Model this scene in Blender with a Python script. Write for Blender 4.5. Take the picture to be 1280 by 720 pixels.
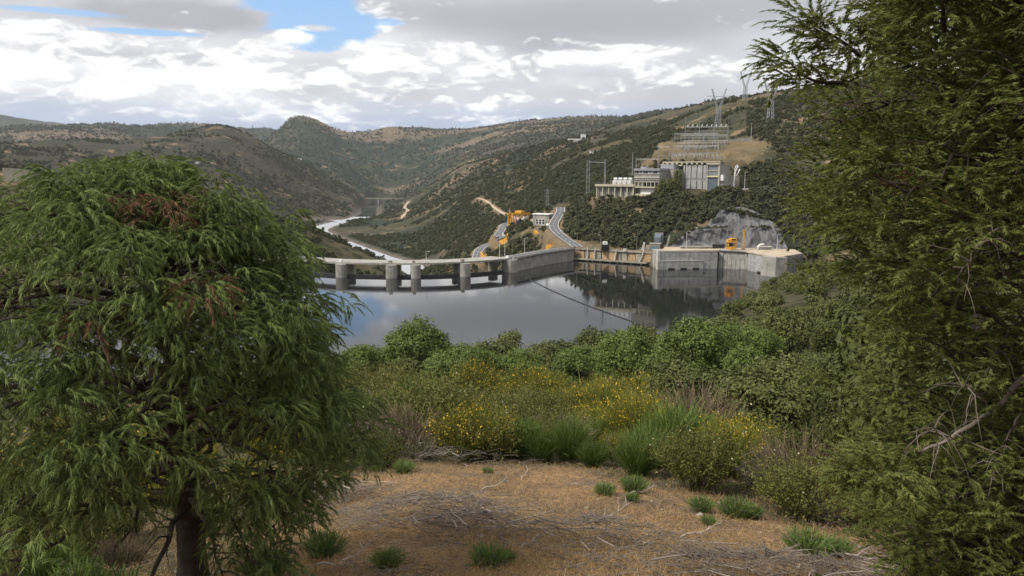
import bpy, math, random
import numpy as np
from mathutils import Vector, Matrix

R = math.radians
PI = math.pi
random.seed(11)
rng = np.random.default_rng(11)
scene = bpy.context.scene
for o in list(bpy.data.objects):
    bpy.data.objects.remove(o)
COL = scene.collection

# ------------------------------------------------------------------ camera
F = 985.0                      # focal length in pixels of a 1280 wide picture
PITCH = R(8.4)
cd = bpy.data.cameras.new('camera')
cam = bpy.data.objects.new('camera', cd)
COL.objects.link(cam)
cam.location = (0, 0, 0)
cam.rotation_euler = (PI / 2 - PITCH, 0, 0)
cd.sensor_width = 36.0
cd.lens = 36.0 * F / 1280.0
cd.clip_start = 0.05
cd.clip_end = 40000
scene.camera = cam

# ------------------------------------------------------------------ colour management
scene.view_settings.view_transform = 'Standard'
scene.view_settings.look = 'None'
scene.view_settings.gamma = 1.0
scene.view_settings.use_curve_mapping = False
scene.view_settings.exposure = 0.56
scene.render.engine = 'CYCLES'
scene.cycles.max_bounces = 6
scene.cycles.diffuse_bounces = 3
scene.cycles.glossy_bounces = 3
scene.cycles.transmission_bounces = 3
scene.cycles.volume_bounces = 0
scene.cycles.use_denoising = True

# ------------------------------------------------------------------ world: sky with broken cloud
SUN_EL, SUN_AZ = R(50), R(-112)          # azimuth from +y towards +x
world = bpy.data.worlds.new('World')
scene.world = world
world.use_nodes = True


class NT:
    """small helper for wiring node trees"""
    def __init__(self, tree):
        self.t = tree
        self.n = tree.nodes
        self.l = tree.links

    def node(self, kind, **kw):
        n = self.n.new(kind)
        for k, v in kw.items():
            setattr(n, k, v)
        return n

    def put(self, sock, v):
        if hasattr(v, 'is_output'):
            self.l.new(v, sock)
        elif v is not None:
            if hasattr(sock.default_value, '__len__') and not hasattr(v, '__len__'):
                v = (v,) * len(sock.default_value)
            if hasattr(sock.default_value, '__len__') and len(sock.default_value) == 4 and len(v) == 3:
                v = tuple(v) + (1,)
            sock.default_value = v

    def math(self, op, a, b=None, c=None, clamp=False):
        n = self.node('ShaderNodeMath', operation=op, use_clamp=clamp)
        for s, v in zip(n.inputs, (a, b, c)):
            self.put(s, v)
        return n.outputs[0]

    def vmath(self, op, a, b=None):
        n = self.node('ShaderNodeVectorMath', operation=op)
        for s, v in zip(n.inputs, (a, b)):
            self.put(s, v)
        return n.outputs[0]

    def step(self, x, lo, hi):
        n = self.node('ShaderNodeMapRange', interpolation_type='SMOOTHSTEP')
        self.put(n.inputs[0], x)
        self.put(n.inputs[1], lo)
        self.put(n.inputs[2], hi)
        return n.outputs[0]

    def lin(self, x, lo, hi, a=0.0, b=1.0):
        n = self.node('ShaderNodeMapRange')
        for s, v in zip(n.inputs, (x, lo, hi, a, b)):
            self.put(s, v)
        return n.outputs[0]

    def mix(self, f, a, b):
        n = self.node('ShaderNodeMix', data_type='RGBA')
        self.put(n.inputs[0], f)
        self.put(n.inputs[6], a)
        self.put(n.inputs[7], b)
        return n.outputs[2]

    def noise(self, vec, scale, detail=4, rough=0.55, dist=0.0):
        n = self.node('ShaderNodeTexNoise')
        self.put(n.inputs['Vector'], vec)
        n.inputs['Scale'].default_value = scale
        n.inputs['Detail'].default_value = detail
        n.inputs['Roughness'].default_value = rough
        n.inputs['Distortion'].default_value = dist
        return n.outputs[0]


def sky_dir(px, py):
    cx, cy = (px - 640) / F, (360 - py) / F
    v = Vector((cx, math.cos(PITCH) + math.sin(PITCH) * cy, -math.sin(PITCH) + math.cos(PITCH) * cy))
    return v.normalized()


def build_world():
    t = NT(world.node_tree)
    t.n.clear()
    out = t.node('ShaderNodeOutputWorld')
    bg = t.node('ShaderNodeBackground')
    bg.inputs[1].default_value = 0.09
    sky = t.node('ShaderNodeTexSky', sky_type='NISHITA')
    sky.sun_disc = False
    sky.sun_elevation = SUN_EL
    sky.sun_rotation = SUN_AZ
    sky.altitude = 500
    sky.air_density = 1.0
    sky.dust_density = 0.6
    sky.ozone_density = 2.0
    tc = t.node('ShaderNodeTexCoord')
    d = tc.outputs['Generated']
    sep = t.node('ShaderNodeSeparateXYZ')
    t.l.new(d, sep.inputs[0])
    x, y, z = sep.outputs
    az = t.math('ARCTAN2', x, y)
    el = t.math('ARCSINE', z)
    elp = t.math('MAXIMUM', el, 0.0)
    # clouds flatten and crowd together towards the horizon: lay the noise on a bent plane
    inv = t.math('DIVIDE', 1.0, t.math('ADD', t.math('MAXIMUM', z, 0.0), 0.085))

    def cloud_pos(dz):
        c = t.node('ShaderNodeCombineXYZ')
        k = t.math('DIVIDE', 1.0, t.math('ADD', t.math('MAXIMUM', t.math('ADD', z, dz), 0.0), 0.45))
        t.l.new(t.math('MULTIPLY', x, k), c.inputs[0])
        t.l.new(t.math('MULTIPLY', y, k), c.inputs[1])
        t.l.new(t.math('MULTIPLY', t.math('ADD', z, dz), 2.4), c.inputs[2])
        return c.outputs[0]

    def fbm(pos, s, det=9, r=0.58, w=0.25):
        return t.noise(pos, s, det, r, w)

    def blob(px, py, wx, wy, soft=0.5, wob=0.35):
        dv = sky_dir(px, py)
        a0, e0 = math.atan2(dv.x, dv.y), math.asin(dv.z)
        da = t.math('DIVIDE', t.math('SUBTRACT', az, a0), wx / F)
        de = t.math('DIVIDE', t.math('SUBTRACT', el, e0), wy / F)
        r = t.math('SQRT', t.math('ADD', t.math('MULTIPLY', da, da), t.math('MULTIPLY', de, de)))
        r = t.math('ADD', r, t.math('MULTIPLY', t.math('SUBTRACT', warp, 0.5), wob * 4))
        return t.step(r, 1.0 + soft, 1.0 - soft)

    p0 = cloud_pos(0.0)
    warp = t.noise(p0, 7.0, 8, 0.6)
    S1 = 3.0
    nA = t.noise(p0, S1, 7, 0.52, 0.15)
    nB = t.noise(cloud_pos(0.016), S1, 7, 0.52, 0.15)      # the same field a little higher: tops against bases
    nC = t.noise(p0, 1.3, 4, 0.5)
    # billows: rounded cells, two sizes
    def billow(pos, s):
        v = t.node('ShaderNodeTexVoronoi', feature='F1')
        v.inputs['Scale'].default_value = s
        v.inputs['Detail'].default_value = 2.0
        v.inputs['Roughness'].default_value = 0.55
        wv = t.vmath('SCALE', t.vmath('SUBTRACT', wcol, (0.5, 0.5, 0.5)))
        wv.node.inputs['Scale'].default_value = 0.16
        t.l.new(t.vmath('ADD', pos, wv), v.inputs['Vector'])
        return v.outputs['Distance']
    wn = t.node('ShaderNodeTexNoise')
    wn.inputs['Scale'].default_value = 6.0
    wn.inputs['Detail'].default_value = 6.0
    t.l.new(p0, wn.inputs['Vector'])
    wcol = wn.outputs['Color']
    bA = billow(p0, 5.5)
    bB = billow(cloud_pos(0.010), 5.5)
    cA = billow(p0, 13.0)
    cB = billow(cloud_pos(0.005), 13.0)

    # openings
    hole = t.math('MAXIMUM', blob(400, 30, 68, 26, 0.45, 0.45), blob(372, 5, 70, 16, 0.45, 0.3))
    hole = t.math('MAXIMUM', hole, t.math('MULTIPLY', blob(70, 14, 60, 4, 0.5, 0.4), 0.7))
    hole = t.math('MAXIMUM', hole, t.math('MULTIPLY', blob(180, 40, 60, 4, 0.6, 0.4), 0.8))
    hole = t.math('MAXIMUM', hole, t.math('MULTIPLY', blob(485, 28, 22, 5, 0.6, 0.4), 0.7))
    wisp = t.math('MULTIPLY', blob(360, 45, 24, 6, 0.9, 0.9), 0.8)
    wisp = t.math('MAXIMUM', wisp, t.math('MULTIPLY', blob(395, 35, 22, 4, 0.8, 0.5), 0.7))
    hole = t.math('MULTIPLY', hole, t.math('SUBTRACT', 1.0, wisp))
    # elsewhere in the sky the same broken cover
    wide = t.step(t.noise(p0, 1.5, 6), 0.60, 0.68)
    wide = t.math('MULTIPLY', wide, t.step(el, 0.24, 0.34))
    hole = t.math('MAXIMUM', hole, wide)
    cover = t.math('SUBTRACT', 1.0, hole)

    # bright cumulus against grey bases
    rel = t.math('MULTIPLY', t.math('SUBTRACT', nA, nB), 4.2)
    relB = t.math('ADD', t.math('MULTIPLY', t.math('SUBTRACT', bB, bA), 1.3), t.math('MULTIPLY', t.math('SUBTRACT', cB, cA), 0.9))
    body = t.math('MULTIPLY', t.math('SUBTRACT', nA, 0.5), 1.7)
    puff = t.math('ADD', t.math('MULTIPLY', t.math('SUBTRACT', 0.42, bA), 0.55), t.math('MULTIPLY', t.math('SUBTRACT', 0.40, cA), 0.35))
    lump = t.math('ADD', t.math('ADD', rel, relB), t.math('ADD', body, puff))
    band = blob(250, 100, 420, 34, 0.6, 0.25)
    band = t.math('MAXIMUM', band, t.math('MULTIPLY', blob(60, 60, 230, 34, 0.6, 0.3), 0.85))
    band = t.math('MAXIMUM', band, t.math('MULTIPLY', blob(480, 75, 150, 40, 0.6, 0.35), 1.0))
    band = t.math('MAXIMUM', band, t.math('MULTIPLY', blob(640, 105, 120, 12, 0.7, 0.4), 0.85))
    band = t.math('MAXIMUM', band, t.math('MULTIPLY', blob(790, 75, 130, 16, 0.7, 0.4), 0.75))
    band = t.math('MAXIMUM', band, t.math('MULTIPLY', blob(960, 85, 120, 26, 0.7, 0.4), 0.65))
    band = t.math('MAXIMUM', band, t.math('MULTIPLY', blob(915, 85, 18, 7, 0.5, 0.3), 0.9))
    dark = t.math('MAXIMUM', blob(235, 20, 105, 17, 0.4, 0.4), t.math('MULTIPLY', blob(760, 18, 330, 26, 0.6, 0.3), 0.9))
    dark = t.math('MAXIMUM', dark, t.math('MULTIPLY', blob(690, 45, 70, 20, 0.7, 0.4), 0.7))
    dark = t.math('MAXIMUM', dark, t.math('MULTIPLY', blob(215, 73, 90, 8, 0.7, 0.4), 0.55))
    dark = t.math('MAXIMUM', dark, t.math('MULTIPLY', blob(70, 66, 60, 9, 0.7, 0.4), 0.45))
    dark = t.math('MAXIMUM', dark, t.math('MULTIPLY', blob(60, 128, 60, 9, 0.7, 0.4), 0.5))
    up = t.step(el, 0.17, 0.40)             # overhead: an even grey sheet
    lit = t.math('ADD', t.math('MULTIPLY', lump, 0.9), t.math('MULTIPLY', band, 0.74))
    lit = t.math('SUBTRACT', lit, t.math('MULTIPLY', dark, 0.40))
    lit = t.math('ADD', lit, 0.20, clamp=True)
    grey = t.mix(t.step(nC, 0.35, 0.65), (4.25, 4.3, 4.6), (5.5, 5.55, 5.8))
    grey = t.mix(t.math('MULTIPLY', dark, 0.75), grey, (3.2, 3.25, 3.55))
    grey = t.mix(t.math('MULTIPLY', up, 0.8), grey, (7.4, 7.4, 7.6))
    low = t.step(t.math('ADD', elp, t.math('MULTIPLY', t.math('SUBTRACT', warp, 0.5), 0.03)), 0.095, 0.062)
    grey = t.mix(t.math('MULTIPLY', low, 0.85), grey, (3.5, 4.2, 5.6))
    grey = t.mix(t.math('MULTIPLY', t.math('MULTIPLY', band, t.math('SUBTRACT', 1.0, dark)), t.lin(nA, 0.35, 0.6, 0.15, 0.75)), grey, (7.9, 7.9, 8.1))
    litlow = t.math('MULTIPLY', lit, t.math('SUBTRACT', 1.0, t.math('MULTIPLY', low, 0.40)))
    cloud = t.mix(t.step(litlow, 0.0, 1.0), grey, (10.6, 10.4, 10.1))
    blue = t.mix(0.5, sky.outputs[0], (3.3, 5.6, 9.0))
    edge = t.step(cover, 0.15, 0.75)
    col = t.mix(edge, blue, cloud)
    # below the horizon: dull ground light
    col = t.mix(t.step(z, -0.005, -0.06), col, (1.5, 1.45, 1.2))
    t.l.new(col, bg.inputs[0])
    t.l.new(bg.outputs[0], out.inputs[0])
    world.cycles.sampling_method = 'MANUAL'
    world.cycles.sample_map_resolution = 512


build_world()

# ------------------------------------------------------------------ sun behind thin cloud
sd = bpy.data.lights.new('sun', 'SUN')
sd.energy = 3.2
sd.angle = R(12)
sd.color = (1.0, 0.95, 0.87)
sun = bpy.data.objects.new('sun', sd)
COL.objects.link(sun)
sv = Vector((math.sin(SUN_AZ) * math.cos(SUN_EL), math.cos(SUN_AZ) * math.cos(SUN_EL), math.sin(SUN_EL)))
sun.rotation_euler = sv.to_track_quat('Z', 'Y').to_euler()


# ------------------------------------------------------------------ picture pixel -> place in the world (used once, to survey the site)
def PR(px, py, r):
    d = sky_dir(px, py)
    k = r / math.hypot(d.x, d.y)
    return Vector(d) * k


def PZ(px, py, z):
    d = sky_dir(px, py)
    return Vector(d) * (z / d.z)


def XYR(px, r, z):
    """place on the bearing of px at range r and height z"""
    cx = (px - 640) / F
    az = math.atan(cx * math.cos(PITCH))
    for _ in range(3):
        el = math.atan2(z, r)
        # along this bearing, what cy gives elevation el?
        cy = math.tan(el + PITCH)
        az = math.atan2(cx, math.cos(PITCH) + math.sin(PITCH) * cy)
    return Vector((r * math.sin(az), r * math.cos(az), z))


ZW = -54.0          # reservoir level
ZR = -94.0          # river level below the dam

# ------------------------------------------------------------------ noise for relief
_perm = np.random.default_rng(3).random((256, 256)).astype(np.float32)


def vnoise(x, y):
    xi = np.floor(x).astype(np.int64)
    yi = np.floor(y).astype(np.int64)
    fx = x - xi
    fy = y - yi
    fx = fx * fx * (3 - 2 * fx)
    fy = fy * fy * (3 - 2 * fy)
    a = _perm[xi & 255, yi & 255]
    b = _perm[(xi + 1) & 255, yi & 255]
    c = _perm[xi & 255, (yi + 1) & 255]
    d = _perm[(xi + 1) & 255, (yi + 1) & 255]
    return (a * (1 - fx) + b * fx) * (1 - fy) + (c * (1 - fx) + d * fx) * fy - 0.5


def fbm2(x, y, octs=4, gain=0.5):
    s = 0
    a = 1.0
    for i in range(octs):
        s = s + a * vnoise(x * 2 ** i + 17.3 * i, y * 2 ** i - 9.1 * i)
        a *= gain
    return s


def sstep(x, lo, hi):
    t = np.clip((x - lo) / (hi - lo), 0, 1)
    return t * t * (3 - 2 * t)


def seg_dist(x, y, a, b):
    """distance to a segment and the parameter along it"""
    dx, dy = b[0] - a[0], b[1] - a[1]
    L2 = dx * dx + dy * dy + 1e-9
    t = np.clip(((x - a[0]) * dx + (y - a[1]) * dy) / L2, 0, 1)
    return np.hypot(x - a[0] - t * dx, y - a[1] - t * dy), t


def poly_dist(x, y, pts):
    best = np.full(np.shape(x), 1e9)
    zz = np.zeros(np.shape(x))
    for a, b in zip(pts[:-1], pts[1:]):
        d, t = seg_dist(x, y, a, b)
        m = d < best
        best = np.where(m, d, best)
        if len(a) > 2:
            zz = np.where(m, a[2] + (b[2] - a[2]) * t, zz)
    return best, zz


# ------------------------------------------------------------------ survey of the terrain: per bearing (picture column) range -> row ('y') or height
def plane(r):
    return -2.6 - 0.245 * r


NEAR = [(1, plane(1)), (4, plane(4)), (9, plane(9)), (19, plane(19)), (40, -12.6), ]
SURVEY = {
    -700: NEAR + [(80, -21), (150, -36), (250, -50), (330, -50), (450, -15), (700, 30), (1500, 70), (3000, 150), (6000, 240)],
    -250: NEAR + [(80, -22), (150, -38), (230, -57), (320, -62), (420, -40), (560, 0), (800, 5), (1500, 50), (3000, 110), (7000, 230)],
    0: NEAR + [(80, -22), (150, -38), (220, -56), (300, -63), (400, -52), (560, 'y', 216), (700, -8), (1000, -30), (1450, 'y', 205),
               (1950, 'y', 181), (2700, 30), (3600, 'y', 172), (4600, 'y', 163), (5600, 80), (7300, 'y', 147)],
    60: NEAR + [(220, -56), (300, -63), (420, -50), (560, 'y', 226), (720, -18), (1000, -40), (1500, 'y', 203), (1950, 'y', 181), (2700, 35),
                (3600, 'y', 171), (4600, 'y', 162), (5600, 120), (7300, 'y', 163)],
    130: NEAR + [(80, -22), (150, -38), (220, -56), (300, -63), (420, -53), (570, 'y', 240), (760, -36), (1100, -55), (1950, 'y', 178), (2700, 40),
                 (3600, 'y', 170), (4600, 'y', 158), (5600, 130), (7000, 'y', 160)],
    220: NEAR + [(220, -56), (300, -63), (420, -54), (570, 'y', 254), (760, -48), (1100, -68), (1500, 'y', 222), (2050, 'y', 168), (2700, 55), (3600, 80),
                 (5200, 'y', 153), (6500, 180)],
    275: NEAR + [(80, -22), (150, -38), (220, -56), (300, -63), (420, -55), (570, 'y', 268), (760, -58), (1050, -78), (1500, 'y', 228), (2150, 'y', 160),
                 (2800, 60), (3800, 90), (5200, 'y', 156), (7000, 200)],
    315: NEAR + [(420, -55), (570, 'y', 272), (760, -68), (1100, -84), (1500, 'y', 246), (2150, 'y', 175), (2900, 50), (4000, 100), (5600, 'y', 161)],
    345: NEAR + [(420, -54), (570, 'y', 276), (760, -76), (1200, -88), (1600, 'y', 249), (2200, 'y', 189), (3000, 45), (4100, 'y', 166), (5600, 'y', 163)],
    362: NEAR + [(4100, 'y', 151), (4700, 120)],
    408: NEAR + [(4100, 'y', 158), (4700, 120)],
    382: NEAR + [(80, -22), (150, -38), (225, -57), (300, -64), (395, -64), (450, -50), (570, 'y', 286), (740, -82), (1000, -92), (1500, -92), (1800, 'y', 243), (2300, 'y', 208), (2800, 0), (3300, 40),
                 (4100, 'y', 147), (4700, 130), (6500, 150)],
    430: NEAR + [(225, -57), (300, -64), (390, -64), (450, -76), (560, 'y', 307), (740, -93), (1000, -94), (1500, -92), (1900, 'y', 255), (2500, 'y', 234), (3000, 'y', 215),
                 (3600, 60), (4200, 'y', 166), (5500, 130)],
    480: NEAR + [(80, -22), (150, -38), (222, -56), (300, -64), (385, -64), (440, -80), (560, 'y', 329), (700, -93), (900, -95), (1150, 'y', 297), (1450, -93), (1800, -93), (2600, -90), (3100, -45),
                 (3600, 'y', 195), (4500, 'y', 160), (6000, 140)],
    520: NEAR + [(440, -80), (600, -90), (760, -94), (900, 'y', 316), (1150, 'y', 288), (1500, 'y', 265), (1900, -85), (2500, 'y', 243), (3100, 'y', 222),
                 (3700, 'y', 188), (4600, 'y', 161), (6000, 150)],
    565: NEAR + [(80, -22), (150, -38), (222, -56), (300, -64), (390, -64), (445, -78), (560, -82), (700, 'y', 318), (850, 'y', 296), (1100, 'y', 268), (1500, 'y', 240), (1750, 'y', 216),
                 (2200, -20), (3000, 'y', 200), (3700, 'y', 180), (4600, 'y', 161), (6000, 150)],
    610: NEAR + [(448, -72), (520, -74), (620, 'y', 312), (760, 'y', 283), (1000, 'y', 250), (1300, 'y', 222), (1600, 'y', 202), (2100, 5), (3000, 'y', 186),
                 (4600, 'y', 160)],
    650: NEAR + [(80, -22), (150, -38), (220, -56), (300, -64), (400, -64), (460, -58), (530, 'y', 318), (600, 'y', 288), (760, 'y', 261), (1000, 'y', 232), (1300, 'y', 207), (1550, 'y', 188),
                 (2100, 30), (3300, 'y', 166), (4600, 'y', 153), (6500, 180)],
    690: NEAR + [(400, -64), (480, -49), (530, 'y', 305), (600, 'y', 274), (760, 'y', 247), (1000, 'y', 215), (1400, 'y', 180), (2000, 60), (3300, 'y', 160), (4600, 'y', 150)],
    740: NEAR + [(80, -22), (150, -38), (222, -56), (300, -64), (430, -62), (476, -48), (500, 'y', 300), (560, 'y', 262), (650, 'y', 238), (850, 'y', 208), (1100, 'y', 182), (1500, 'y', 168), (2000, 85),
                 (3300, 'y', 154), (4600, 'y', 149)],
    800: NEAR + [(80, -21.5), (130, -32), (180, -45), (230, -58), (300, -64), (420, -63), (474, -48), (506, 'y', 290), (545, 'y', 252), (600, 'y', 230), (750, 'y', 200), (1000, 'y', 172),
                 (1350, 'y', 158), (1900, 115), (3300, 'y', 144), (5000, 190)],
    850: NEAR + [(80, -20.8), (130, -30), (190, -42), (245, -58), (310, -64), (410, -63), (456, -46), (476, -45.5), (496, 'y', 283), (545, 'y', 244), (600, 'y', 234), (640, 'y', 205), (740, 'y', 181),
                 (1000, 'y', 155), (1300, 'y', 147), (1800, 130), (3300, 'y', 138)],
    905: NEAR + [(80, -20), (130, -28), (195, -36), (260, -52), (320, -62), (400, -63), (462, -46), (482, -45), (506, 'y', 257), (545, 'y', 240), (600, 'y', 233), (640, 'y', 203), (735, 'y', 176), (900, 'y', 150),
                 (1080, 'y', 131), (1500, 125), (3300, 190)],
    945: NEAR + [(80, -19), (130, -26.5), (200, -32), (270, -42), (330, -56), (385, -60), (462, -46), (482, -42), (507, 'y', 264), (545, 'y', 239), (640, 'y', 198), (740, 'y', 168), (870, 'y', 139), (980, 'y', 123),
                 (1300, 105), (3000, 190)],
    1000: NEAR + [(80, -18), (130, -24.5), (200, -28), (290, -36), (345, -44), (425, -45), (475, 'y', 316), (508, 'y', 283), (540, 'y', 252), (640, 'y', 204), (780, 'y', 150), (1000, 'y', 114),
                  (1300, 110), (3000, 210)],
    1100: NEAR + [(80, -17), (200, -26), (300, -34), (400, -38), (480, -26), (600, 0), (780, 55), (1000, 105), (1300, 120), (3000, 220)],
    1300: NEAR + [(80, -16), (200, -22), (320, -24), (450, -10), (650, 30), (1000, 100), (3000, 220)],
    1600: NEAR + [(80, -15), (200, -18), (320, -15), (450, 5), (650, 40), (1000, 100), (3000, 220), (6000, 260)],
}


def survey_points():
    S, T = [], []
    for px, rows in SURVEY.items():
        for row in rows:
            r = row[0]
            if len(row) == 3:
                p = PR(px, row[2], r)
            else:
                p = XYR(px, r, row[1])
            S.append((3.0 * math.atan2(p.x, p.y), math.log(r)))
            T.append(p.z / r)
    for az in (1.5, 2.3, 3.14, -1.5, -2.3, -3.14):     # the hill goes on up behind the camera
        back = max(0.0, -math.cos(az))
        for r, z in ((1, -2.6), (9, -4.0 + 4 * back), (40, -9 + 20 * back), (200, -15 + 70 * back), (1000, 60 + 60 * back), (6000, 240)):
            S.append((3.0 * az, math.log(r)))
            T.append(z / r)
    return np.array(S), np.array(T)


_S, _T = survey_points()


def _kern(d2):
    return np.sqrt(d2 + 0.0025)


_D2 = ((_S[:, None, :] - _S[None, :, :]) ** 2).sum(-1)
_A = np.zeros((len(_S) + 1,) * 2)
_A[:-1, :-1] = _kern(_D2) + 0.0 * np.eye(len(_S))
_A[-1, :-1] = _A[:-1, -1] = 1
_W = np.linalg.solve(_A, np.concatenate([_T, [0]]))


def base_height(x, y):
    x = np.asarray(x, float).ravel()
    y = np.asarray(y, float).ravel()
    out = np.empty(len(x))
    for i in range(0, len(x), 40000):
        xs, ys = x[i:i + 40000], y[i:i + 40000]
        r = np.maximum(np.hypot(xs, ys), 0.3)
        u = 3.0 * np.arctan2(xs, ys)
        v = np.log(r)
        acc = np.full(len(xs), _W[-1])
        for (su, sv_), w in zip(_S, _W[:-1]):
            acc += w * np.sqrt((u - su) ** 2 + (v - sv_) ** 2 + 0.0025)
        out[i:i + 40000] = acc * r
    return out


# ------------------------------------------------------------------ site plan: river, roads, level yards
RIVER = [PZ(px, py, ZR)[:2] for px, py in ((530, 342), (505, 330), (478, 323), (455, 314), (430, 304), (407, 294), (398, 287), (415, 280), (437, 275), (460, 268), (462, 260), (476, 250))]
RIVER2 = [PZ(px, py, ZR)[:2] for px, py in ((375, 277), (400, 275.5), (425, 275.5))]


def smooth_line(pts, n=6):
    """Catmull-Rom through the points"""
    P = [np.array(p, float) for p in pts]
    P = [2 * P[0] - P[1]] + P + [2 * P[-1] - P[-2]]
    out = []
    for i in range(1, len(P) - 2):
        for k in range(n):
            t = k / n
            a, b, c, d = P[i - 1], P[i], P[i + 1], P[i + 2]
            out.append(0.5 * ((2 * b) + (-a + c) * t + (2 * a - 5 * b + 4 * c - d) * t * t + (-a + 3 * b - 3 * c + d) * t ** 3))
    out.append(P[-2])
    return [tuple(p) for p in out]


RIVER = smooth_line(RIVER, 5)
CREST_PX = ((318, 338), (350, 341), (389, 344), (426, 346.3), (489, 347.5), (520, 347.5), (582, 345.3), (639, 340), (680, 331.5), (717, 325.6))
CREST = smooth_line([PZ(px, py, ZW)[:2] for px, py in CREST_PX], 8)   # upstream edge of the dam at the waterline
ZD = ZW + 7.6                                                         # roadway on the dam

def hit(px, py, r0, r1):
    # where the line of sight first meets the surveyed slope
    rr = np.linspace(r0, r1, 400)
    d = sky_dir(px, py)
    k = math.hypot(d.x, d.y)
    z = base_height(rr * d.x / k, rr * d.y / k)
    m = np.nonzero(z >= rr * d.z / k)[0]
    r = rr[m[0]] if len(m) else r1
    return tuple(PR(px, py, r))


# roads as (px, row, range); each point becomes a real place
ROAD_HIGH = smooth_line([tuple(PR(*a)) for a in ((722, 309.5, 487), (716, 305, 496), (704, 297, 512), (694.5, 288, 534), (692, 281, 556), (696, 273, 582), (700, 266, 610), (701, 260, 640))], 5)
ROAD_LOW = smooth_line([tuple(PR(*a)) for a in ((597, 332, 545), (596, 322, 560), (599, 313, 585), (608, 307, 605), (619, 303, 612), (626, 297, 612), (623, 294, 625), (627, 288, 645), (631, 281, 668), (640, 278.5, 672), (652, 279, 660), (664, 281.5, 640), (678, 284.5, 600), (690, 286.5, 545))], 5)
TRACK = smooth_line([hit(*q) for q in ((655, 275.5, 640, 900), (645, 272.5, 640, 1000), (634, 269, 640, 1000), (624, 264, 640, 1100), (615, 257.5, 640, 1100), (607, 251, 640, 1200), (597, 247.5, 640, 1300))], 5)
TRACK_FAR = smooth_line([hit(*q) for q in ((503, 277, 1000, 1600), (504, 270, 1000, 1700), (510, 264, 1000, 1800), (506, 259, 1000, 1900), (511, 252, 1000, 2200))], 5)

YARDS = []      # (ax, ay, az, bx, by, bz, half width, blend)


def yard(a, b, half, blend):
    YARDS.append((a[0], a[1], a[2], b[0], b[1], b[2], half, blend))


ZP = PR(870, 236, 560).z                                             # powerhouse terrace
yard(XYR(845, 570, ZP), XYR(903, 568, ZP), 13, 6)
_zo = PR(808, 248.5, 556).z
yard(XYR(798, 563, _zo), XYR(828, 561, _zo), 9, 5)
yard(XYR(892, 546, ZP - 7.5), XYR(938, 548, ZP - 7.5), 6, 6)
_zt = PR(768, 247, 566).z
yard(XYR(748, 572, _zt), XYR(792, 566, _zt), 6, 6)
ZI = ZW + 10.2                                                       # intake deck
yard(XYR(830, 463, ZI - 0.6), XYR(985, 468, ZI - 0.6), 7, 5)
yard(XYR(722, 486, ZD - 0.3), XYR(815, 472, ZD - 0.3), 5, 6)
ZY1, ZY2, ZY3 = PR(870, 199, 630).z, PR(870, 188, 665).z, PR(870, 178, 705).z
yard(XYR(826, 632, ZY1), XYR(905, 632, ZY1), 11, 8)
yard(XYR(838, 664, ZY2), XYR(908, 664, ZY2), 11, 8)
yard(XYR(848, 704, ZY3), XYR(938, 704, ZY3), 16, 8)
yard(PR(682, 279, 608), PR(677, 279, 612), 9, 8)
yard(PR(648, 281, 640), PR(662, 279, 645), 6, 6)
for line, hw, bl in ((ROAD_HIGH, 5.0, 8), (ROAD_LOW, 4.5, 7), (TRACK, 3.2, 6), (TRACK_FAR, 4, 8)):
    for a, b in zip(line[:-1], line[1:]):
        yard(a, b, hw, bl)


ABUT = [tuple(PZ(px, py, ZW)[:2]) for px, py in ((717, 325.6), (760, 328.2), (814, 332))]
INTAKE = [PZ(px, py, ZW) for px, py in ((821.5, 337), (896.5, 335.8), (934.5, 337.6), (969, 346.2), (1003, 340))]
_sh = sorted([(q[0], q[1] + 2.5) for q in CREST] + [(q[0], q[1] + 5.0) for q in ABUT[1:]] + [(q.x, q.y + m) for q, m in zip(INTAKE, (4, 7, 10, 5, 4))])
SHORE_X, SHORE_Y = np.array([q[0] for q in _sh]), np.array([q[1] for q in _sh])


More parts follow.
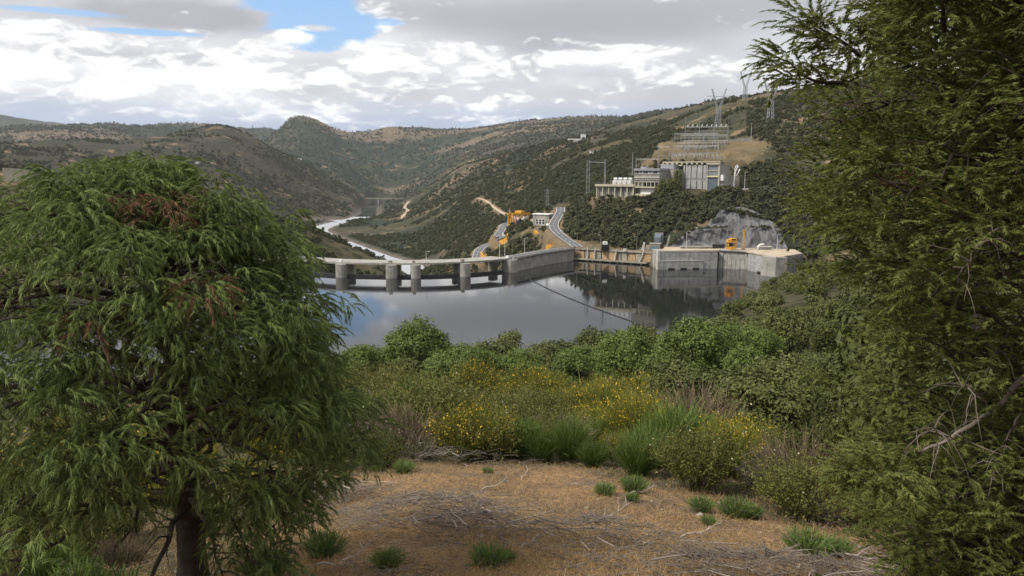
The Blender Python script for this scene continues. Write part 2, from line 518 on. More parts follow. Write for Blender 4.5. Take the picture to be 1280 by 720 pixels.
def ground(x, y):
    shp = np.shape(x)
    x = np.asarray(x, float).ravel()
    y = np.asarray(y, float).ravel()
    r = np.hypot(x, y)
    z = base_height(x, y)
    # relief: gullies and knolls, growing with the range
    amp = np.clip(0.010 * r, 0.0, 26)
    big = fbm2(x / 420 + 3.1, y / 420 + 8.7, 3)
    mid = fbm2(x / 95 + 1.7, y / 95 - 4.2, 3)
    sml = fbm2(x / 17, y / 17, 3)
    rid = np.abs(vnoise(x / 260 + 5.5, y / 260 + 2.2)) * 2 - 0.5
    z = z + amp * (0.55 * big + 0.5 * mid - 0.35 * rid) * sstep(r, 60, 700) + np.clip(0.004 * r, 0.1, 3.0) * sml * sstep(r, 4, 40)
    z = z + 0.10 * fbm2(x / 1.7, y / 1.7, 3) * sstep(r, 60, 20)
    # the valley floor keeps above the river, the river bed cuts into it
    inval = (y > 455) & (r < 3000)
    z = np.where(inval, np.maximum(z, ZR + 0.8), z)
    dr, _ = poly_dist(x, y, RIVER)
    wid = np.interp(r, [500, 1100, 1700, 2800], [14, 11, 15, 20])
    k = sstep(dr, wid, wid * 2.4)
    zbank = ZR - 2.2 + 2.6 * sstep(dr, wid * 0.7, wid * 1.3) + 2.0 * sstep(dr, wid * 1.3, wid * 2.4) + 0.8 * sml * sstep(dr, wid, wid * 1.5)
    z = np.where(y > 470, zbank * (1 - k) + z * k, z)
    d2, _ = poly_dist(x, y, RIVER2)
    k2 = sstep(d2, 16, 44)
    z = np.where(y > 470, np.minimum(z, (ZR - 1.5 + 2.2 * sstep(d2, 12, 26)) * (1 - k2) + z * k2), z)
    # level ground
    wsum = np.zeros(len(x))
    zsum = np.zeros(len(x))
    keep = np.ones(len(x))
    for ax, ay, az_, bx, by, bz, half, blend in YARDS:
        cxm, cym = (ax + bx) / 2, (ay + by) / 2
        rad = math.hypot(bx - ax, by - ay) / 2 + half + blend
        near = (np.abs(x - cxm) < rad) & (np.abs(y - cym) < rad)
        if not near.any():
            continue
        d, t = seg_dist(x[near], y[near], (ax, ay), (bx, by))
        w = 1 - sstep(d, half, half + blend)
        w3 = w ** 2 + 1e-9
        zsum[near] += w3 * (az_ + (bz - az_) * t)
        wsum[near] += w3
        keep[near] = np.minimum(keep[near], 1 - w)
    has = wsum > 1e-6
    zy = np.where(has, zsum / np.maximum(wsum, 1e-9), z)
    z = z * keep + zy * (1 - keep)
    # the lake keeps its depth right up to the dam, the quay and the intake walls
    yb = np.interp(x, SHORE_X, SHORE_Y, left=-1e9, right=-1e9)
    z = np.where((r > 330) & (y < yb), np.minimum(z, ZW - 4.0), z)
    return z.reshape(shp)


def ground1(x, y):
    return float(ground(np.array([x]), np.array([y]))[0])


# ------------------------------------------------------------------ object helpers
def link(o):
    COL.objects.link(o)
    return o


def tag(o, label=None, cat=None, group=None, kind=None):
    if label:
        n = len(label.split())
        assert 4 <= n <= 16, label
        o['label'] = label
    if cat:
        o['category'] = cat
    if group:
        o['group'] = group
    if kind:
        o['kind'] = kind
    return o


def thing(name, loc, rz, label, cat, group=None):
    o = bpy.data.objects.new(name, None)
    o.empty_display_size = 0.2
    o.location = loc
    o.rotation_euler = (0, 0, rz)
    link(o)
    return tag(o, label, cat, group)


def copy_tree(o, parent=None):
    c = o.copy()
    COL.objects.link(c)
    if parent is not None:
        c.parent = parent
    for ch in [q for q in o.children]:
        copy_tree(ch, c)
    return c


def mesh_np(name, V, faces, mats, parent=None, midx=None, tint=None, smooth=False):
    """faces: list of (m,k) int arrays"""
    V = np.asarray(V, np.float32)
    if not isinstance(faces, (list, tuple)):
        faces = [faces]
    faces = [np.asarray(f, np.int32) for f in faces if len(f)]
    me = bpy.data.meshes.new(name)
    me.vertices.add(len(V))
    me.vertices.foreach_set('co', V.ravel())
    nl = sum(f.size for f in faces)
    me.loops.add(nl)
    me.loops.foreach_set('vertex_index', np.concatenate([f.ravel() for f in faces]))
    tot = np.concatenate([np.full(len(f), f.shape[1], np.int32) for f in faces])
    start = np.concatenate([[0], np.cumsum(tot)[:-1]]).astype(np.int32)
    me.polygons.add(len(tot))
    me.polygons.foreach_set('loop_start', start)
    if smooth:
        me.polygons.foreach_set('use_smooth', np.ones(len(tot), bool))
    if midx is not None:
        me.polygons.foreach_set('material_index', np.asarray(midx, np.int32))
    if tint is not None:
        tint = tint if isinstance(tint, dict) else {'tint': tint}
        for key, val in tint.items():
            at = me.attributes.new(key, 'FLOAT', 'POINT')
            at.data.foreach_set('value', np.asarray(val, np.float32))
    me.update(calc_edges=True)
    for m in (mats if isinstance(mats, (list, tuple)) else [mats]):
        me.materials.append(m)
    o = bpy.data.objects.new(name, me)
    link(o)
    if parent is not None:
        o.parent = parent
    return o


class MB:
    """collects simple solids for ONE mesh object"""
    def __init__(self):
        self.v, self.f = [], []

    def poly(self, verts, faces):
        b = len(self.v)
        self.v += [tuple(p) for p in verts]
        self.f += [tuple(b + i for i in f) for f in faces]
        return self

    def box(self, x0, x1, y0, y1, z0, z1):
        vs = [(x, y, z) for z in (z0, z1) for y in (y0, y1) for x in (x0, x1)]
        return self.poly(vs, [(0, 2, 3, 1), (4, 5, 7, 6), (0, 1, 5, 4), (2, 6, 7, 3), (0, 4, 6, 2), (1, 3, 7, 5)])

    def prism(self, pts, z0, z1):
        """upright prism over a counter-clockwise outline; z0, z1 may be lists"""
        n = len(pts)
        z0 = z0 if hasattr(z0, '__len__') else [z0] * n
        z1 = z1 if hasattr(z1, '__len__') else [z1] * n
        vs = [(p[0], p[1], z) for p, z in zip(pts, z0)] + [(p[0], p[1], z) for p, z in zip(pts, z1)]
        fs = [tuple(range(n - 1, -1, -1)), tuple(range(n, 2 * n))]
        fs += [(i, (i + 1) % n, n + (i + 1) % n, n + i) for i in range(n)]
        return self.poly(vs, fs)

    def extrude_y(self, pts, y0, y1):
        """outline in x,z pushed along y"""
        n = len(pts)
        vs = [(p[0], y0, p[1]) for p in pts] + [(p[0], y1, p[1]) for p in pts]
        fs = [tuple(range(n)), tuple(range(2 * n - 1, n - 1, -1))]
        fs += [(i, n + i, n + (i + 1) % n, (i + 1) % n) for i in range(n)]
        return self.poly(vs, fs)

    def bar(self, a, b, r0, r1=None, n=5):
        a, b = Vector(a), Vector(b)
        r1 = r0 if r1 is None else r1
        d = (b - a)
        if d.length < 1e-6:
            return self
        d.normalize()
        u = d.orthogonal().normalized()
        w = d.cross(u)
        vs = []
        for c, r in ((a, r0), (b, r1)):
            for i in range(n):
                t = 2 * PI * i / n
                vs.append(c + (u * math.cos(t) + w * math.sin(t)) * r)
        fs = [(i, (i + 1) % n, n + (i + 1) % n, n + i) for i in range(n)]
        fs += [tuple(range(n - 1, -1, -1)), tuple(range(n, 2 * n))]
        return self.poly(vs, fs)

    def tube(self, pts, rad, n=5):
        pts = [Vector(p) for p in pts]
        rad = rad if hasattr(rad, '__len__') else [rad] * len(pts)
        b = len(self.v)
        u = None
        for i, p in enumerate(pts):
            d = (pts[min(i + 1, len(pts) - 1)] - pts[max(i - 1, 0)])
            d = d.normalized() if d.length > 1e-9 else Vector((0, 0, 1))
            u = d.orthogonal().normalized() if u is None else (u - d * u.dot(d)).normalized()
            w = d.cross(u)
            for k in range(n):
                t = 2 * PI * k / n
                self.v.append(tuple(p + (u * math.cos(t) + w * math.sin(t)) * rad[i]))
        for i in range(len(pts) - 1):
            for k in range(n):
                self.f.append((b + i * n + k, b + i * n + (k + 1) % n, b + (i + 1) * n + (k + 1) % n, b + (i + 1) * n + k))
        self.f.append(tuple(b + k for k in range(n - 1, -1, -1)))
        e = b + (len(pts) - 1) * n
        self.f.append(tuple(e + k for k in range(n)))
        return self

    def lathe(self, prof, n=12, c=(0, 0)):
        """profile of (radius, z)"""
        b = len(self.v)
        for r, z in prof:
            for k in range(n):
                t = 2 * PI * k / n
                self.v.append((c[0] + r * math.cos(t), c[1] + r * math.sin(t), z))
        for i in range(len(prof) - 1):
            for k in range(n):
                self.f.append((b + i * n + k, b + i * n + (k + 1) % n, b + (i + 1) * n + (k + 1) % n, b + (i + 1) * n + k))
        self.f.append(tuple(b + k for k in range(n - 1, -1, -1)))
        e = b + (len(prof) - 1) * n
        self.f.append(tuple(e + k for k in range(n)))
        return self

    def build(self, name, mat, parent=None, world=False, smooth=False, bevel=0):
        vs = self.v
        if world and parent is not None:
            inv = (Matrix.Translation(parent.location) @ Matrix.Rotation(parent.rotation_euler[2], 4, 'Z')).inverted()
            vs = [tuple(inv @ Vector(p)) for p in vs]
        me = bpy.data.meshes.new(name)
        me.from_pydata(vs, [], self.f)
        me.materials.append(mat)
        if smooth:
            me.polygons.foreach_set('use_smooth', [True] * len(me.polygons))
        me.update()
        o = bpy.data.objects.new(name, me)
        link(o)
        if parent is not None:
            o.parent = parent
        if bevel:
            m = o.modifiers.new('bevel', 'BEVEL')
            m.width = bevel
            m.segments = 1
        return o


# ------------------------------------------------------------------ materials
def mat_base(name):
    m = bpy.data.materials.new(name)
    m.use_nodes = True
    t = NT(m.node_tree)
    t.n.clear()
    out = t.node('ShaderNodeOutputMaterial')
    b = t.node('ShaderNodeBsdfPrincipled')
    t.l.new(b.outputs[0], out.inputs[0])
    return m, t, b, out


def mat_simple(name, c1, c2=None, scale=1.0, rough=0.8, bump=0.0, metal=0.0, streak=0.0, fine=None):
    """weathered surface: two real colours mottled by noise, optional runs of dirt down the face"""
    m, t, b, out = mat_base(name)
    tc = t.node('ShaderNodeTexCoord')
    P = tc.outputs['Object']
    c2 = c2 or tuple(x * 0.75 for x in c1)
    n = t.noise(P, scale, 6, 0.65)
    col = t.mix(t.step(n, 0.35, 0.68), c1, c2)
    if streak:
        mp = t.node('ShaderNodeMapping')
        mp.inputs['Scale'].default_value = (1.0, 1.0, 0.06)
        t.l.new(P, mp.inputs[0])
        s = t.noise(mp.outputs[0], scale * 3.0, 5, 0.7)
        col = t.mix(t.math('MULTIPLY', t.step(s, 0.48, 0.72), streak), col, tuple(x * 0.42 for x in c2))
    t.put(b.inputs['Base Color'], col)
    b.inputs['Roughness'].default_value = rough
    b.inputs['Metallic'].default_value = metal
    b.inputs['Specular IOR Level'].default_value = 0.3
    if bump:
        bp = t.node('ShaderNodeBump')
        bp.inputs['Strength'].default_value = bump
        bp.inputs['Distance'].default_value = 0.05
        t.l.new(t.noise(P, fine or scale * 6, 6, 0.7), bp.inputs['Height'])
        t.l.new(bp.outputs[0], b.inputs['Normal'])
    return m


def mat_leaf(name, c1, c2, trans=0.25, rough=0.6, c3=None, spread=0.25):
    """leaves: colour varies leaf by leaf (stored tint) and plant by plant"""
    m, t, b, out = mat_base(name)
    at = t.node('ShaderNodeAttribute', attribute_name='tint')
    oi = t.node('ShaderNodeObjectInfo')
    col = t.mix(at.outputs['Fac'], c1, c2)
    if c3:
        col = t.mix(t.math('MULTIPLY', oi.outputs['Random'], 0.75), col, c3)
    hsv = t.node('ShaderNodeHueSaturation')
    t.l.new(t.math('ADD', t.math('MULTIPLY', oi.outputs['Random'], spread * 2), 1 - spread), hsv.inputs['Value'])
    t.l.new(col, hsv.inputs['Color'])
    t.put(b.inputs['Base Color'], hsv.outputs[0])
    b.inputs['Roughness'].default_value = rough
    b.inputs['Specular IOR Level'].default_value = 0.2
    tr = t.node('ShaderNodeBsdfTranslucent')
    t.l.new(hsv.outputs[0], tr.inputs[0])
    mx = t.node('ShaderNodeMixShader')
    mx.inputs[0].default_value = trans
    t.l.new(b.outputs[0], mx.inputs[1])
    t.l.new(tr.outputs[0], mx.inputs[2])
    t.l.new(mx.outputs[0], out.inputs[0])
    return m


M = {}
M['concrete'] = mat_simple('grey_concrete', (0.34, 0.325, 0.29), (0.22, 0.21, 0.185), 0.25, 0.9, 0.3, streak=0.6)
M['new_concrete'] = mat_simple('pale_concrete', (0.37, 0.37, 0.355), (0.24, 0.24, 0.23), 0.3, 0.9, 0.3, streak=0.6)
M['old_concrete'] = mat_simple('weathered_concrete', (0.31, 0.28, 0.22), (0.2, 0.18, 0.145), 0.3, 0.9, 0.4, streak=0.6)
M['white_concrete'] = mat_simple('whitewashed_concrete', (0.50, 0.49, 0.45), (0.35, 0.34, 0.31), 0.35, 0.85, streak=0.35)
M['cream'] = mat_simple('cream_render', (0.48, 0.45, 0.335), (0.36, 0.33, 0.245), 0.4, 0.85, streak=0.3)
M['earth_wall'] = mat_simple('ochre_shotcrete', (0.42, 0.30, 0.17), (0.27, 0.19, 0.115), 0.5, 0.95, 0.5, streak=0.4)
M['dark_steel_and_shade'] = mat_simple('dark_wet_steel_and_shade', (0.03, 0.03, 0.033), (0.018, 0.018, 0.02), 0.5, 0.6)  # also colours the painted shade under the dam deck and quay
M['steel'] = mat_simple('galvanised_steel', (0.34, 0.35, 0.36), (0.24, 0.25, 0.26), 0.8, 0.5, metal=0.3)
M['pale_steel'] = mat_simple('pale_painted_steel', (0.6, 0.6, 0.58), (0.45, 0.45, 0.43), 0.8, 0.5)
M['yellow'] = mat_simple('yellow_paint', (0.70, 0.35, 0.03), (0.50, 0.24, 0.025), 0.6, 0.65, streak=0.5)
M['white_paint'] = mat_simple('white_paint', (0.78, 0.78, 0.76), (0.6, 0.6, 0.58), 0.6, 0.6, streak=0.2)
M['blue_glass'] = mat_simple('blue_grey_cladding', (0.12, 0.14, 0.17), (0.085, 0.10, 0.125), 0.5, 0.5)
M['glass'] = mat_simple('window_glass', (0.24, 0.255, 0.27), (0.15, 0.165, 0.18), 0.6, 0.25)
M['dark'] = mat_simple('dark_interior', (0.02, 0.02, 0.022), (0.012, 0.012, 0.014), 0.5, 0.8)
M['asphalt'] = mat_simple('asphalt', (0.13, 0.13, 0.135), (0.09, 0.09, 0.094), 0.15, 0.9)
M['road_white'] = mat_simple('road_paint', (0.7, 0.7, 0.68), (0.5, 0.5, 0.48), 0.5, 0.8)
M['gravel'] = mat_simple('pale_gravel', (0.44, 0.36, 0.26), (0.3, 0.24, 0.17), 0.12, 0.95, 0.4)
M['paving'] = mat_simple('yard_paving', (0.36, 0.34, 0.31), (0.26, 0.245, 0.22), 0.1, 0.95)
M['bark'] = mat_simple('rough_bark', (0.085, 0.062, 0.047), (0.04, 0.03, 0.024), 6.0, 0.95, 0.9, streak=0.4, fine=25)
M['twig'] = mat_simple('dead_grey_twig', (0.215, 0.178, 0.145), (0.105, 0.085, 0.068), 3.0, 0.9)
M['pale_twig'] = mat_simple('bleached_twig', (0.37, 0.315, 0.265), (0.22, 0.185, 0.15), 3.0, 0.9)
M['orange_dirt'] = mat_simple('rusty_wood', (0.26, 0.15, 0.08), (0.15, 0.09, 0.05), 1.0, 0.9)

# ================================================================== THE GROUND
def build_terrain():
    az = np.concatenate([np.linspace(-PI, -0.72, 50, endpoint=False), np.linspace(-0.72, 0.72, 560), np.linspace(0.72, PI, 51)[1:]])
    rr = np.concatenate([np.geomspace(0.6, 7, 16, endpoint=False), np.geomspace(7, 45, 120, endpoint=False), np.geomspace(45, 240, 80, endpoint=False),
                         np.geomspace(240, 400, 30, endpoint=False), np.geomspace(400, 1000, 210, endpoint=False), np.geomspace(1000, 3000, 120, endpoint=False),
                         np.geomspace(3000, 8200, 80)])
    A, Rr = np.meshgrid(az, rr)
    X, Y = Rr * np.sin(A), Rr * np.cos(A)
    Z = ground(X, Y)
    nr, na = A.shape
    V = np.stack([X.ravel(), Y.ravel(), Z.ravel()], 1)
    idx = np.arange(nr * na).reshape(nr, na)
    Fq = np.stack([idx[:-1, :-1], idx[:-1, 1:], idx[1:, 1:], idx[1:, :-1]], -1).reshape(-1, 4)
    centre = len(V)
    V = np.concatenate([V, [[0, 0, float(Z[0].mean())]]])
    tri = np.stack([np.full(na - 1, centre), idx[0, 1:], idx[0, :-1]], 1)
    xs, ys = V[:, 0], V[:, 1]
    r = np.hypot(xs, ys)
    a = np.arctan2(xs, ys)
    # clearing of dry grass near the viewpoint, uneven edge
    edge = 19.0 - 7.5 * sstep(a, 0.0, 0.55) - 8.5 * sstep(a, -0.20, -0.34) + 3.0 * fbm2(xs / 3.0, ys / 3.0, 3)
    clearing = 1 - sstep(r, edge - 1.5, edge + 1.5)
    dr, _ = poly_dist(xs, ys, RIVER)
    d2, _ = poly_dist(xs, ys, RIVER2)
    wid = np.interp(r, [500, 1100, 1700, 2800], [14, 11, 15, 20])
    bank = np.where(ys > 470, np.maximum(1 - sstep(dr, wid * 1.35, wid * 2.3), 1 - sstep(d2, 22, 45)), 0)
    bare = np.zeros(len(V))
    for ax, ay, az_, bx, by, bz, half, blend in YARDS:
        d, t = seg_dist(xs, ys, (ax, ay), (bx, by))
        bare = np.maximum(bare, (1 - sstep(d, half, half + blend * 1.6)) * (0.3 if half > 6 else 0.7))
    strw = np.zeros(len(V))
    for p0, p1, w, ks in ((XYR(815, 620, 0), XYR(850, 690, 0), 16, 1), (XYR(912, 640, 0), XYR(936, 690, 0), 17, 1), (XYR(830, 640, 0), XYR(910, 640, 0), 26, 0.5), (XYR(905, 600, 0), XYR(930, 600, 0), 8, 1)):
        d, t = seg_dist(xs, ys, p0, p1)
        strw = np.maximum(strw, ks * (1 - sstep(d, w * 0.6, w * 1.3)))
    bank = bank * (1 - sstep(r, 1700, 2300) * 0.8)
    heath = sstep(r, 1150, 1500) * (1 - sstep(r, 2500, 2900)) * (1 - sstep(a, -0.235, -0.17))
    tan = np.zeros(len(V))
    for px, py, rr_, w in ((455, 176, 4000, 140), (478, 170, 4250, 230), (520, 168, 4350, 260), (552, 169, 4350, 130), (628, 178, 3500, 180), (655, 166, 4200, 300), (690, 160, 3300, 200), (735, 158, 3200, 170),
                           (585, 212, 1730, 75), (610, 206, 1620, 80), (640, 200, 1560, 45), (700, 192, 1300, 40), (160, 173, 3500, 330), (60, 172, 3600, 260), (230, 160, 5000, 200), (500, 226, 2950, 60), (470, 232, 2800, 50)):
        p = PR(px, py, rr_)
        dd = np.hypot((xs - p.x) / 1.6, ys - p.y) / w + 0.9 * fbm2(xs / (w * 0.7), ys / (w * 0.7), 3)
        tan = np.maximum(tan, 1 - sstep(dd, 0.75, 1.05))
    far = sstep(r, 2600, 3200)
    mat = terrain_material()
    o = mesh_np('ground', V, [Fq, tri], mat, tint={'clearing': clearing, 'bank': bank, 'bare': bare, 'straw': strw, 'heath': heath, 'tan': tan, 'farwood': far}, smooth=True)
    tag(o, kind='structure')
    return o, float(Z.min()), float(Z.max())


def terrain_material():
    m, t, b, out = mat_base('hillside_soil_and_scrub')
    geo = t.node('ShaderNodeNewGeometry')
    P = geo.outputs['Position']

    def at(n):
        return t.node('ShaderNodeAttribute', attribute_name=n).outputs['Fac']
    n_big = t.noise(P, 0.0022, 6, 0.62)
    n_mid = t.noise(P, 0.014, 7, 0.66)
    n_sml = t.noise(P, 0.09, 6, 0.7)
    n_tin = t.noise(P, 1.1, 6, 0.7)
    vor = t.node('ShaderNodeTexVoronoi')
    vor.inputs['Scale'].default_value = 0.10
    vor.inputs['Randomness'].default_value = 1.0
    t.l.new(P, vor.inputs['Vector'])
    vor2 = t.node('ShaderNodeTexVoronoi')
    vor2.inputs['Scale'].default_value = 0.035
    t.l.new(P, vor2.inputs['Vector'])
    scrub = t.mix(t.step(n_mid, 0.36, 0.64), (0.046, 0.047, 0.024), (0.088, 0.073, 0.042))
    scrub = t.mix(t.step(n_sml, 0.40, 0.66), scrub, (0.062, 0.056, 0.028))
    # patches of heath, dry pasture and dark oak wood
    scrub = t.mix(t.math('MULTIPLY', t.step(n_big, 0.50, 0.60), 0.7), scrub, (0.078, 0.062, 0.052))
    nb2 = t.noise(P, 0.0034, 6, 0.6, 0.4)
    scrub = t.mix(t.math('MULTIPLY', t.step(nb2, 0.60, 0.64), 0.75), scrub, (0.17, 0.125, 0.08))
    scrub = t.mix(t.math('MULTIPLY', t.step(t.noise(P, 0.0019, 9, 0.68, 0.4), 0.46, 0.53), 0.9), scrub, (0.024, 0.032, 0.020))
    scrub = t.mix(t.math('MULTIPLY', at('farwood'), t.step(t.noise(P, 0.0011, 8, 0.66, 0.5), 0.40, 0.52)), scrub, (0.020, 0.029, 0.020))
    scrub = t.mix(t.math('MULTIPLY', at('heath'), t.math('ADD', 0.35, t.math('MULTIPLY', n_mid, 0.6))), scrub, (0.048, 0.040, 0.028))
    scrub = t.mix(t.math('MULTIPLY', at('tan'), 0.62), scrub, (0.20, 0.145, 0.10))
    bush = t.math('MULTIPLY', t.step(vor.outputs['Distance'], 0.48, 0.28), t.step(n_mid, 0.35, 0.55))
    scrub = t.mix(t.math('MULTIPLY', bush, 0.85), scrub, (0.026, 0.030, 0.014))
    bush2 = t.math('MULTIPLY', t.step(vor2.outputs['Distance'], 0.36, 0.2), t.step(n_big, 0.40, 0.55))
    scrub = t.mix(t.math('MULTIPLY', bush2, 0.6), scrub, (0.032, 0.036, 0.018))
    earth = t.mix(t.step(n_sml, 0.35, 0.65), (0.26, 0.18, 0.105), (0.17, 0.125, 0.08))
    scrub = t.mix(t.math('MULTIPLY', t.step(t.noise(P, 0.021, 6, 0.68), 0.565, 0.65), 0.75), scrub, earth)
    bare = t.math('MULTIPLY', at('bare'), t.step(n_sml, 0.25, 0.55))
    col = t.mix(bare, scrub, earth)
    straw = t.mix(t.step(n_sml, 0.35, 0.7), (0.175, 0.128, 0.07), (0.095, 0.08, 0.046))
    col = t.mix(t.math('MULTIPLY', at('straw'), t.step(n_sml, 0.2, 0.5)), col, straw)
    rock = t.mix(t.step(n_sml, 0.35, 0.65), (0.15, 0.125, 0.10), (0.085, 0.072, 0.06))
    col = t.mix(t.math('MULTIPLY', at('bank'), 0.9), col, rock)
    # near ground: dry grass, litter and grey brash
    n_g = t.noise(P, 0.55, 6, 0.7)
    n_f = t.noise(P, 14.0, 5, 0.75)
    dry = t.mix(t.step(n_g, 0.40, 0.60), (0.34, 0.215, 0.105), (0.165, 0.12, 0.074))
    dry = t.mix(t.step(n_f, 0.40, 0.64), dry, (0.085, 0.06, 0.04))
    dry = t.mix(t.math('MULTIPLY', t.step(n_tin, 0.56, 0.7), 0.6), dry, (0.21, 0.17, 0.135))
    col = t.mix(at('clearing'), col, dry)
    t.put(b.inputs['Base Color'], col)
    b.inputs['Roughness'].default_value = 0.95
    b.inputs['Specular IOR Level'].default_value = 0.1
    bp = t.node('ShaderNodeBump')
    bp.inputs['Strength'].default_value = 0.6
    bp.inputs['Distance'].default_value = 2.5
    t.l.new(t.math('ADD', n_sml, t.math('MULTIPLY', bush, 0.5)), bp.inputs['Height'])
    bp2 = t.node('ShaderNodeBump')
    bp2.inputs['Strength'].default_value = 0.7
    bp2.inputs['Distance'].default_value = 0.05
    t.l.new(t.math('ADD', n_f, n_tin), bp2.inputs['Height'])
    t.l.new(bp.outputs[0], bp2.inputs['Normal'])
    t.l.new(bp2.outputs[0], b.inputs['Normal'])
    return m


terrain, ZMIN, ZMAX = build_terrain()


# ================================================================== WATER
def mat_water(name, col, rough, bump, scale, stretch=1.0):
    m, t, b, out = mat_base(name)
    b.inputs['Base Color'].default_value = (*col, 1)
    b.inputs['Roughness'].default_value = rough
    b.inputs['IOR'].default_value = 1.333
    b.inputs['Specular IOR Level'].default_value = 0.5
    geo = t.node('ShaderNodeNewGeometry')
    t.l.new(t.lin(t.noise(geo.outputs['Position'], 0.022, 4, 0.6, 0.8), 0.42, 0.66, rough * 0.6, rough * 2.4), b.inputs['Roughness'])
    bp = t.node('ShaderNodeBump')
    bp.inputs['Strength'].default_value = bump
    bp.inputs['Distance'].default_value = 0.1
    t.l.new(t.noise(geo.outputs['Position'], scale, 4, 0.6), bp.inputs['Height'])
    t.l.new(bp.outputs[0], b.inputs['Normal'])
    return m


M['lake'] = mat_water('still_dark_water', (0.010, 0.011, 0.012), 0.032, 0.06, 0.35)
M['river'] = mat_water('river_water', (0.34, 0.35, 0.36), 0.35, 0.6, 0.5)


def crest_at(px):
    """point on the upstream face on the bearing of px, and the unit normal pointing upstream"""
    p = PZ(px, 343, ZW)
    a = math.atan2(p.x, p.y)
    angs = [math.atan2(q[0], q[1]) for q in CREST]
    a = max(a, angs[0] + 1e-5)
    for i in range(len(CREST) - 1):
        if angs[i] <= a <= angs[i + 1] or i == len(CREST) - 2:
            k = (a - angs[i]) / (angs[i + 1] - angs[i])
            A, B = np.array(CREST[i]), np.array(CREST[i + 1])
            q = A + (B - A) * k
            i0, i1 = max(i - 3, 0), min(i + 4, len(CREST) - 1)
            d = np.array(CREST[i1]) - np.array(CREST[i0])
            d /= np.linalg.norm(d)
            return q, np.array((d[1], -d[0]))
    return np.array(CREST[0]), np.array((0, -1.0))


_back = [(q[0] + 1.0 * 0, q[1] + 2.0) for q in CREST]
_right = [(p[0], p[1] + 4) for p in ABUT] + [tuple(XYR(822, 458, 0)[:2]), tuple(XYR(985, 458, 0)[:2]), tuple(XYR(1120, 500, 0)[:2])]
mb = MB()
ol = [(-420, 150), (330, 110)] + _right[::-1] + _back[::-1] + [(-420, _back[0][1])]
mb.poly([(x, y, ZW) for x, y in ol], [tuple(range(len(ol)))])
lake = mb.build('water', M['lake'])
bpy.context.view_layer.update()
tag(lake, kind='structure')

# river below the dam, two reaches as one ribbon each
def ribbon(name, pts, w, z, mat, dz=0.0):
    mb = MB()
    P = [np.array(p[:2]) for p in pts]
    L, Rr_ = [], []
    for i, p in enumerate(P):
        d = P[min(i + 1, len(P) - 1)] - P[max(i - 1, 0)]
        d = d / (np.linalg.norm(d) + 1e-9)
        n = np.array((-d[1], d[0]))
        ww = w[i] if hasattr(w, '__len__') else w
        zz = z[i] if hasattr(z, '__len__') else z
        L.append((*(p + n * ww), zz))
        Rr_.append((*(p - n * ww), zz))
    n = len(P)
    mb.poly(L + Rr_, [(i, n + i, n + i + 1, i + 1) for i in range(n - 1)])
    return mb.build(name, mat)


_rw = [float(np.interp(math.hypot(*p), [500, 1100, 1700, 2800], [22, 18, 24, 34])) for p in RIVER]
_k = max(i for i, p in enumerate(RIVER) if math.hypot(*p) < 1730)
M['still'] = mat_water('river_shade_reflection', (0.012, 0.014, 0.013), 0.06, 0.1, 0.3)  # dark base stands in for the deep shade mirrored on this reach
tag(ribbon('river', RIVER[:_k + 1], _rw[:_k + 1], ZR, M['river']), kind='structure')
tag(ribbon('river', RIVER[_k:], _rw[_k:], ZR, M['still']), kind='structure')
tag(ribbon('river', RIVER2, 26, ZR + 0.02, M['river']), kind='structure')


# ================================================================== THE DAM
def strip_solid(mb, px_list, off0, off1, z0, z1):
    """solid following the crest between two offsets (positive = upstream)"""
    A, B = [], []
    for px in px_list:
        q, n = crest_at(px)
        A.append(q + n * off0)
        B.append(q + n * off1)
    n = len(A)
    vs = [(*p, z0) for p in A] + [(*p, z0) for p in B] + [(*p, z1) for p in A] + [(*p, z1) for p in B]
    fs = []
    for i in range(n - 1):
        fs += [(i, n + i, n + i + 1, i + 1), (2 * n + i, 2 * n + i + 1, 3 * n + i + 1, 3 * n + i),
               (i, i + 1, 2 * n + i + 1, 2 * n + i), (n + i, 3 * n + i, 3 * n + i + 1, n + i + 1)]
    fs += [(0, 2 * n, 3 * n, n), (n - 1, 2 * n - 1, 4 * n - 1, 3 * n - 1)]
    mb.poly(vs, fs)
    return mb


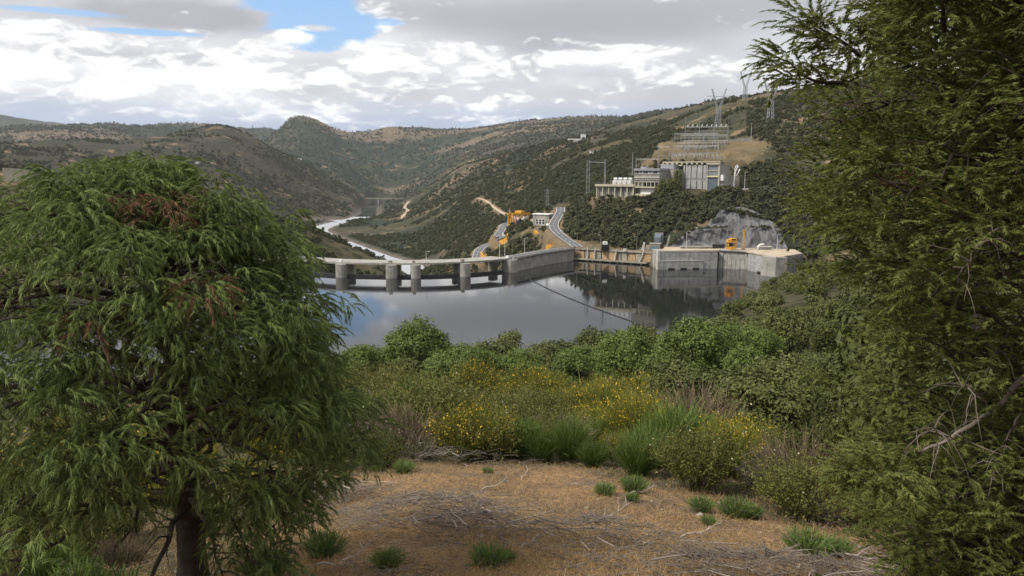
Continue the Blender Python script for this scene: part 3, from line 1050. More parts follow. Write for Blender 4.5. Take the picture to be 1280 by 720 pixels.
def build_dam():
    q, n = crest_at(520)
    dam = thing('arch_dam', (q[0], q[1] + 6, ZR - 2), 0, 'curved grey concrete dam with piers, gates and a roadway across the reservoir', 'dam')
    C, OC = M['concrete'], M['old_concrete']
    piers = [(366, 5.6), (426, 5.4), (489, 5.6), (520, 5.0), (582, 5.4), (640, 7.2)]
    top = ZD - 0.9

    def span(a, b, k=8):
        return [a + (b - a) * i / k for i in range(k + 1)]
    # solid body under the gates
    strip_solid(MB(), span(318, 645, 40), -14, -2.6, ZR - 6, ZW - 0.5).build('spillway_body', C, dam, True)
    for px, w in piers:
        q, n = crest_at(px)
        tdir = np.array((-n[1], n[0]))
        mbp = MB()
        out = []
        hw = w / 2
        for k in range(7):               # rounded nose upstream
            t = PI * k / 6
            out.append(q + tdir * (math.cos(t) * hw) + n * (0.2 + math.sin(t) * hw * 0.75))
        out += [q - tdir * hw - n * 4.2, q + tdir * hw - n * 4.2]
        ar = sum(out[i][0] * out[(i + 1) % len(out)][1] - out[(i + 1) % len(out)][0] * out[i][1] for i in range(len(out)))
        if ar < 0:
            out = out[::-1]
        mbp.prism([tuple(p) for p in out], ZW - 8, top + 0.05)
        p = mbp.build('pier', C, dam, True)
        mbw = MB()
        # capping slab, a little wider than the pier
        cap = [q + (pt - q) * 1.06 for pt in out]
        mbw.prism([tuple(pt) for pt in cap], top + 0.052, top + 0.55)
        mbw.build('pier_cap', C, p, True)
        # rear column
        mr = MB()
        qq = q - n * 13.5
        mr.prism([tuple(qq + tdir * s * hw * 0.62 + n * u) for s, u in ((1, -1.6), (1, 1.6), (-1, 1.6), (-1, -1.6))][::1 if True else -1], ZW - 3, ZD - 1.72)
        mr.build('rear_column', M['cream'] if px < 600 else OC, dam, True)
        # hoist housing on the deck beside the pier
        mh = MB()
        hq = q - n * 2.2
        c = hq - tdir * 0.9
        mh.prism([tuple(c + tdir * a + n * b) for a, b in ((-.8, -.9), (.8, -.9), (.8, .9), (-.8, .9))], ZD + 0.052, ZD + 1.15)
        mh.build('gate_hoist', M['white_paint'] if px in (426, 640) else M['old_concrete'], dam, True)
    # gates between the piers: dark steel at the waterline
    for (a, wa), (b, wb) in zip(piers[:-1], piers[1:]):
        m = 0.012 * 0
        da, db = wa * F / 405 / 2 * 0.96, wb * F / 405 / 2 * 0.96
        g = strip_solid(MB(), span(a + da, b - db, 8), -3.4, -1.4, ZW - 3, ZW + 1.15).build('gate', M['dark_steel_and_shade'], dam, True)
        strip_solid(MB(), span(a + da, b - db, 8), -1.4, -0.9, ZW + 0.95, ZW + 1.3).build('gate_rim', M['dark_steel_and_shade'], g, True)
        # deck span
        d = strip_solid(MB(), span(a, b, 8), -15.5, -0.7, ZD - 0.85, ZD).build('deck_span', C, dam, True)
        strip_solid(MB(), span(a, b, 8), -14.8, -1.5, ZD + 0.003, ZD + 0.05).build('roadway', M['asphalt'], d, True)
        strip_solid(MB(), span(a + da, b - db, 8), -1.6, -0.9, ZD - 1.7, ZD - 0.852).build('girder', M['old_concrete'], d, True)
        strip_solid(MB(), span(a + da, b - db, 8), -15.2, -14.5, ZD - 1.7, ZD - 0.852).build('girder', M['cream'], d, True)
        for off in (-0.85, -15.3):
            mbr = MB()
            pts = [crest_at(px) for px in span(a, b, 10)]
            for q, n in pts:
                p = q + n * off
                mbr.bar((*p, ZD), (*p, ZD + 1.1), 0.07, n=4)
            for h in (0.6, 1.1):
                mbr.tube([(*(q + n * off), ZD + h) for q, n in pts], 0.06, 4)
            mbr.build('railing', M['steel'], d, True)
    # left end deck
    strip_solid(MB(), span(316, 366, 8), -15.5, -0.7, ZD - 0.85, ZD).build('deck_span', C, dam, True)
    strip_solid(MB(), span(318, 362, 8), -9, 0.5, ZW - 8, ZD - 0.852).build('wall_block', C, dam, True)
    # solid wing of big blocks, joints left open
    edges = [645.5, 656, 667, 678.5, 690, 702, 717.3]
    for a, b in zip(edges[:-1], edges[1:]):
        g = 0.12
        wl = strip_solid(MB(), span(a + g, b - g, 3), -6, 0.0, ZW - 8, ZD - 1.25).build('wall_block', C, dam, True)
        strip_solid(MB(), span(a + g + 0.1, b - g - 0.1, 3), -0.5, 0.16, ZW - 7, ZW + 1.3).build('tide_band', M['dark_steel_and_shade'], wl, True)
    strip_solid(MB(), span(645, 717.3, 14), -6, -0.5, ZW - 8, ZD - 1.3).build('core_wall', M['dark_steel_and_shade'], dam, True)
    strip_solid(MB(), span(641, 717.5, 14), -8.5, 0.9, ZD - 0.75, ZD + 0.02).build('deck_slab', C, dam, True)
    strip_solid(MB(), span(641, 717.5, 14), -6.5, 0.35, ZD - 1.22, ZD - 0.755).build('shadow_haunch', M['dark_steel_and_shade'], dam, True)  # dark strip paints in the shadow of the deck overhang
    strip_solid(MB(), span(641, 716, 14), 0.35, 0.75, ZD + 0.022, ZD + 0.5).build('kerb_wall', M['white_concrete'], dam, True)
    mbr = MB()
    for px in span(642, 716, 30):
        q, n = crest_at(px)
        p = q + n * 0.55
        mbr.bar((*p, ZD + 0.5), (*p, ZD + 1.35), 0.06, n=4)
    for h in (0.9, 1.35):
        mbr.tube([(*(q + n * 0.55), ZD + h) for q, n in (crest_at(px) for px in span(642, 716, 14))], 0.06, 4)
    mbr.build('railing', M['steel'], dam, True)
    strip_solid(MB(), span(641, 716, 14), -7.2, -0.3, ZD + 0.022, ZD + 0.06).build('roadway', M['asphalt'], dam, True)
    return dam


build_dam()


# ------------------------------------------------------------------ lamp posts
def lamp_post(base, h, dirx, label, group=None, arm=1.4, mat='pale_steel'):
    t = thing('lamp_post', base, 0, label, 'lamp post', group)
    mb = MB()
    mb.tube([(0, 0, -0.3), (0, 0, h * 0.5), (0, 0, h)], [0.16, 0.13, 0.09], 6)
    mb.build('pole', M[mat], t)
    mb = MB().tube([(0, 0, h - 0.05), (dirx * arm * 0.5, 0, h + 0.22), (dirx * arm, 0, h + 0.25)], 0.06, 5)
    mb.build('arm', M[mat], t)
    mb = MB().prism([(dirx * arm - 0.35, -0.16), (dirx * arm + 0.45, -0.16), (dirx * arm + 0.45, 0.16), (dirx * arm - 0.35, 0.16)], h + 0.12, h + 0.32)
    mb.build('lamp_head', M['white_paint'], t)
    return t


for px, lab in ((535, 'slim lamp post on the dam roadway above the middle gate'), (637, 'pale lamp post at the start of the solid dam wing'),
                (644, 'second pale lamp post close beside the big end pier'), (669.5, 'pale lamp post halfway along the solid dam wing')):
    q, n = crest_at(px)
    p = q - n * 7.3
    lamp_post((p[0], p[1], ZD + 0.02), 8.5 if px > 600 else 5.0, 1, lab, 'lamp posts on the dam')
for px, py, r, lab in ((722.5, 307, 489, 'lamp post where the dam roadway meets the hill road'), (752.5, 307, 486, 'lamp post behind the black hoist cabin on the abutment'),
                       (798, 309, 481, 'brown lamp post beside the small valve house')):
    p = XYR(px, r, 0)
    lamp_post((p.x, p.y, ground1(p.x, p.y)), 8.0, -1, lab, mat='old_concrete')
for px, r, h, lab in ((861, 461, 10, 'tall lamp post in front of the grey rock face, left of the yellow crane'), (976, 464, 9, 'lamp post on the intake deck right of the yellow crane')):
    p = XYR(px, r, 0)
    lamp_post((p.x, p.y, ZI), h, 1, lab)


# ------------------------------------------------------------------ abutment wall with ochre panels, raking posts and a quay
def local_frame(A, B):
    A, B = Vector(A), Vector(B)
    d = B - A
    return A, math.atan2(d.y, d.x), math.hypot(d.x, d.y)


def build_abutment():
    A, rz, L = local_frame((*ABUT[0], 0), (*ABUT[2], 0))
    t = thing('abutment_wall', (A.x, A.y, ZW - 4), rz, 'ochre panelled retaining wall with raking posts and a quay at the waterline', 'retaining wall')
    H = ZD - ZW + 4
    b0 = 4.0                      # water level in local z
    MB().box(0.3, L, 3.6, 9, 0, H - 1.0).build('core_wall', M['earth_wall'], t)
    MB().box(-0.5, L + 3, 2.4, 11, H - 0.96, H - 0.4).build('coping', M['old_concrete'], t)
    rngl = random.Random(5)
    xs = [0.6, 5.8, 9.5, 13.2, 17.2, 22, 27.5, 30.2, 34.2, 39.5, 43, L - 0.4]
    kinds = ['earth', 'old', 'earth', 'old', 'earth', 'earth', 'old', 'old', 'earth2', 'old', 'earth']
    for i, (a, b) in enumerate(zip(xs[:-1], xs[1:])):
        k = kinds[i % len(kinds)]
        m = M['earth_wall'] if k.startswith('earth') else M['old_concrete']
        z1 = H - 1.02 - rngl.choice((0.1, 0.6, 0.9))
        MB().box(a + 0.25, b - 0.25, 3.6 - rngl.choice((0.25, 0.5, 0.75)), 3.62, b0 + 1.6, z1).build('wall_panel', m, t)
        MB().box(b - 0.22, b + 0.18, 2.9, 3.63, b0 + 1.5, H - 1.0).build('post', M['dark_steel_and_shade'] if i % 3 == 0 else M['orange_dirt'], t)
    for x, lean in ((8.4, 0.1), (13.4, 0.4), (27.2, 1.4), (44.0, 2.6)):
        MB().bar((x - lean * .6, 1.9, b0 + 1.3), (x + lean * .4, 2.2, H + 0.9), 0.42, 0.36, 4).build('raking_post', M['white_concrete'], t)
    q = MB().box(-1.0, L - 3, 0.0, 3.55, b0 + 0.75, b0 + 1.45).build('quay_slab', M['old_concrete'], t)
    for x in (1.0, 9.2, 12.5, 17.5, 24, 29, 32, 37.5, 44):
        MB().box(x - 0.5, x + 0.5, 0.5, 3.4, 0, b0 + 0.748).build('quay_pile', M['old_concrete'], q)
    MB().box(-0.8, L - 3.2, 3.0, 3.5, 0, b0 + 0.74).build('shadow_wall', M['dark_steel_and_shade'], q)  # dark sheet stands in for the shade beneath the quay slab
    mb = MB()
    for i in range(26):
        x = i * L / 25
        mb.bar((x, 2.7, H - 0.4), (x, 2.7, H + 0.6), 0.05, n=4)
    mb.bar((0, 2.7, H + 0.6), (L, 2.7, H + 0.6), 0.05, n=4)
    mb.build('railing', M['steel'], t)
    # short bay in plain concrete between the dam and the panels
    return t


build_abutment()

# black hoist cabin standing on the abutment
p = XYR(757, 480, 0)
zc = ground1(p.x, p.y)
t = thing('hoist_cabin', (p.x, p.y - 4.2, ZD - 0.36), R(8), 'black machine cabin with a white roof box on the abutment edge', 'machine cabin')
MB().box(-2.6, 2.6, -1.4, 1.4, 0, 0.7).build('chassis', M['dark_steel_and_shade'], t)
MB().box(-2.1, 2.1, -1.2, 1.2, 0.702, 3.3).build('cabin', M['dark'], t)
for s in (-1, 1):
    MB().bar((2.4 * s, -1.2, 0.7), (1.6 * s, -1.2, 4.1), 0.16, n=4).build('strut', M['dark_steel_and_shade'], t)
MB().box(-1.25, 1.25, -1.0, 1.0, 3.302, 5.2).build('roof_box', M['white_paint'], t)
p = XYR(782, 474, 0)
t = thing('equipment_box', (p.x, p.y - 4.0, ZD - 0.37), 0, 'small white box on the abutment rail near the valve house', 'box')
MB().box(-0.8, 0.8, -0.5, 0.5, 0, 1.5).build('casing', M['white_paint'], t, bevel=0.08)
MB().box(-0.9, 0.9, -0.6, 0.6, 1.502, 1.7).build('lid', M['white_concrete'], t)


def build_valve_house():
    A, rz, L = local_frame(XYR(803, 478, 0), XYR(838, 475, 0))
    z = ground1(A.x, A.y) - 0.5
    t = thing('valve_house', (A.x, A.y, z), rz, 'small grey valve house with a blue shutter and sloping side walls below the scrub', 'building')
    MB().box(5.5, 11.5, 0.4, 5, 0, 4.4).build('wall', M['old_concrete'], t)
    MB().box(6.0, 10.8, 0.28, 0.42, 0.6, 3.2).build('shutter', mat_simple('blue_shutter', (0.12, 0.19, 0.22), (0.09, 0.14, 0.17), 1.0, 0.5), t)
    MB().box(5.0, 12.0, 0.1, 5.2, 4.402, 4.8).build('roof', M['concrete'], t)
    MB().prism([(7.0, 5.0), (11.0, 5.0), (11.0, 9), (7.0, 9)], 2.0, [8.0, 8.0, 10.2, 10.2]).build('stair_housing', M['blue_glass'], t)
    MB().prism([(6.6, 9.0), (11.8, 9.0), (11.8, 9.8), (6.6, 9.8)], 2, 10.6).build('portal_slab', M['concrete'], t)
    MB().extrude_y([(0.2, 0), (2.0, 0), (2.6, 5.2), (1.6, 5.4)], 0.0, 1.2).build('wing_wall', M['white_concrete'], t)
    MB().extrude_y([(14.0, 0), (15.2, 0), (17.4, 9.5), (16.6, 9.8)], 1.0, 2.2).build('wing_wall', M['concrete'], t)
    MB().box(2.8, 5.4, 0.6, 4, 0, 3.4).build('side_wall', M['old_concrete'], t)
    mb = MB()
    for i in range(7):
        mb.bar((2.6 + i * 1.6, -0.6, 0), (2.6 + i * 1.6, -0.6, 1.6), 0.06, n=4)
    mb.bar((2.6, -0.6, 1.6), (12.2, -0.6, 1.6), 0.06, n=4)
    mb.build('railing', M['steel'], t)


build_valve_house()


# ------------------------------------------------------------------ intake block
def build_intake():
    A, B, Cc, D, E = INTAKE
    t = thing('intake_block', (A.x, A.y, ZW - 8), 0, 'massive pale concrete intake with a battered centre bay at the water edge', 'water intake')
    H0, H1 = ZW - 8, ZI
    NCm, CM = M['new_concrete'], M['concrete']

    def face(P0, P1, z0, z1, depth, off, name, mat, batter=0.0, parent=t):
        u = (P1 - P0)
        u = Vector((u.x, u.y, 0)).normalized()
        n = Vector((u.y, -u.x, 0))
        if n.y > 0 and abs(n.y) > abs(n.x):
            n = -n
        q0, q1 = P0 + n * off, P1 + n * off
        pts = [(q0.x, q0.y), (q1.x, q1.y), (q1.x - n.x * depth, q1.y - n.y * depth), (q0.x - n.x * depth, q0.y - n.y * depth)]
        mb = MB()
        vs = [(x, y, z0) for x, y in pts]
        sh = -n * batter
        vs += [(pts[0][0] + sh.x, pts[0][1] + sh.y, z1), (pts[1][0] + sh.x, pts[1][1] + sh.y, z1), (pts[2][0], pts[2][1], z1), (pts[3][0], pts[3][1], z1)]
        mb.poly(vs, [(0, 3, 2, 1), (4, 5, 6, 7), (0, 1, 5, 4), (1, 2, 6, 5), (2, 3, 7, 6), (3, 0, 4, 7)])
        return mb.build(name, mat, parent, True)

    def panels(P0, P1, rows, cols, off, depth):
        """formwork panels with open joints"""
        for (z0, z1, o_) in rows:
            for c in range(cols):
                a = P0.lerp(P1, c / cols)
                b = P0.lerp(P1, (c + 1) / cols)
                g = 0.05
                aa, bb = a.lerp(b, g / max((b - a).length, .1)), b.lerp(a, g / max((b - a).length, .1))
                face(aa, bb, z0 + 0.04, z1 - 0.04, depth, off + o_, 'wall_panel', NCm)
    # left part: lower step forward, upper wall behind
    a1 = A.lerp(B, 0.035)
    a2 = A.lerp(B, 0.76)
    face(a1, B, H0, H1 - 0.1, 14, -0.35, 'core_wall', CM)
    panels(A, a2, [(ZW - 3, ZW + 2.2, 0.6), (ZW + 2.2, ZW + 4.6, 0.6)], 6, 0.0, 2.0)
    face(A, a2, ZW + 4.6, ZW + 4.85, 2.2, 0.75, 'ledge', M['white_concrete'])
    panels(a1, B, [(ZW + 4.9, ZW + 7.4, 0.0), (ZW + 7.4, ZI, 0.0)], 6, 0.0, 0.4)
    panels(a2, B, [(ZW - 3, ZW + 2.2, 0.0), (ZW + 2.2, ZW + 4.86, 0.0)], 2, 0.0, 0.4)
    for k in (0.23, 0.50, 0.77):
        c = A.lerp(a2, k)
        d = A.lerp(a2, k + 0.14)
        face(c, d, ZW - 2, ZW + 0.75, 0.6, 0.66, 'inlet_slot', M['dark'])
    # centre bay, leaning back
    n = (B - Cc).cross(Vector((0, 0, 1))).normalized()
    cols = 7
    for i in range(cols):
        a, b = B.lerp(Cc, (i + 0.03) / cols), B.lerp(Cc, (i + 0.97) / cols)
        arc = -1.6 + 1.0 * (1 - ((i + 0.5) / cols * 2 - 1) ** 2) * -1
        face(a, b, H0, ZI - 0.4, 10, arc, 'bay_panel', M['concrete'], batter=2.6)
    face(B, Cc, H0, ZI - 0.42, 9, -4.6, 'core_wall', CM)
    face(B, Cc, ZI - 0.4, ZI + 0.25, 2.0, -3.6, 'parapet', NCm)
    # right part
    face(Cc, D, H0, H1 - 0.12, 6, -0.35, 'core_wall', CM)
    rows = [(ZW - 3, ZW + 2.4, 0), (ZW + 2.4, ZW + 5.0, 0), (ZW + 5.0, ZW + 7.4, 0.0), (ZW + 7.4, ZI, 0.0)]
    panels(Cc, D, rows, 4, 0.0, 0.4)
    for k in (0.36, 0.66):
        face(Cc.lerp(D, k), Cc.lerp(D, k + 0.14), ZW - 2, ZW + 0.8, 0.6, 0.08, 'inlet_slot', M['dark'])
    face(D + Vector((0.1, 0.1, 0)), E, H0, H1 - 0.12, 8, -0.35, 'core_wall', CM)
    panels(D, E, rows, 3, 0.0, 0.4)
    # deck slab
    pts = [a1, B, B + Vector((0, 4.5, 0)), Cc + Vector((0, 4.0, 0)), Cc, D, E, XYR(1000, 476, 0), XYR(905, 478, 0), XYR(832, 472, 0)]
    inner = []
    cen = sum((Vector((p.x, p.y, 0)) for p in pts), Vector()) / len(pts)
    for p in pts:
        v = Vector((p.x, p.y, 0))
        inner.append(tuple((v + (cen - v).normalized() * 0.7)[:2]))
    ar = sum(inner[i][0] * inner[(i + 1) % len(inner)][1] - inner[(i + 1) % len(inner)][0] * inner[i][1] for i in range(len(inner)))
    if ar < 0:
        inner = inner[::-1]
    MB().prism(inner, ZI - 0.6, ZI - 0.02).build('deck', M['gravel'], t, True)
    # parapets
    face(a1, B, ZI + 0.002, ZI + 0.35, 0.5, -0.05, 'parapet', M['white_concrete'])
    face(Cc, D, ZI + 0.002, ZI + 0.35, 0.5, -0.05, 'parapet', M['white_concrete'])
    # left end stub
    face(A, a1, H0, ZI + 0.6, 3, 0.3, 'end_buttress', M['white_concrete'])
    return A, B, Cc, D


IA, IB, IC, ID = build_intake()


# yellow crane on the intake
def build_crane():
    p = XYR(918.0, 462.5, 0)
    t = thing('gantry_crane', (p.x, p.y, ZI - 0.02), R(4), 'yellow trash rack crane with a cab and chute on the intake deck', 'crane')
    t.scale = (0.82, 0.82, 0.86)
    Y = M['yellow']
    for x in (-2.6, 2.6):
        for y in (-1.6, 1.8):
            MB().box(x - 0.3, x + 0.3, y - 0.3, y + 0.3, 0, 5.0).build('leg', Y, t)
    MB().box(-3.2, 3.2, -2.2, 2.3, 5.002, 5.6).build('platform', Y, t)
    c = MB().box(-1.0, 2.9, -2.0, 1.9, 5.602, 7.6).build('cab', Y, t, bevel=0.12)
    MB().box(-0.6, 2.4, -2.06, -1.9, 6.3, 7.2).build('cab_window', M['dark'], c)
    MB().box(-2.9, -1.1, -1.6, 1.6, 5.602, 6.7).build('winch_housing', Y, t)
    MB().box(-2.2, 1.0, -0.6, 1.2, 1.4, 4.4).build('machine_box', M['dark_steel_and_shade'], t)
    MB().extrude_y([(-2.7, -0.4), (0.8, -0.4), (1.2, 2.2), (-1.8, 2.2)], -3.4, -1.95).build('chute', Y, t)
    MB().bar((2.6, 0, 1.0), (-2.6, 0, 4.6), 0.16, n=4).build('brace', Y, t)
    MB().box(0.4, 0.9, -0.2, 0.3, 7.602, 11.8).build('mast', M['orange_dirt'], t)
    p2 = XYR(933.5, 466, 0)
    t2 = thing('crane_mast', (p2.x, p2.y, ZI - 0.02), 0, 'free standing yellow lattice mast right of the yellow crane', 'mast')
    mb = MB()
    for x in (-0.35, 0.35):
        for y in (-0.35, 0.35):
            mb.bar((x, y, 0), (x, y, 11), 0.13, n=4)
    for i in range(11):
        mb.bar((-0.35, -0.35, i), (0.35, -0.35, i + 1), 0.09, n=4)
        mb.bar((-0.35, 0.35, i + 1), (0.35, 0.35, i), 0.09, n=4)
        mb.bar((-0.35, -0.35, i), (-0.35, 0.35, i + 1), 0.09, n=4)
    mb.build('lattice', Y, t2)
    MB().box(-0.6, 0.6, -0.6, 0.6, 11.002, 11.4).build('mast_head', Y, t2)
    MB().box(-0.9, 0.9, -0.9, 0.9, 0.0, 0.5).build('foot_plate', M['dark_steel_and_shade'], t2)


build_crane()
p = XYR(952, 466, 0)
t = thing('vent_pipe', (p.x, p.y, ZI - 0.05), 0, 'white bent vent pipe on the intake deck beside a low roof', 'pipe')
MB().tube([(0, 0, 0), (0, 0, 1.6), (0.4, 0, 2.5), (1.2, 0, 3.0), (2.4, 0, 3.2), (3.4, 0, 3.0)], 0.5, 8).build('pipe', M['white_paint'], t, smooth=True)
MB().lathe([(0.8, 0.0), (0.8, 0.3), (0.6, 0.35)], 10).build('flange', M['steel'], t)
p = XYR(959, 468, 0)
t = thing('low_shed', (p.x, p.y, ZI - 0.02), 0, 'low pale shed on the intake deck next to the bent pipe', 'shed')
MB().box(-3.5, 4.0, -1.2, 1.5, 0, 1.5).build('wall', M['concrete'], t)
MB().box(-3.8, 4.3, -1.5, 1.8, 1.502, 1.8).build('roof', M['white_concrete'], t)
p = XYR(880, 465, 0)
t = thing('low_parapet', (p.x, p.y, ZI - 0.02), 0, 'long low grey box on the intake deck left of the crane', 'plant box')
MB().box(-12, 6, -0.7, 1.0, 0, 1.2).build('casing', M['concrete'], t)
MB().prism([(-12.2, -0.9), (6.2, -0.9), (6.2, 1.2), (-12.2, 1.2)], 1.202, 1.45).build('cover', M['white_concrete'], t)
MB().box(6.6, 13.5, 0.4, 1.2, 0, 2.4).build('dark_screen', M['dark_steel_and_shade'], t)


# ------------------------------------------------------------------ quarried rock face, two tiers
def build_rock_face():
    m, t_, b, out = mat_base('quarried_grey_rock')
    tc = t_.node('ShaderNodeTexCoord')
    P = tc.outputs['Object']
    mp = t_.node('ShaderNodeMapping')
    mp.inputs['Scale'].default_value = (1, 1, 0.16)
    t_.l.new(P, mp.inputs[0])
    n1 = t_.noise(mp.outputs[0], 0.35, 8, 0.7, 0.6)
    n2 = t_.noise(P, 0.12, 6, 0.65)
    n3 = t_.noise(mp.outputs[0], 1.3, 6, 0.75)
    col = t_.mix(t_.step(n1, 0.36, 0.62), (0.05, 0.05, 0.053), (0.145, 0.147, 0.152))
    col = t_.mix(t_.math('MULTIPLY', t_.step(n3, 0.56, 0.68), 0.7), col, (0.26, 0.255, 0.25))
    col = t_.mix(t_.math('MULTIPLY', t_.step(n2, 0.6, 0.72), 0.5), col, (0.15, 0.115, 0.075))
    t_.put(b.inputs['Base Color'], col)
    b.inputs['Roughness'].default_value = 0.9
    bp = t_.node('ShaderNodeBump')
    bp.inputs['Strength'].default_value = 0.8
    bp.inputs['Distance'].default_value = 0.5
    t_.l.new(n3, bp.inputs['Height'])
    t_.l.new(bp.outputs[0], b.inputs['Normal'])

    def tier(top_px, r0, zfoot, lean, nm):
        pxs = np.linspace(top_px[0][0], top_px[-1][0], 110)
        tops = np.interp(pxs, [q[0] for q in top_px], [q[1] for q in top_px])
        rows = 26
        V = np.zeros((rows, len(pxs), 3))
        for j, (px, py) in enumerate(zip(pxs, tops)):
            ptop = PR(px, py, r0 + lean)
            h = max(ptop.z - zfoot, 0.3)
            for i in range(rows):
                k = i / (rows - 1)
                q = XYR(px, r0 + lean * k * min(1.0, h / 8), zfoot + h * k)
                V[i, j] = q
        X = V[..., 0].copy()
        Zz = V[..., 2].copy()
        d = 2.6 * fbm2(X / 4.2, Zz / 9 + 3, 4, 0.6) + 4.5 * fbm2(X / 17, Zz / 22, 2)
        cr = np.abs(vnoise(X / 2.6, Zz / 9)) * 1.6
        V[..., 1] += (d + cr) * (0.25 + 0.75 * np.sin(np.linspace(0, PI, rows)))[:, None]
        idx = np.arange(rows * len(pxs)).reshape(rows, len(pxs))
        Fq = np.stack([idx[:-1, :-1], idx[:-1, 1:], idx[1:, 1:], idx[1:, :-1]], -1).reshape(-1, 4)
        o = mesh_np(nm, V.reshape(-1, 3), Fq, m)
        tag(o, kind='structure')
    tier(((830, 316), (836, 308), (846, 300), (856, 290), (866, 284), (900, 281), (940, 281), (968, 284), (978, 296), (988, 314)), 474, ZI - 1.5, 9, 'rock_face')
    tier(((884, 283), (888, 274), (896, 264), (912, 258.5), (930, 259), (946, 265), (958, 272), (970, 280), (976, 285)), 489, PR(920, 288, 486).z, 11, 'rock_face')
    # handrail slab on the ledge
    A, B = PR(915, 282.5, 486), PR(935, 282, 486)
    t = thing('ledge_slab', (A.x, A.y, A.z), math.atan2(B.y - A.y, B.x - A.x), 'pale slab on the ledge between the two rock tiers', 'slab')
    L = (B - A).length
    MB().box(0, L, -0.6, 1.2, -1.5, 0.3).build('slab', M['white_concrete'], t)


build_rock_face()


# ------------------------------------------------------------------ roads
def road(name, line, hw, mat, marks=True, parapet=None):
    P = [np.array(p) for p in line]
    n = len(P)
    mb = MB()
    L, Rr_ = [], []
    for i, p in enumerate(P):
        d = P[min(i + 1, n - 1)][:2] - P[max(i - 1, 0)][:2]
        d = d / (np.linalg.norm(d) + 1e-9)
        nn = np.array((-d[1], d[0]))
        L.append(((p[0] + nn[0] * hw), (p[1] + nn[1] * hw), p[2] + 0.45))
        Rr_.append(((p[0] - nn[0] * hw), (p[1] - nn[1] * hw), p[2] + 0.45))
    dn = lambda q: (q[0], q[1], q[2] - 1.6)
    vs = L + Rr_ + [dn(q) for q in L] + [dn(q) for q in Rr_]
    fs = []
    for i in range(n - 1):
        fs += [(i, n + i, n + i + 1, i + 1), (i, i + 1, 2 * n + i + 1, 2 * n + i), (n + i, 3 * n + i, 3 * n + i + 1, n + i + 1)]
    mb.poly(vs, fs)
    o = mb.build(name, mat)
    tag(o, kind='structure')
    if marks:
        for s, w in ((-0.86, 0.13), (0.86, 0.13), (0.0, 0.1)):
            mk = MB()
            a, b = [], []
            for l, r in zip(L, Rr_):
                l, r = np.array(l), np.array(r)
                c = (l + r) / 2
                u = (l - r) / (2 * hw)
                a.append(tuple(c + u * (s * hw + w) + np.array((0, 0, 0.02))))
                b.append(tuple(c + u * (s * hw - w) + np.array((0, 0, 0.02))))
            mk.poly(a + b, [(i, n + i, n + i + 1, i + 1) for i in range(n - 1) if s != 0 or i % 2 == 0])
            mk.build('road_marking', M['road_white'], o)
    return L, Rr_


RH_L, RH_R = road('road', ROAD_HIGH, 3.6, M['asphalt'])
RL_L, RL_R = road('road', ROAD_LOW, 3.4, M['asphalt'])
road('dirt_track', TRACK, 2.0, M['gravel'], False)
road('dirt_track', TRACK_FAR, 3.0, M['gravel'], False)


# yellow painted parapets and walls along the roads
def wall_along(pts, h0, h1, thick, label, mat='yellow', cat='wall', name='parapet_wall', coping=True):
    t = thing(name, tuple(pts[0]), 0, label, cat)
    mb, mc = MB(), MB()
    n = len(pts)
    P = [np.array(p) for p in pts]
    a, b = [], []
    for i, p in enumerate(P):
        d = P[min(i + 1, n - 1)][:2] - P[max(i - 1, 0)][:2]
        d = d / (np.linalg.norm(d) + 1e-9)
        nn = np.array((-d[1], d[0]))
        a.append(p[:2] + nn * thick / 2)
        b.append(p[:2] - nn * thick / 2)

    def solid(m, z0, z1, grow):
        A = [p + (p - q) * grow for p, q in zip(a, b)]
        B = [q + (q - p) * grow for p, q in zip(a, b)]
        vs = [(*p, P[i][2] + z0[i]) for i, p in enumerate(A)] + [(*p, P[i][2] + z0[i]) for i, p in enumerate(B)]
        vs += [(*p, P[i][2] + z1[i]) for i, p in enumerate(A)] + [(*p, P[i][2] + z1[i]) for i, p in enumerate(B)]
        fs = []
        for i in range(n - 1):
            fs += [(i, n + i, n + i + 1, i + 1), (2 * n + i, 2 * n + i + 1, 3 * n + i + 1, 3 * n + i),
                   (i, i + 1, 2 * n + i + 1, 2 * n + i), (n + i, 3 * n + i, 3 * n + i + 1, n + i + 1)]
        fs += [(0, 2 * n, 3 * n, n), (n - 1, 2 * n - 1, 4 * n - 1, 3 * n - 1)]
        m.poly(vs, fs)
    h1 = h1 if hasattr(h1, '__len__') else [h1] * n
    h0 = h0 if hasattr(h0, '__len__') else [h0] * n
    solid(mb, h0, h1, 0)
    mb.build('wall', M[mat], t, True)
    if coping:
        solid(mc, [h + 0.003 for h in h1], [h + 0.22 for h in h1], 0.12)
        mc.build('coping', M[mat] if mat == 'yellow' else M['white_concrete'], t, True)
    return t


wall_along([PR(624.5, 305, 606), PR(629, 303.5, 598), PR(634, 300, 592), PR(634.5, 296, 596)], -2, 2.6, 0.6, 'curved yellow wall on the outside of the hairpin bend')
wall_along([PR(668, 293, 570), PR(673, 296.5, 560), PR(679, 298, 552), PR(684, 298.5, 548)], -2, 3.0, 0.6, 'long yellow retaining wall below the white control building')
wall_along([PR(694, 304, 520), PR(698, 303.5, 519), PR(703, 301, 519)], -1, 3.0, 0.6, 'short yellow wall below the hill road bend')
wall_along([PR(683, 312, 505), PR(689, 311.5, 503), PR(695, 309, 503)], -2, 3.0, 0.8, 'bright yellow wedge wall just behind the dam wing')
wall_along([PR(601, 319, 560), PR(603.5, 323, 552), PR(607, 325, 545), PR(608, 322, 550)], -1, 2.2, 0.6, 'small yellow wall beside the lower road near the gates')
wall_along([PR(712, 310.5, 492), PR(711, 308, 497), PR(709, 305.5, 500), PR(704, 306.5, 499), PR(696, 310.5, 497)], -1, 0.7, 0.5, 'pale curved kerb wall round the junction by the dam', 'white_concrete')
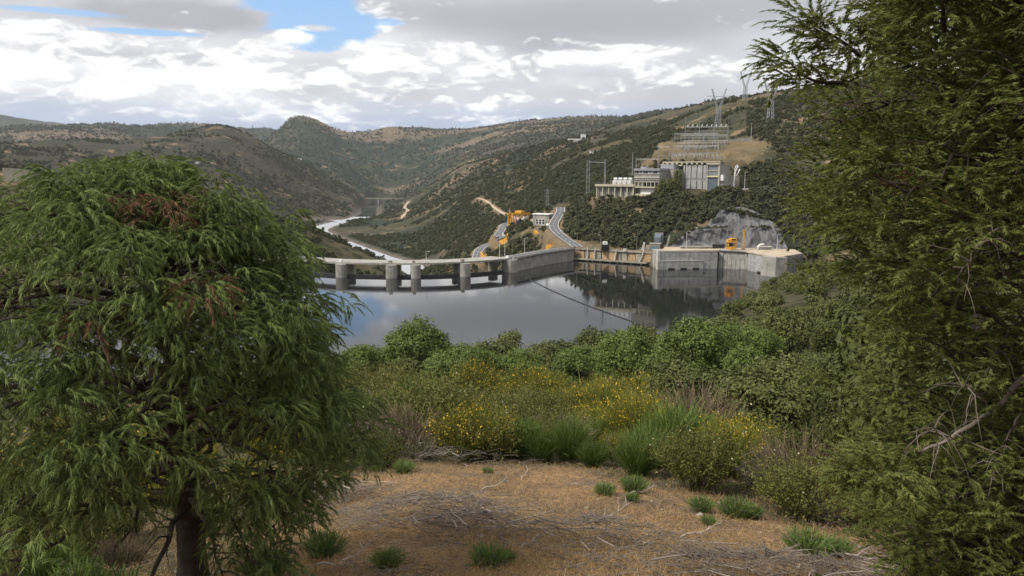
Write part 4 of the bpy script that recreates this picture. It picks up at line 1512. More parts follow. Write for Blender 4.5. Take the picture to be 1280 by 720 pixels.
wall_along([tuple(np.array(q) + np.array((0, 0, -0.2))) for q in RL_R[22:38:3]], -1, 0.9, 0.4, 'white parapet along the inner hairpin road', 'white_concrete')


def build_gantry():
    A, rz, L = local_frame(PR(641, 291, 640), PR(661, 287, 652))
    z = ground1(A.x, A.y) - 0.2
    t = thing('portal_crane', (A.x, A.y, z), rz, 'big yellow portal crane straddling the yard beside the hairpin road', 'crane')
    Y = M['yellow']
    for x in (0.4, 3.2):
        for y in (0, 6):
            MB().box(x - 0.4, x + 0.4, y - 0.4, y + 0.4, 0, 8.2).build('leg', Y, t)
    MB().box(0, 3.6, 0.402, 5.6, 0.2, 0.7).build('sill_beam', Y, t)
    MB().box(-0.5, L + 1, -0.6, 0.6, 8.202, 9.6).build('main_girder', Y, t)
    MB().box(-0.5, L + 1, 5.4, 6.6, 8.202, 9.6).build('main_girder', Y, t)
    MB().box(8.5, 12.5, -0.8, 6.8, 9.602, 11.4).build('trolley', Y, t)
    MB().box(L - 1.0, L, 0, 0.8, 4.5, 8.2).build('end_leg', Y, t)
    MB().box(L - 1.0, L, 5.4, 6.2, 4.5, 8.2).build('end_leg', Y, t)
    MB().bar((10.5, 3, 8.2), (10.5, 3, 4.0), 0.08, n=5).build('hook_cable', M['dark_steel_and_shade'], t)
    p = PR(655, 292, 634)
    zz = ground1(p.x, p.y)
    t = thing('rubble_wall', (p.x, p.y, zz - 1), rz, 'grey stepped concrete block under the yellow portal crane', 'concrete block')
    MB().box(-2.5, 4.0, -1, 2.5, 0, 3.8).build('lower_block', M['concrete'], t)
    MB().box(-0.5, 4.0, 0, 2.4, 3.802, 6.2).build('upper_block', M['white_concrete'], t)
    MB().box(1.5, 6.5, 1, 3, 6.202, 7.4).build('cover_slab', M['white_concrete'], t)


build_gantry()


def build_control():
    A, rz, L = local_frame(PR(666, 279.5, 604), PR(686, 279.5, 598))
    z = PR(676, 281.0, 600).z - 0.6
    t = thing('control_building', (A.x, A.y, z), rz, 'white flat roofed control building by the hill road', 'building')
    W = M['white_concrete']
    H = 8.2
    MB().box(0, L, 0, 8, 0, H).build('wall', M['concrete'], t)
    MB().box(-0.4, L + 0.4, -0.5, 8.4, H + 0.002, H + 0.7).build('roof', M['white_paint'], t)
    MB().box(2.4, L - 1.6, -0.5, -0.002, 0, 0.5).build('plinth', W, t)
    for i in range(3):
        x = 2.6 + i * 2.7
        w = MB().box(x, x + 2.1, -0.12, -0.002, 1.2, 4.6).build('window', M['dark'], t)
        f = MB()
        f.box(x - 0.25, x, -0.25, 0, 0.9, 4.9).box(x + 2.1, x + 2.35, -0.25, 0, 0.9, 4.9).box(x, x + 2.1, -0.24, 0, 4.6, 4.9).box(x, x + 2.1, -0.24, 0, 0.9, 1.2)
        f.build('frame', M['white_paint'], w)
        MB().box(x + 0.1, x + 2.0, -0.2, -0.12, 2.8, 3.1).build('transom', M['white_paint'], w)
    MB().box(-2.6, -0.002, 1, 5, 2.2, 4.4).build('porch', M['cream'], t)
    MB().box(L + 0.002, L + 1.6, -0.2, 5.0, 0, 5.0).build('side_block', M['earth_wall'], t)


build_control()

# white parked van or car on the junction
p = PR(685.5, 287, 556)
t = thing('parked_car', (p.x, p.y, ground1(p.x, p.y) + 0.3), R(60), 'small white car parked beside the hill road junction', 'car')
MB().extrude_y([(-2, 0.35), (2, 0.35), (2, 0.85), (1.3, 0.95), (0.7, 1.45), (-1.3, 1.45), (-1.9, 0.95)], -0.85, 0.85).build('body', M['white_paint'], t, bevel=0.06)
MB().extrude_y([(1.15, 0.98), (0.66, 1.38), (-1.2, 1.38), (-1.7, 0.98)], -0.87, 0.87).build('windows', M['glass'], t)
for x in (-1.25, 1.25):
    for y in (-0.86, 0.86):
        MB().bar((x, y - 0.1, 0.33), (x, y + 0.1, 0.33), 0.33, n=10).build('wheel', M['dark'], t)

# ================================================================== THE POWER STATION
def build_office():
    # facade on the left, seen almost square; gable side to the right
    A, rz, L = local_frame(XYR(793.5, 563, 0), XYR(824.5, 552, 0))
    zt = PR(808, 210.5, 557).z
    zb = PR(808, 243, 557).z
    H = zt - zb
    t = thing('office_building', (A.x, A.y, zb), rz, 'pale office building of banded concrete floors below the power station hall', 'building')
    W, C, CR = M['white_concrete'], M['concrete'], M['cream']
    D = 15.0
    # lower storeys
    MB().box(0.6, L - 0.6, 2.6, D, -4.0, H - 1.0).build('core_wall', C, t)
    MB().box(L - 0.58, L - 0.1, 0.8, D, -4, H - 0.4).build('gable_wall', C, t)
    z0 = 0.3
    MB().box(-1.2, L, 0.2, 2.58, z0 - 1.6, z0).build('basement_band', CR, t)
    MB().box(-1.2, L + 0.2, -1.2, 2.57, z0 + 4.2, z0 + 5.0).build('balcony_slab', CR, t)
    MB().box(-1.2, -0.3, -0.6, 2.4, z0 - 3.4, z0 + 4.198).build('corner_post', CR, t)
    MB().box(L - 0.9, L, -0.6, 2.4, z0 - 6.5, z0 + 4.198).build('corner_post', CR, t)
    MB().box(4.4, L - 4.8, 1.2, 2.2, z0 + 0.02, z0 + 4.15).build('white_infill', M['white_paint'], t)
    MB().box(L - 4.6, L - 1.4, 1.6, 2.3, z0 + 1.6, z0 + 3.8).build('window', M['dark'], t)
    MB().box(0.2, 4.2, 1.6, 2.3, z0 + 2.4, z0 + 3.9).build('window', M['glass'], t)
    # open arcade floor
    za = z0 + 5.0
    for i in range(7):
        x = 0.2 + i * (L - 0.8) / 6
        MB().box(x, x + 0.45, -0.3, 0.3, za + 0.002, za + 3.0).build('column', CR, t)
    for i in range(6):
        x = 0.8 + i * (L - 0.8) / 6
        MB().box(x, x + 2.0, 1.9, 2.4, za + 0.3, za + 2.8).build('window', M['dark'] if i > 1 else M['white_paint'], t)
    # solid banded upper floors
    zc = za + 3.0
    bands = ((0.0, 1.5, C, 0.0), (1.5, 1.75, W, -0.5), (1.75, 2.7, C, 0.1), (2.7, 3.2, W, -0.5), (3.2, 5.2, C, 0.1), (5.2, 5.6, W, -0.45))
    top = H - zc
    k = (top - 3.6) / 5.6
    for a, b, m, off in bands:
        MB().box(-0.2 + 0.05 * (m is C), L + 0.15 - 0.05 * (m is C), off - 0.2, 2.56, zc + a * k + 0.004, zc + b * k).build('floor_band', m, t)
    zw = zc + 5.6 * k
    for i in range(8):
        x = 0.2 + i * L / 8
        w = MB().box(x, x + L / 8 - 0.35, 0.5, 0.9, zw + 0.01, zw + 2.0).build('window', M['glass'] if i % 3 else M['dark'], t)
        MB().box(x + 0.8, x + 0.92, 0.42, 0.5, zw + 0.01, zw + 2.0).build('mullion', M['white_paint'], w)
    MB().box(0, L, 0.9, 2.55, zw + 0.008, zw + 2.05).build('window_wall', C, t)
    MB().box(-0.5, L + 0.5, -0.6, D + 0.4, zw + 2.06, zw + 3.6).build('roof', M['steel'], t)
    MB().box(2, 7, 4, 7, zw + 3.602, zw + 4.8).build('roof_plant', M['steel'], t)
    # rear block, taller, between office and hall
    B0 = XYR(825.5, 566, 0)
    t2 = thing('stair_block', (B0.x, B0.y, zb), rz, 'plain grey windowless block joining the office to the hall', 'building')
    L2 = (XYR(853, 566, 0) - B0).length
    h2 = PR(838, 206, 566).z - zb
    MB().box(0, L2, 0, 14, -3, h2 - 3.2).build('wall', C, t2)
    MB().box(0.2, L2 - 4, -0.2, 13, h2 - 3.198, h2).build('roof_storey', M['steel'], t2)
    MB().box(0.0, L2 - 3.6, -0.5, 13.2, h2 + 0.002, h2 + 0.35).build('roof_edge', M['white_concrete'], t2)
    return t


build_office()


def build_hall():
    A, rz, L = local_frame(XYR(853.5, 563, 0), XYR(899.5, 552, 0))
    zb = ZP - 2.0
    ztop = PR(876, 205.8, 558).z
    H = ztop - zb
    t = thing('power_station_hall', (A.x, A.y, zb), rz, 'tall concrete power station hall with slit windows and a scalloped roof edge', 'building')
    C, CR = M['new_concrete'], M['cream']
    w1 = L * 0.655
    MB().box(0.3, L - 0.3, 0.9, 18, 0, H - 0.02).build('core_wall', M['concrete'], t)
    # pilaster panels with slits between them
    edges = [0.0, 1.6, 7.0 * w1 / 17.5, w1 * 0.62, w1 * 0.84, w1]
    edges = [0.0, w1 * 0.11, w1 * 0.355, w1 * 0.60, w1 * 0.845, w1]
    for a, b in zip(edges[:-1], edges[1:]):
        for z0, z1 in ((0.02, H * 0.46), (H * 0.475, H * 0.985)):
            MB().box(a + 0.3, b - 0.3, -0.1, 0.88, z0, z1).build('wall_panel', C, t)
    for x in edges[1:-1]:
        MB().box(x - 0.28, x + 0.28, 0.55, 0.89, 0.02, H * 0.40).build('slit_window', M['dark'], t)
        MB().box(x - 0.28, x + 0.28, 0.55, 0.89, H * 0.5, H * 0.96).build('slit_window', M['dark'], t)
        MB().box(x - 0.29, x + 0.29, 0.2, 0.88, H * 0.405, H * 0.495).build('slit_lintel', C, t)
    # glazed end bay
    MB().box(w1 + 0.02, w1 + 1.0, -0.25, 0.88, 0.02, H * 0.985).build('corner_pier', C, t)
    MB().box(L - 0.8, L, -0.25, 0.88, 0.02, H * 0.985).build('corner_pier', CR, t)
    gx0, gx1 = w1 + 1.02, L - 0.82
    n = 6
    for r_, (z0, z1) in enumerate(((H * 0.60, H * 0.76), (H * 0.80, H * 0.96))):
        for i in range(n):
            a = gx0 + (gx1 - gx0) * i / n
            b = gx0 + (gx1 - gx0) * (i + 1) / n
            MB().box(a + 0.09, b - 0.09, 0.35, 0.7, z0, z1).build('window', M['glass'], t)
    MB().box(gx0, gx1, 0.55, 0.89, H * 0.56, H * 0.985).build('window_frame', M['pale_steel'], t)
    MB().box(gx0, gx1, 0.0, 0.54, H * 0.768, H * 0.793).build('transom', CR, t)
    MB().box(gx0 - 0.3, gx1 + 0.3, -0.6, 0.5, H * 0.545, H * 0.59).build('door_canopy', mat_simple('pale_yellow_paint', (0.62, 0.62, 0.36), (0.5, 0.5, 0.28), 0.5, 0.7), t)
    for i in range(5):
        a = gx0 + (gx1 - gx0) * i / 5
        b = gx0 + (gx1 - gx0) * (i + 1) / 5
        MB().box(a + 0.04, b - 0.04, 0.3, 0.7, 0.05, H * 0.54).build('door_leaf', M['blue_glass'], t)
    # roof: flat slab over a row of small barrel vaults, running left over the stair block
    x0 = -15.0
    r_ = MB().box(x0, L + 0.6, -1.2, 19, H + 1.55, H + 2.15).build('roof', CR, t)
    nv = 9
    for i in range(nv):
        xc = x0 + 1.7 + i * (w1 - x0 - 3.0) / (nv - 1)
        hw_ = (w1 - x0 - 3.0) / (nv - 1) / 2
        pts = [(xc - hw_, H + 1.545), (xc + hw_, H + 1.545), (xc + hw_, H + 0.05)]
        for k in range(9):
            th = PI * k / 8
            pts.append((xc + math.cos(th) * (hw_ - 0.3), H + 0.05 + math.sin(th) * 1.2))
        pts.append((xc - hw_, H + 0.05))
        MB().extrude_y(pts[::-1], -1.0, 0.6).build('vault', CR, r_)
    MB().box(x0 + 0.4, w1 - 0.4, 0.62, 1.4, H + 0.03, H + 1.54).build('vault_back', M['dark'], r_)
    MB().box(w1 + 0.2, L + 0.4, -0.9, 1.4, H + 0.003, H + 1.54).build('fascia', CR, r_)
    MB().box(x0, -0.4, -0.6, 0.6, H - 0.9, H + 0.04).build('edge_beam', CR, r_)
    for x in (x0 + 0.3, -10.4, -5.6):
        MB().box(x, x + 0.5, -0.5, 0.4, H - 5, H - 0.902).build('roof_post', CR, r_)
    # right annex
    MB().box(L + 0.02, L + 2.4, 1.0, 6, 0, H * 0.30).build('annex', M['concrete'], t)
    MB().box(L + 0.3, L + 2.2, 0.8, 3.0, H * 0.42, H * 0.63).build('vent_box', M['white_paint'], t)
    return t, L, rz, A


build_hall()


def build_round_terrace():
    c = XYR(915, 562, 0)
    zt = ZP + 0.2
    t = thing('round_terrace', (c.x, c.y, zt - 12), 0, 'round fronted turning terrace on a ribbed beige retaining wall', 'terrace')
    r0 = 17.0
    out = []
    for k in range(25):
        th = PI + PI * k / 24
        out.append((r0 * math.cos(th), 8 + 19 * math.sin(th)))
    out += [(r0, 14), (-r0, 14)]
    MB().prism(out, 0, 12 - 0.9).build('retaining_wall', M['old_concrete'], t)
    MB().prism([(x * 1.03, y * 1.03 - 0.1) for x, y in out], 11.102, 11.6).build('coping', M['cream'], t)
    MB().prism([(x * 0.97, y * 0.97) for x, y in out], 11.602, 11.9).build('paving', M['paving'], t)
    for k in range(1, 24):
        th = PI + PI * k / 24
        x, y = r0 * math.cos(th), 8 + 19 * math.sin(th)
        nx, ny = math.cos(th), math.sin(th)
        MB().prism([(x + ny * .35 - nx * .1, y - nx * .35 - ny * .1), (x - ny * .35 - nx * .1, y + nx * .35 - ny * .1), (x - ny * .35 + nx * .4, y + nx * .35 + ny * .4), (x + ny * .35 + nx * .4, y - nx * .35 + ny * .4)][::-1], 0, 11.05).build('rib', M['old_concrete'], t)
    # back wall of the yard
    A, rz, L = local_frame(XYR(900, 576, 0), XYR(921, 578, 0))
    t2 = thing('yard_wall', (A.x, A.y, ZP - 1), rz, 'beige yard wall with leaning posts right of the hall', 'wall')
    MB().box(0, L + 2, 0, 0.8, 0, 9.5).build('wall', M['old_concrete'], t2)
    MB().box(-0.1, L + 2.1, -0.15, 0.95, 9.502, 9.9).build('coping', M['concrete'], t2)
    MB().box(0.8, 4.8, -0.1, 0.02, 1, 4.0).build('doorway', M['dark'], t2)
    MB().box(0.4, 5.2, -0.5, -0.11, 4.1, 4.6).build('lintel', M['white_concrete'], t2)
    MB().extrude_y([(5.6, 0), (6.5, 0), (8.2, 9.2), (7.5, 9.4)], -1.4, -0.4).build('leaning_post', M['white_concrete'], t2)
    # tall white twin pipe
    p = XYR(917.5, 563, 0)
    t3 = thing('bushing_mast', (p.x, p.y, ZP), 0, 'tall twisted white pipe mast on the turning terrace', 'mast')
    MB().tube([(0, 0, 0), (0.2, 0, 4), (0.6, 0, 9), (0.9, 0, 11.5), (2.0, 0, 14.2), (2.8, 0, 15.4)], [0.75, 0.65, 0.5, 0.45, 0.4, 0.35], 8).build('pipe', M['white_paint'], t3, smooth=True)
    MB().tube([(0.6, 0, 8.5), (2.2, 0.2, 9.5), (3.0, 0.2, 11.0), (3.9, 0, 13.5)], 0.35, 7).build('pipe', M['white_paint'], t3, smooth=True)
    MB().tube([(0.9, 0, 11.4), (0.3, 0, 13.0), (1.2, 0, 15.2), (2.4, 0, 16.2)], 0.3, 7).build('pipe', M['white_paint'], t3, smooth=True)
    MB().lathe([(1.2, 0), (1.2, 0.6), (0.8, 0.7)], 10).build('base', M['concrete'], t3)
    p = XYR(931.5, 566, 0)
    lamp_post((p.x, p.y, ZP), 11, 1, 'thin lamp post on the turning terrace beside green scrub')


build_round_terrace()


def build_transformer_terrace():
    A, rz, L = local_frame(XYR(745.5, 573, 0), XYR(793, 562, 0))
    zt = PR(768, 231.5, 567).z
    t = thing('transformer_terrace', (A.x, A.y, zt - 10), rz, 'long pale terrace slab on columns left of the office', 'terrace')
    MB().box(-0.5, L, -0.8, 15, 9.2, 10).build('deck', M['cream'], t)
    MB().box(-0.6, L + 0.1, -1.0, -0.802, 9.1, 10.7).build('edge_beam', M['cream'], t)
    MB().box(0.5, L - 0.4, 2.2, 14, 0, 9.19).build('back_wall', M['concrete'], t)
    n = 7
    for i in range(n):
        x = 0.2 + i * (L - 1.0) / (n - 1)
        MB().box(x, x + 0.7, -0.3, 0.6, 0, 9.18).build('column', M['cream'], t)
    for i in range(n - 1):
        x = 1.1 + i * (L - 1.0) / (n - 1)
        MB().box(x, x + (L - 1.0) / (n - 1) - 1.1, 1.7, 2.19, 0.5, 8.6).build('wall_panel', M['concrete'], t)
    mb = MB()
    for i in range(20):
        mb.bar((i * L / 19, -0.9, 10.7), (i * L / 19, -0.9, 11.6), 0.05, n=4)
    mb.bar((0, -0.9, 11.6), (L, -0.9, 11.6), 0.05, n=4)
    mb.build('railing', M['steel'], t)
    rot = Matrix.Rotation(rz, 4, 'Z')
    labs = ('leftmost of the four white transformers on the terrace slab', 'second white transformer from the left on the terrace slab',
            'third white transformer from the left on the terrace slab', 'white transformer on the terrace nearest the office building')
    for i in range(4):
        loc = A + rot @ Vector((12.6 + i * 3.75, 5.5, 0))
        tr = thing('transformer', (loc.x, loc.y, zt), rz, labs[i], 'transformer', 'white transformers on the terrace')
        MB().box(-1.5, 1.5, -2, 2, 0.3, 3.4).build('tank', M['white_paint'], tr, bevel=0.15)
        MB().bar((-1.3, 0, 4.5), (1.3, 0, 4.5), 0.75, n=10).build('conservator', M['white_paint'], tr)
        for k in range(4):
            MB().box(-1.3 + k * 0.7, -0.9 + k * 0.7, -2.5, -2.02, 0.6, 3.2).build('radiator', M['white_paint'], tr)
        for k in (-0.9, 0, 0.9):
            MB().tube([(k, 1.0, 3.4), (k, 1.0, 4.6), (k, 1.0, 5.3)], [0.2, 0.14, 0.1], 6).build('bushing', M['old_concrete'], tr)
        MB().box(-1.7, 1.7, -2.2, 2.2, 0, 0.298).build('plinth', M['concrete'], tr)


build_transformer_terrace()


# ------------------------------------------------------------------ switchyard steelwork
def portal(px0, px1, r, row_base, row_beam, nposts, label, tall=None, beams=1, knobs=0, peak=0.0, zb=None, group='steel portals of the switchyard'):
    A, rz, L = local_frame(XYR(px0, r, 0), XYR(px1, r, 0))
    zb = ground1(A.x, A.y) - 0.3 if zb is None else zb
    h = PR((px0 + px1) / 2, row_beam, r).z - zb
    t = thing('switchyard_portal', (A.x, A.y, zb), rz, label, 'steel portal', group)
    S = M['steel']
    for i in range(nposts):
        x = L * i / (nposts - 1)
        mb = MB()
        pk = h + peak * (1 if i % 1 == 0 else 0)
        for sx in (-0.35, 0.35):
            for sy in (-0.35, 0.35):
                mb.bar((x + sx, sy, 0), (x + sx * 0.6, sy * 0.6, h), 0.12, n=4)
        k = 0.0
        s = 1
        while k < h - 1.2:
            mb.bar((x - 0.35 * s, -0.35, k), (x + 0.35 * s, -0.35, k + 1.5), 0.07, n=4)
            mb.bar((x - 0.35 * s, 0.35, k), (x + 0.35 * s, 0.35, k + 1.5), 0.07, n=4)
            s = -s
            k += 1.5
        if peak:
            mb.bar((x, 0, h), (x, 0, h + peak), 0.16, 0.08, 4)
        mb.build('post', S, t)
    for j in range(beams):
        zz = h - j * h * 0.26
        mb = MB()
        for dz in (0, 0.7):
            for sy in (-0.3, 0.3):
                mb.bar((0, sy, zz - dz), (L, sy, zz - dz), 0.11, n=4)
        k = 0.0
        s = 1
        while k < L:
            mb.bar((k, -0.3, zz - (0.7 if s > 0 else 0)), (min(k + 1.2, L), -0.3, zz - (0 if s > 0 else 0.7)), 0.07, n=4)
            s = -s
            k += 1.2
        mb.build('beam', M['pale_steel'] if j == 0 else S, t)
    for i in range(knobs):
        x = L * (i + 0.5) / knobs
        MB().tube([(x, 0, h + 0.1), (x, 0, h + 0.8), (x + 0.8, 0, h + 1.3)], [0.35, 0.4, 0.3], 6).build('insulator', M['white_paint'], t)
    return t


portal(855, 908, 702, 180, 158, 4, 'tall steel portal with white insulators, topmost in the switchyard', beams=3, knobs=9, peak=9.0)
portal(842, 896, 668, 188, 166.5, 4, 'steel portal with double beams in the middle of the switchyard', beams=2)
portal(853, 908, 683, 184, 175.5, 4, 'low pale steel portal between the two tall switchyard portals', beams=1)
portal(841, 897, 634, 200, 182, 5, 'grey steel portal directly above the scalloped hall roof', beams=1)
portal(846, 905, 655, 190, 178, 6, 'grey steel portal of six posts between the insulator rows', beams=2)
portal(850, 907, 691, 184, 168.5, 5, 'grey steel portal of five posts just below the topmost one', beams=2)
portal(795, 823, 600, 213, 198.5, 3, 'steel portal standing behind the office roof', beams=1, peak=0.0, zb=PR(808, 214, 600).z, group=None)
portal(822, 836, 612, 205, 183, 2, 'narrow steel portal left of the main switchyard rows', beams=2, group=None)
A_ = XYR(790.5, 596, 0)
zb_ = PR(790.5, 214, 596).z - 3
t = thing('steel_mast', (A_.x, A_.y, zb_), 0, 'tall thin steel mast behind the left end of the office', 'mast')
MB().tube([(0, 0, 0), (0, 0, 12), (0, 0, 17)], [0.3, 0.22, 0.12], 6).build('pole', M['steel'], t)
MB().box(-0.6, 0.6, -0.6, 0.6, 0, 0.6).build('base', M['concrete'], t)

# rows of insulator posts
ORD = ['first', 'second', 'third', 'fourth', 'fifth', 'sixth', 'seventh', 'eighth', 'ninth', 'tenth', 'eleventh']
proto = None
for px0, px1, r, n, row in ((843, 900, 626, 11, 'lower'), (845, 902, 640, 11, 'second'), (850, 904, 655, 10, 'third'), (852, 906, 672, 10, 'upper')):
    for i in range(n):
        p = XYR(px0 + (px1 - px0) * (i + random.uniform(-0.15, 0.15)) / (n - 1), r + random.uniform(-2, 2), 0)
        loc = (p.x, p.y, ground1(p.x, p.y) - 0.2)
        if proto is None:
            proto = thing('insulator_post', loc, 0, '%s pale insulator post from the left in the %s row of the switchyard' % (ORD[i], row), 'insulator', 'insulator posts of the switchyard')
            MB().box(-0.35, 0.35, -0.35, 0.35, 0, 2.0).build('pedestal', M['old_concrete'], proto)
            MB().lathe([(0.22, 2.002), (0.34, 2.3), (0.22, 2.6), (0.34, 2.9), (0.22, 3.2), (0.34, 3.5), (0.18, 3.9), (0.3, 4.3)], 6).build('stack', M['cream'], proto)
        else:
            c = copy_tree(proto)
            c.location = loc
            c['label'] = '%s pale insulator post from the left in the %s row of the switchyard' % (ORD[i], row)

for px0, px1, r, lab in ((908, 940, 715, 'wire fence along the upper edge of the switchyard'), (846, 905, 622, 'wire fence below the lowest insulator row')):
    A, B = XYR(px0, r, 0), XYR(px1, r, 0)
    t = thing('wire_fence', (A.x, A.y, ground1(A.x, A.y)), 0, lab, 'fence')
    n = 14
    pts = []
    for i in range(n):
        q = A.lerp(B, i / (n - 1))
        pts.append(Vector((q.x, q.y, ground1(q.x, q.y))))
        MB().bar(pts[-1] - Vector((0, 0, 0.2)), pts[-1] + Vector((0, 0, 2.4)), 0.09, n=4).build('post', M['pale_steel'], t, True)
    for h in (0.8, 1.6, 2.3):
        MB().tube([q + Vector((0, 0, h)) for q in pts], 0.05, 4).build('wire', M['steel'], t, True)
for q0, q1, lab in ((PR(840, 192.5, 648), PR(905, 191.5, 650), 'grey bench wall between the two lower insulator rows'), (PR(848, 185.5, 680), PR(908, 184.5, 684), 'grey bench wall below the tallest switchyard portal')):
    t = thing('terrace_wall', (q0.x, q0.y, ground1(q0.x, q0.y)), 0, lab, 'wall')
    for i in range(12):
        a, b = q0.lerp(q1, (i + 0.02) / 12), q0.lerp(q1, (i + 0.98) / 12)
        MB().prism([(a.x, a.y), (b.x, b.y), (b.x, b.y + 1.2), (a.x, a.y + 1.2)], [a.z - 5] * 2 + [b.z - 5] * 2, [a.z + 0.8, b.z + 0.8, b.z + 0.8, a.z + 0.8]).build('wall_block', M['concrete'], t, True)
A, B = XYR(898, 700, 0), XYR(942, 706, 0)
t = thing('terrace_wall', (A.x, A.y, ground1(A.x, A.y)), 0, 'grey stone wall along the top switchyard bench', 'wall')
q0, q1 = PR(868, 183.5, 690), PR(938, 176.5, 700)
mb = MB()
n = 10
for i in range(n):
    a, b = q0.lerp(q1, (i + 0.02) / n), q0.lerp(q1, (i + 0.98) / n)
    MB().prism([(a.x, a.y), (b.x, b.y), (b.x, b.y + 1.2), (a.x, a.y + 1.2)], [a.z - 4] * 2 + [b.z - 4] * 2, [a.z + 3.0, b.z + 3.0, b.z + 3.0, a.z + 3.0]).build('wall_block', M['concrete'], t, True)

p = XYR(937, 700, 0)
lamp_post((p.x, p.y, ground1(p.x, p.y)), 15, -1, 'tall floodlight mast at the end of the top switchyard bench', arm=0.8)


# ------------------------------------------------------------------ transmission towers
def pylon(px, r, row_base, row_top, label, style='vee', width=1.0):
    p = PR(px, row_base, r)
    p.z = ground1(p.x, p.y) - 0.5
    top = PR(px, row_top, r).z
    h = top - p.z
    t = thing('transmission_tower', p, math.atan2(-p.x, p.y) * 0.3, label, 'pylon', 'lattice transmission towers on the hills')
    S = M['steel']

    def lattice(mb, a, b, wa, wb, n):
        a, b = Vector(a), Vector(b)
        prev = None
        for i in range(n + 1):
            k = i / n
            c = a.lerp(b, k)
            w = wa + (wb - wa) * k
            ring = [c + Vector((sx * w, sy * w, 0)) for sx, sy in ((-1, -1), (1, -1), (1, 1), (-1, 1))]
            if prev:
                for j in range(4):
                    mb.bar(prev[j], ring[j], 0.2 * width, n=4)
                    mb.bar(prev[j], ring[(j + 1) % 4], 0.1 * width, n=3)
                    mb.bar(prev[(j + 1) % 4], ring[j], 0.1 * width, n=3)
            prev = ring
    if style == 'vee':           # narrow waist, two arms spreading to a bridge
        mb = MB()
        hw = h * 0.10
        lattice(mb, (-hw * 0.55, 0, 0), (-hw * 0.30, 0, h * 0.5), 1.0, 0.8, 6)
        lattice(mb, (hw * 0.55, 0, 0), (hw * 0.30, 0, h * 0.5), 1.0, 0.8, 6)
        mb.build('body', S, t)
        for s in (-1, 1):
            mb = MB()
            lattice(mb, (s * hw * 0.3, 0, h * 0.5), (s * h * 0.185, 0, h), 0.8, 0.35, 7)
            mb.build('arm', S, t)
        mb = MB()
        lattice(mb, (-h * 0.31, 0, h * 0.815), (-0.001, 0, h * 0.80), 0.3, 0.55, 6)
        lattice(mb, (0.001, 0, h * 0.80), (h * 0.31, 0, h * 0.815), 0.55, 0.3, 6)
        mb.build('cross_beam', S, t)
        for x in (-0.29, 0, 0.29):
            MB().tube([(x * h, 0, h * 0.80), (x * h, 0, h * 0.72)], 0.14, 5).build('insulator', M['white_paint'], t)
    else:
        mb = MB()
        lattice(mb, (0, 0, 0), (0, 0, h), h * 0.075, 0.5, 9)
        mb.build('body', S, t)
        for k in (0.66, 0.8, 0.93):
            mb = MB()
            lattice(mb, (-h * 0.14, 0, h * k), (h * 0.14, 0, h * k), 0.25, 0.25, 6)
            mb.build('cross_beam', S, t)
    return t


pylon(897.5, 830, 152, 111, 'lattice pylon rising directly above the switchyard portals')
pylon(931, 1010, 128, 89, 'highest lattice pylon, standing on the skyline of the hill')
pylon(963, 790, 143, 96.5, 'lattice pylon on the slope closest to the big tree on the right')
pylon(684, 640, 267, 236, 'small lattice tower on the scrub slope behind the control building', 'tree', 0.7)
# terminal structure left of the terrace
A, rz, L = local_frame(PR(735, 226, 640), PR(756, 228, 600))
zb = ground1(A.x, A.y) - 0.5
t = thing('terminal_portal', (A.x, A.y, zb), rz, 'steel line terminal with two posts on the slope left of the terrace', 'steel portal')
ht = PR(735, 200, 640).z - zb
for x, wd in ((0, 1.1), (L, 0.4)):
    mb = MB()
    for sx in (-wd, wd):
        for sy in (-wd, wd):
            mb.bar((x + sx, sy, 0), (x + sx * 0.8, sy * 0.8, ht), 0.16, n=4)
    for i in range(12):
        s = 1 if i % 2 else -1
        mb.bar((x - wd * s, -wd, ht * i / 12), (x + wd * s, -wd, ht * (i + 1) / 12), 0.1, n=4)
        mb.bar((x - wd * s, wd, ht * i / 12), (x + wd * s, wd, ht * (i + 1) / 12), 0.1, n=4)
    mb.build('post', M['steel'], t)
MB().bar((0, 0, ht - 1.5), (L, 0, ht - 2.4), 0.28, n=4).build('beam', M['steel'], t)
for px, r, h in ((764, 585, 12), (757, 590, 18)):
    p = XYR(px, r, 0)
    zz = ground1(p.x, p.y) - 0.4
    t = thing('timber_pole', (p.x, p.y, zz), 0, 'thin %s pole rising behind the white transformers' % ('tall' if h > 15 else 'short'), 'pole')
    MB().tube([(0, 0, 0), (0, 0, h)], [0.28, 0.18], 6).build('pole', M['old_concrete'], t)
    MB().bar((-1.4, 0, h - 0.8), (1.4, 0, h - 0.8), 0.12, n=4).build('cross_arm', M['old_concrete'], t)


# ------------------------------------------------------------------ far buildings, bridge, boom
def small_house(px, py, r, w, d, h, label, rz=0.0, mat='white_paint', roofm='old_concrete', pitched=False):
    p = PR(px, py, r)
    z = ground1(p.x, p.y) - 1.0
    t = thing('house', (p.x, p.y, z), rz, label, 'house')
    MB().box(-w / 2, w / 2, -d / 2, d / 2, 0, h + 1).build('wall', M[mat], t)
    if pitched:
        MB().extrude_y([(-w / 2 - .3, h + 1.003), (w / 2 + .3, h + 1.003), (0, h + 1 + w * .28)], -d / 2 - .3, d / 2 + .3).build('roof', M[roofm], t)
    else:
        MB().box(-w / 2 - .3, w / 2 + .3, -d / 2 - .3, d / 2 + .3, h + 1.003, h + 1.5).build('roof', M[roofm], t)
    k = max(2, int(w // 4))
    for i in range(k):
        x = -w / 2 + w * (i + 0.5) / k
        MB().box(x - 0.6, x + 0.6, -d / 2 - 0.08, -d / 2 + 0.02, 2.2, 3.6).build('window', M['dark'], t)
    MB().box(-0.5, 0.5, -d / 2 - 0.1, -d / 2 + 0.02, 0.9, 2.9).build('door', M['orange_dirt'], t)


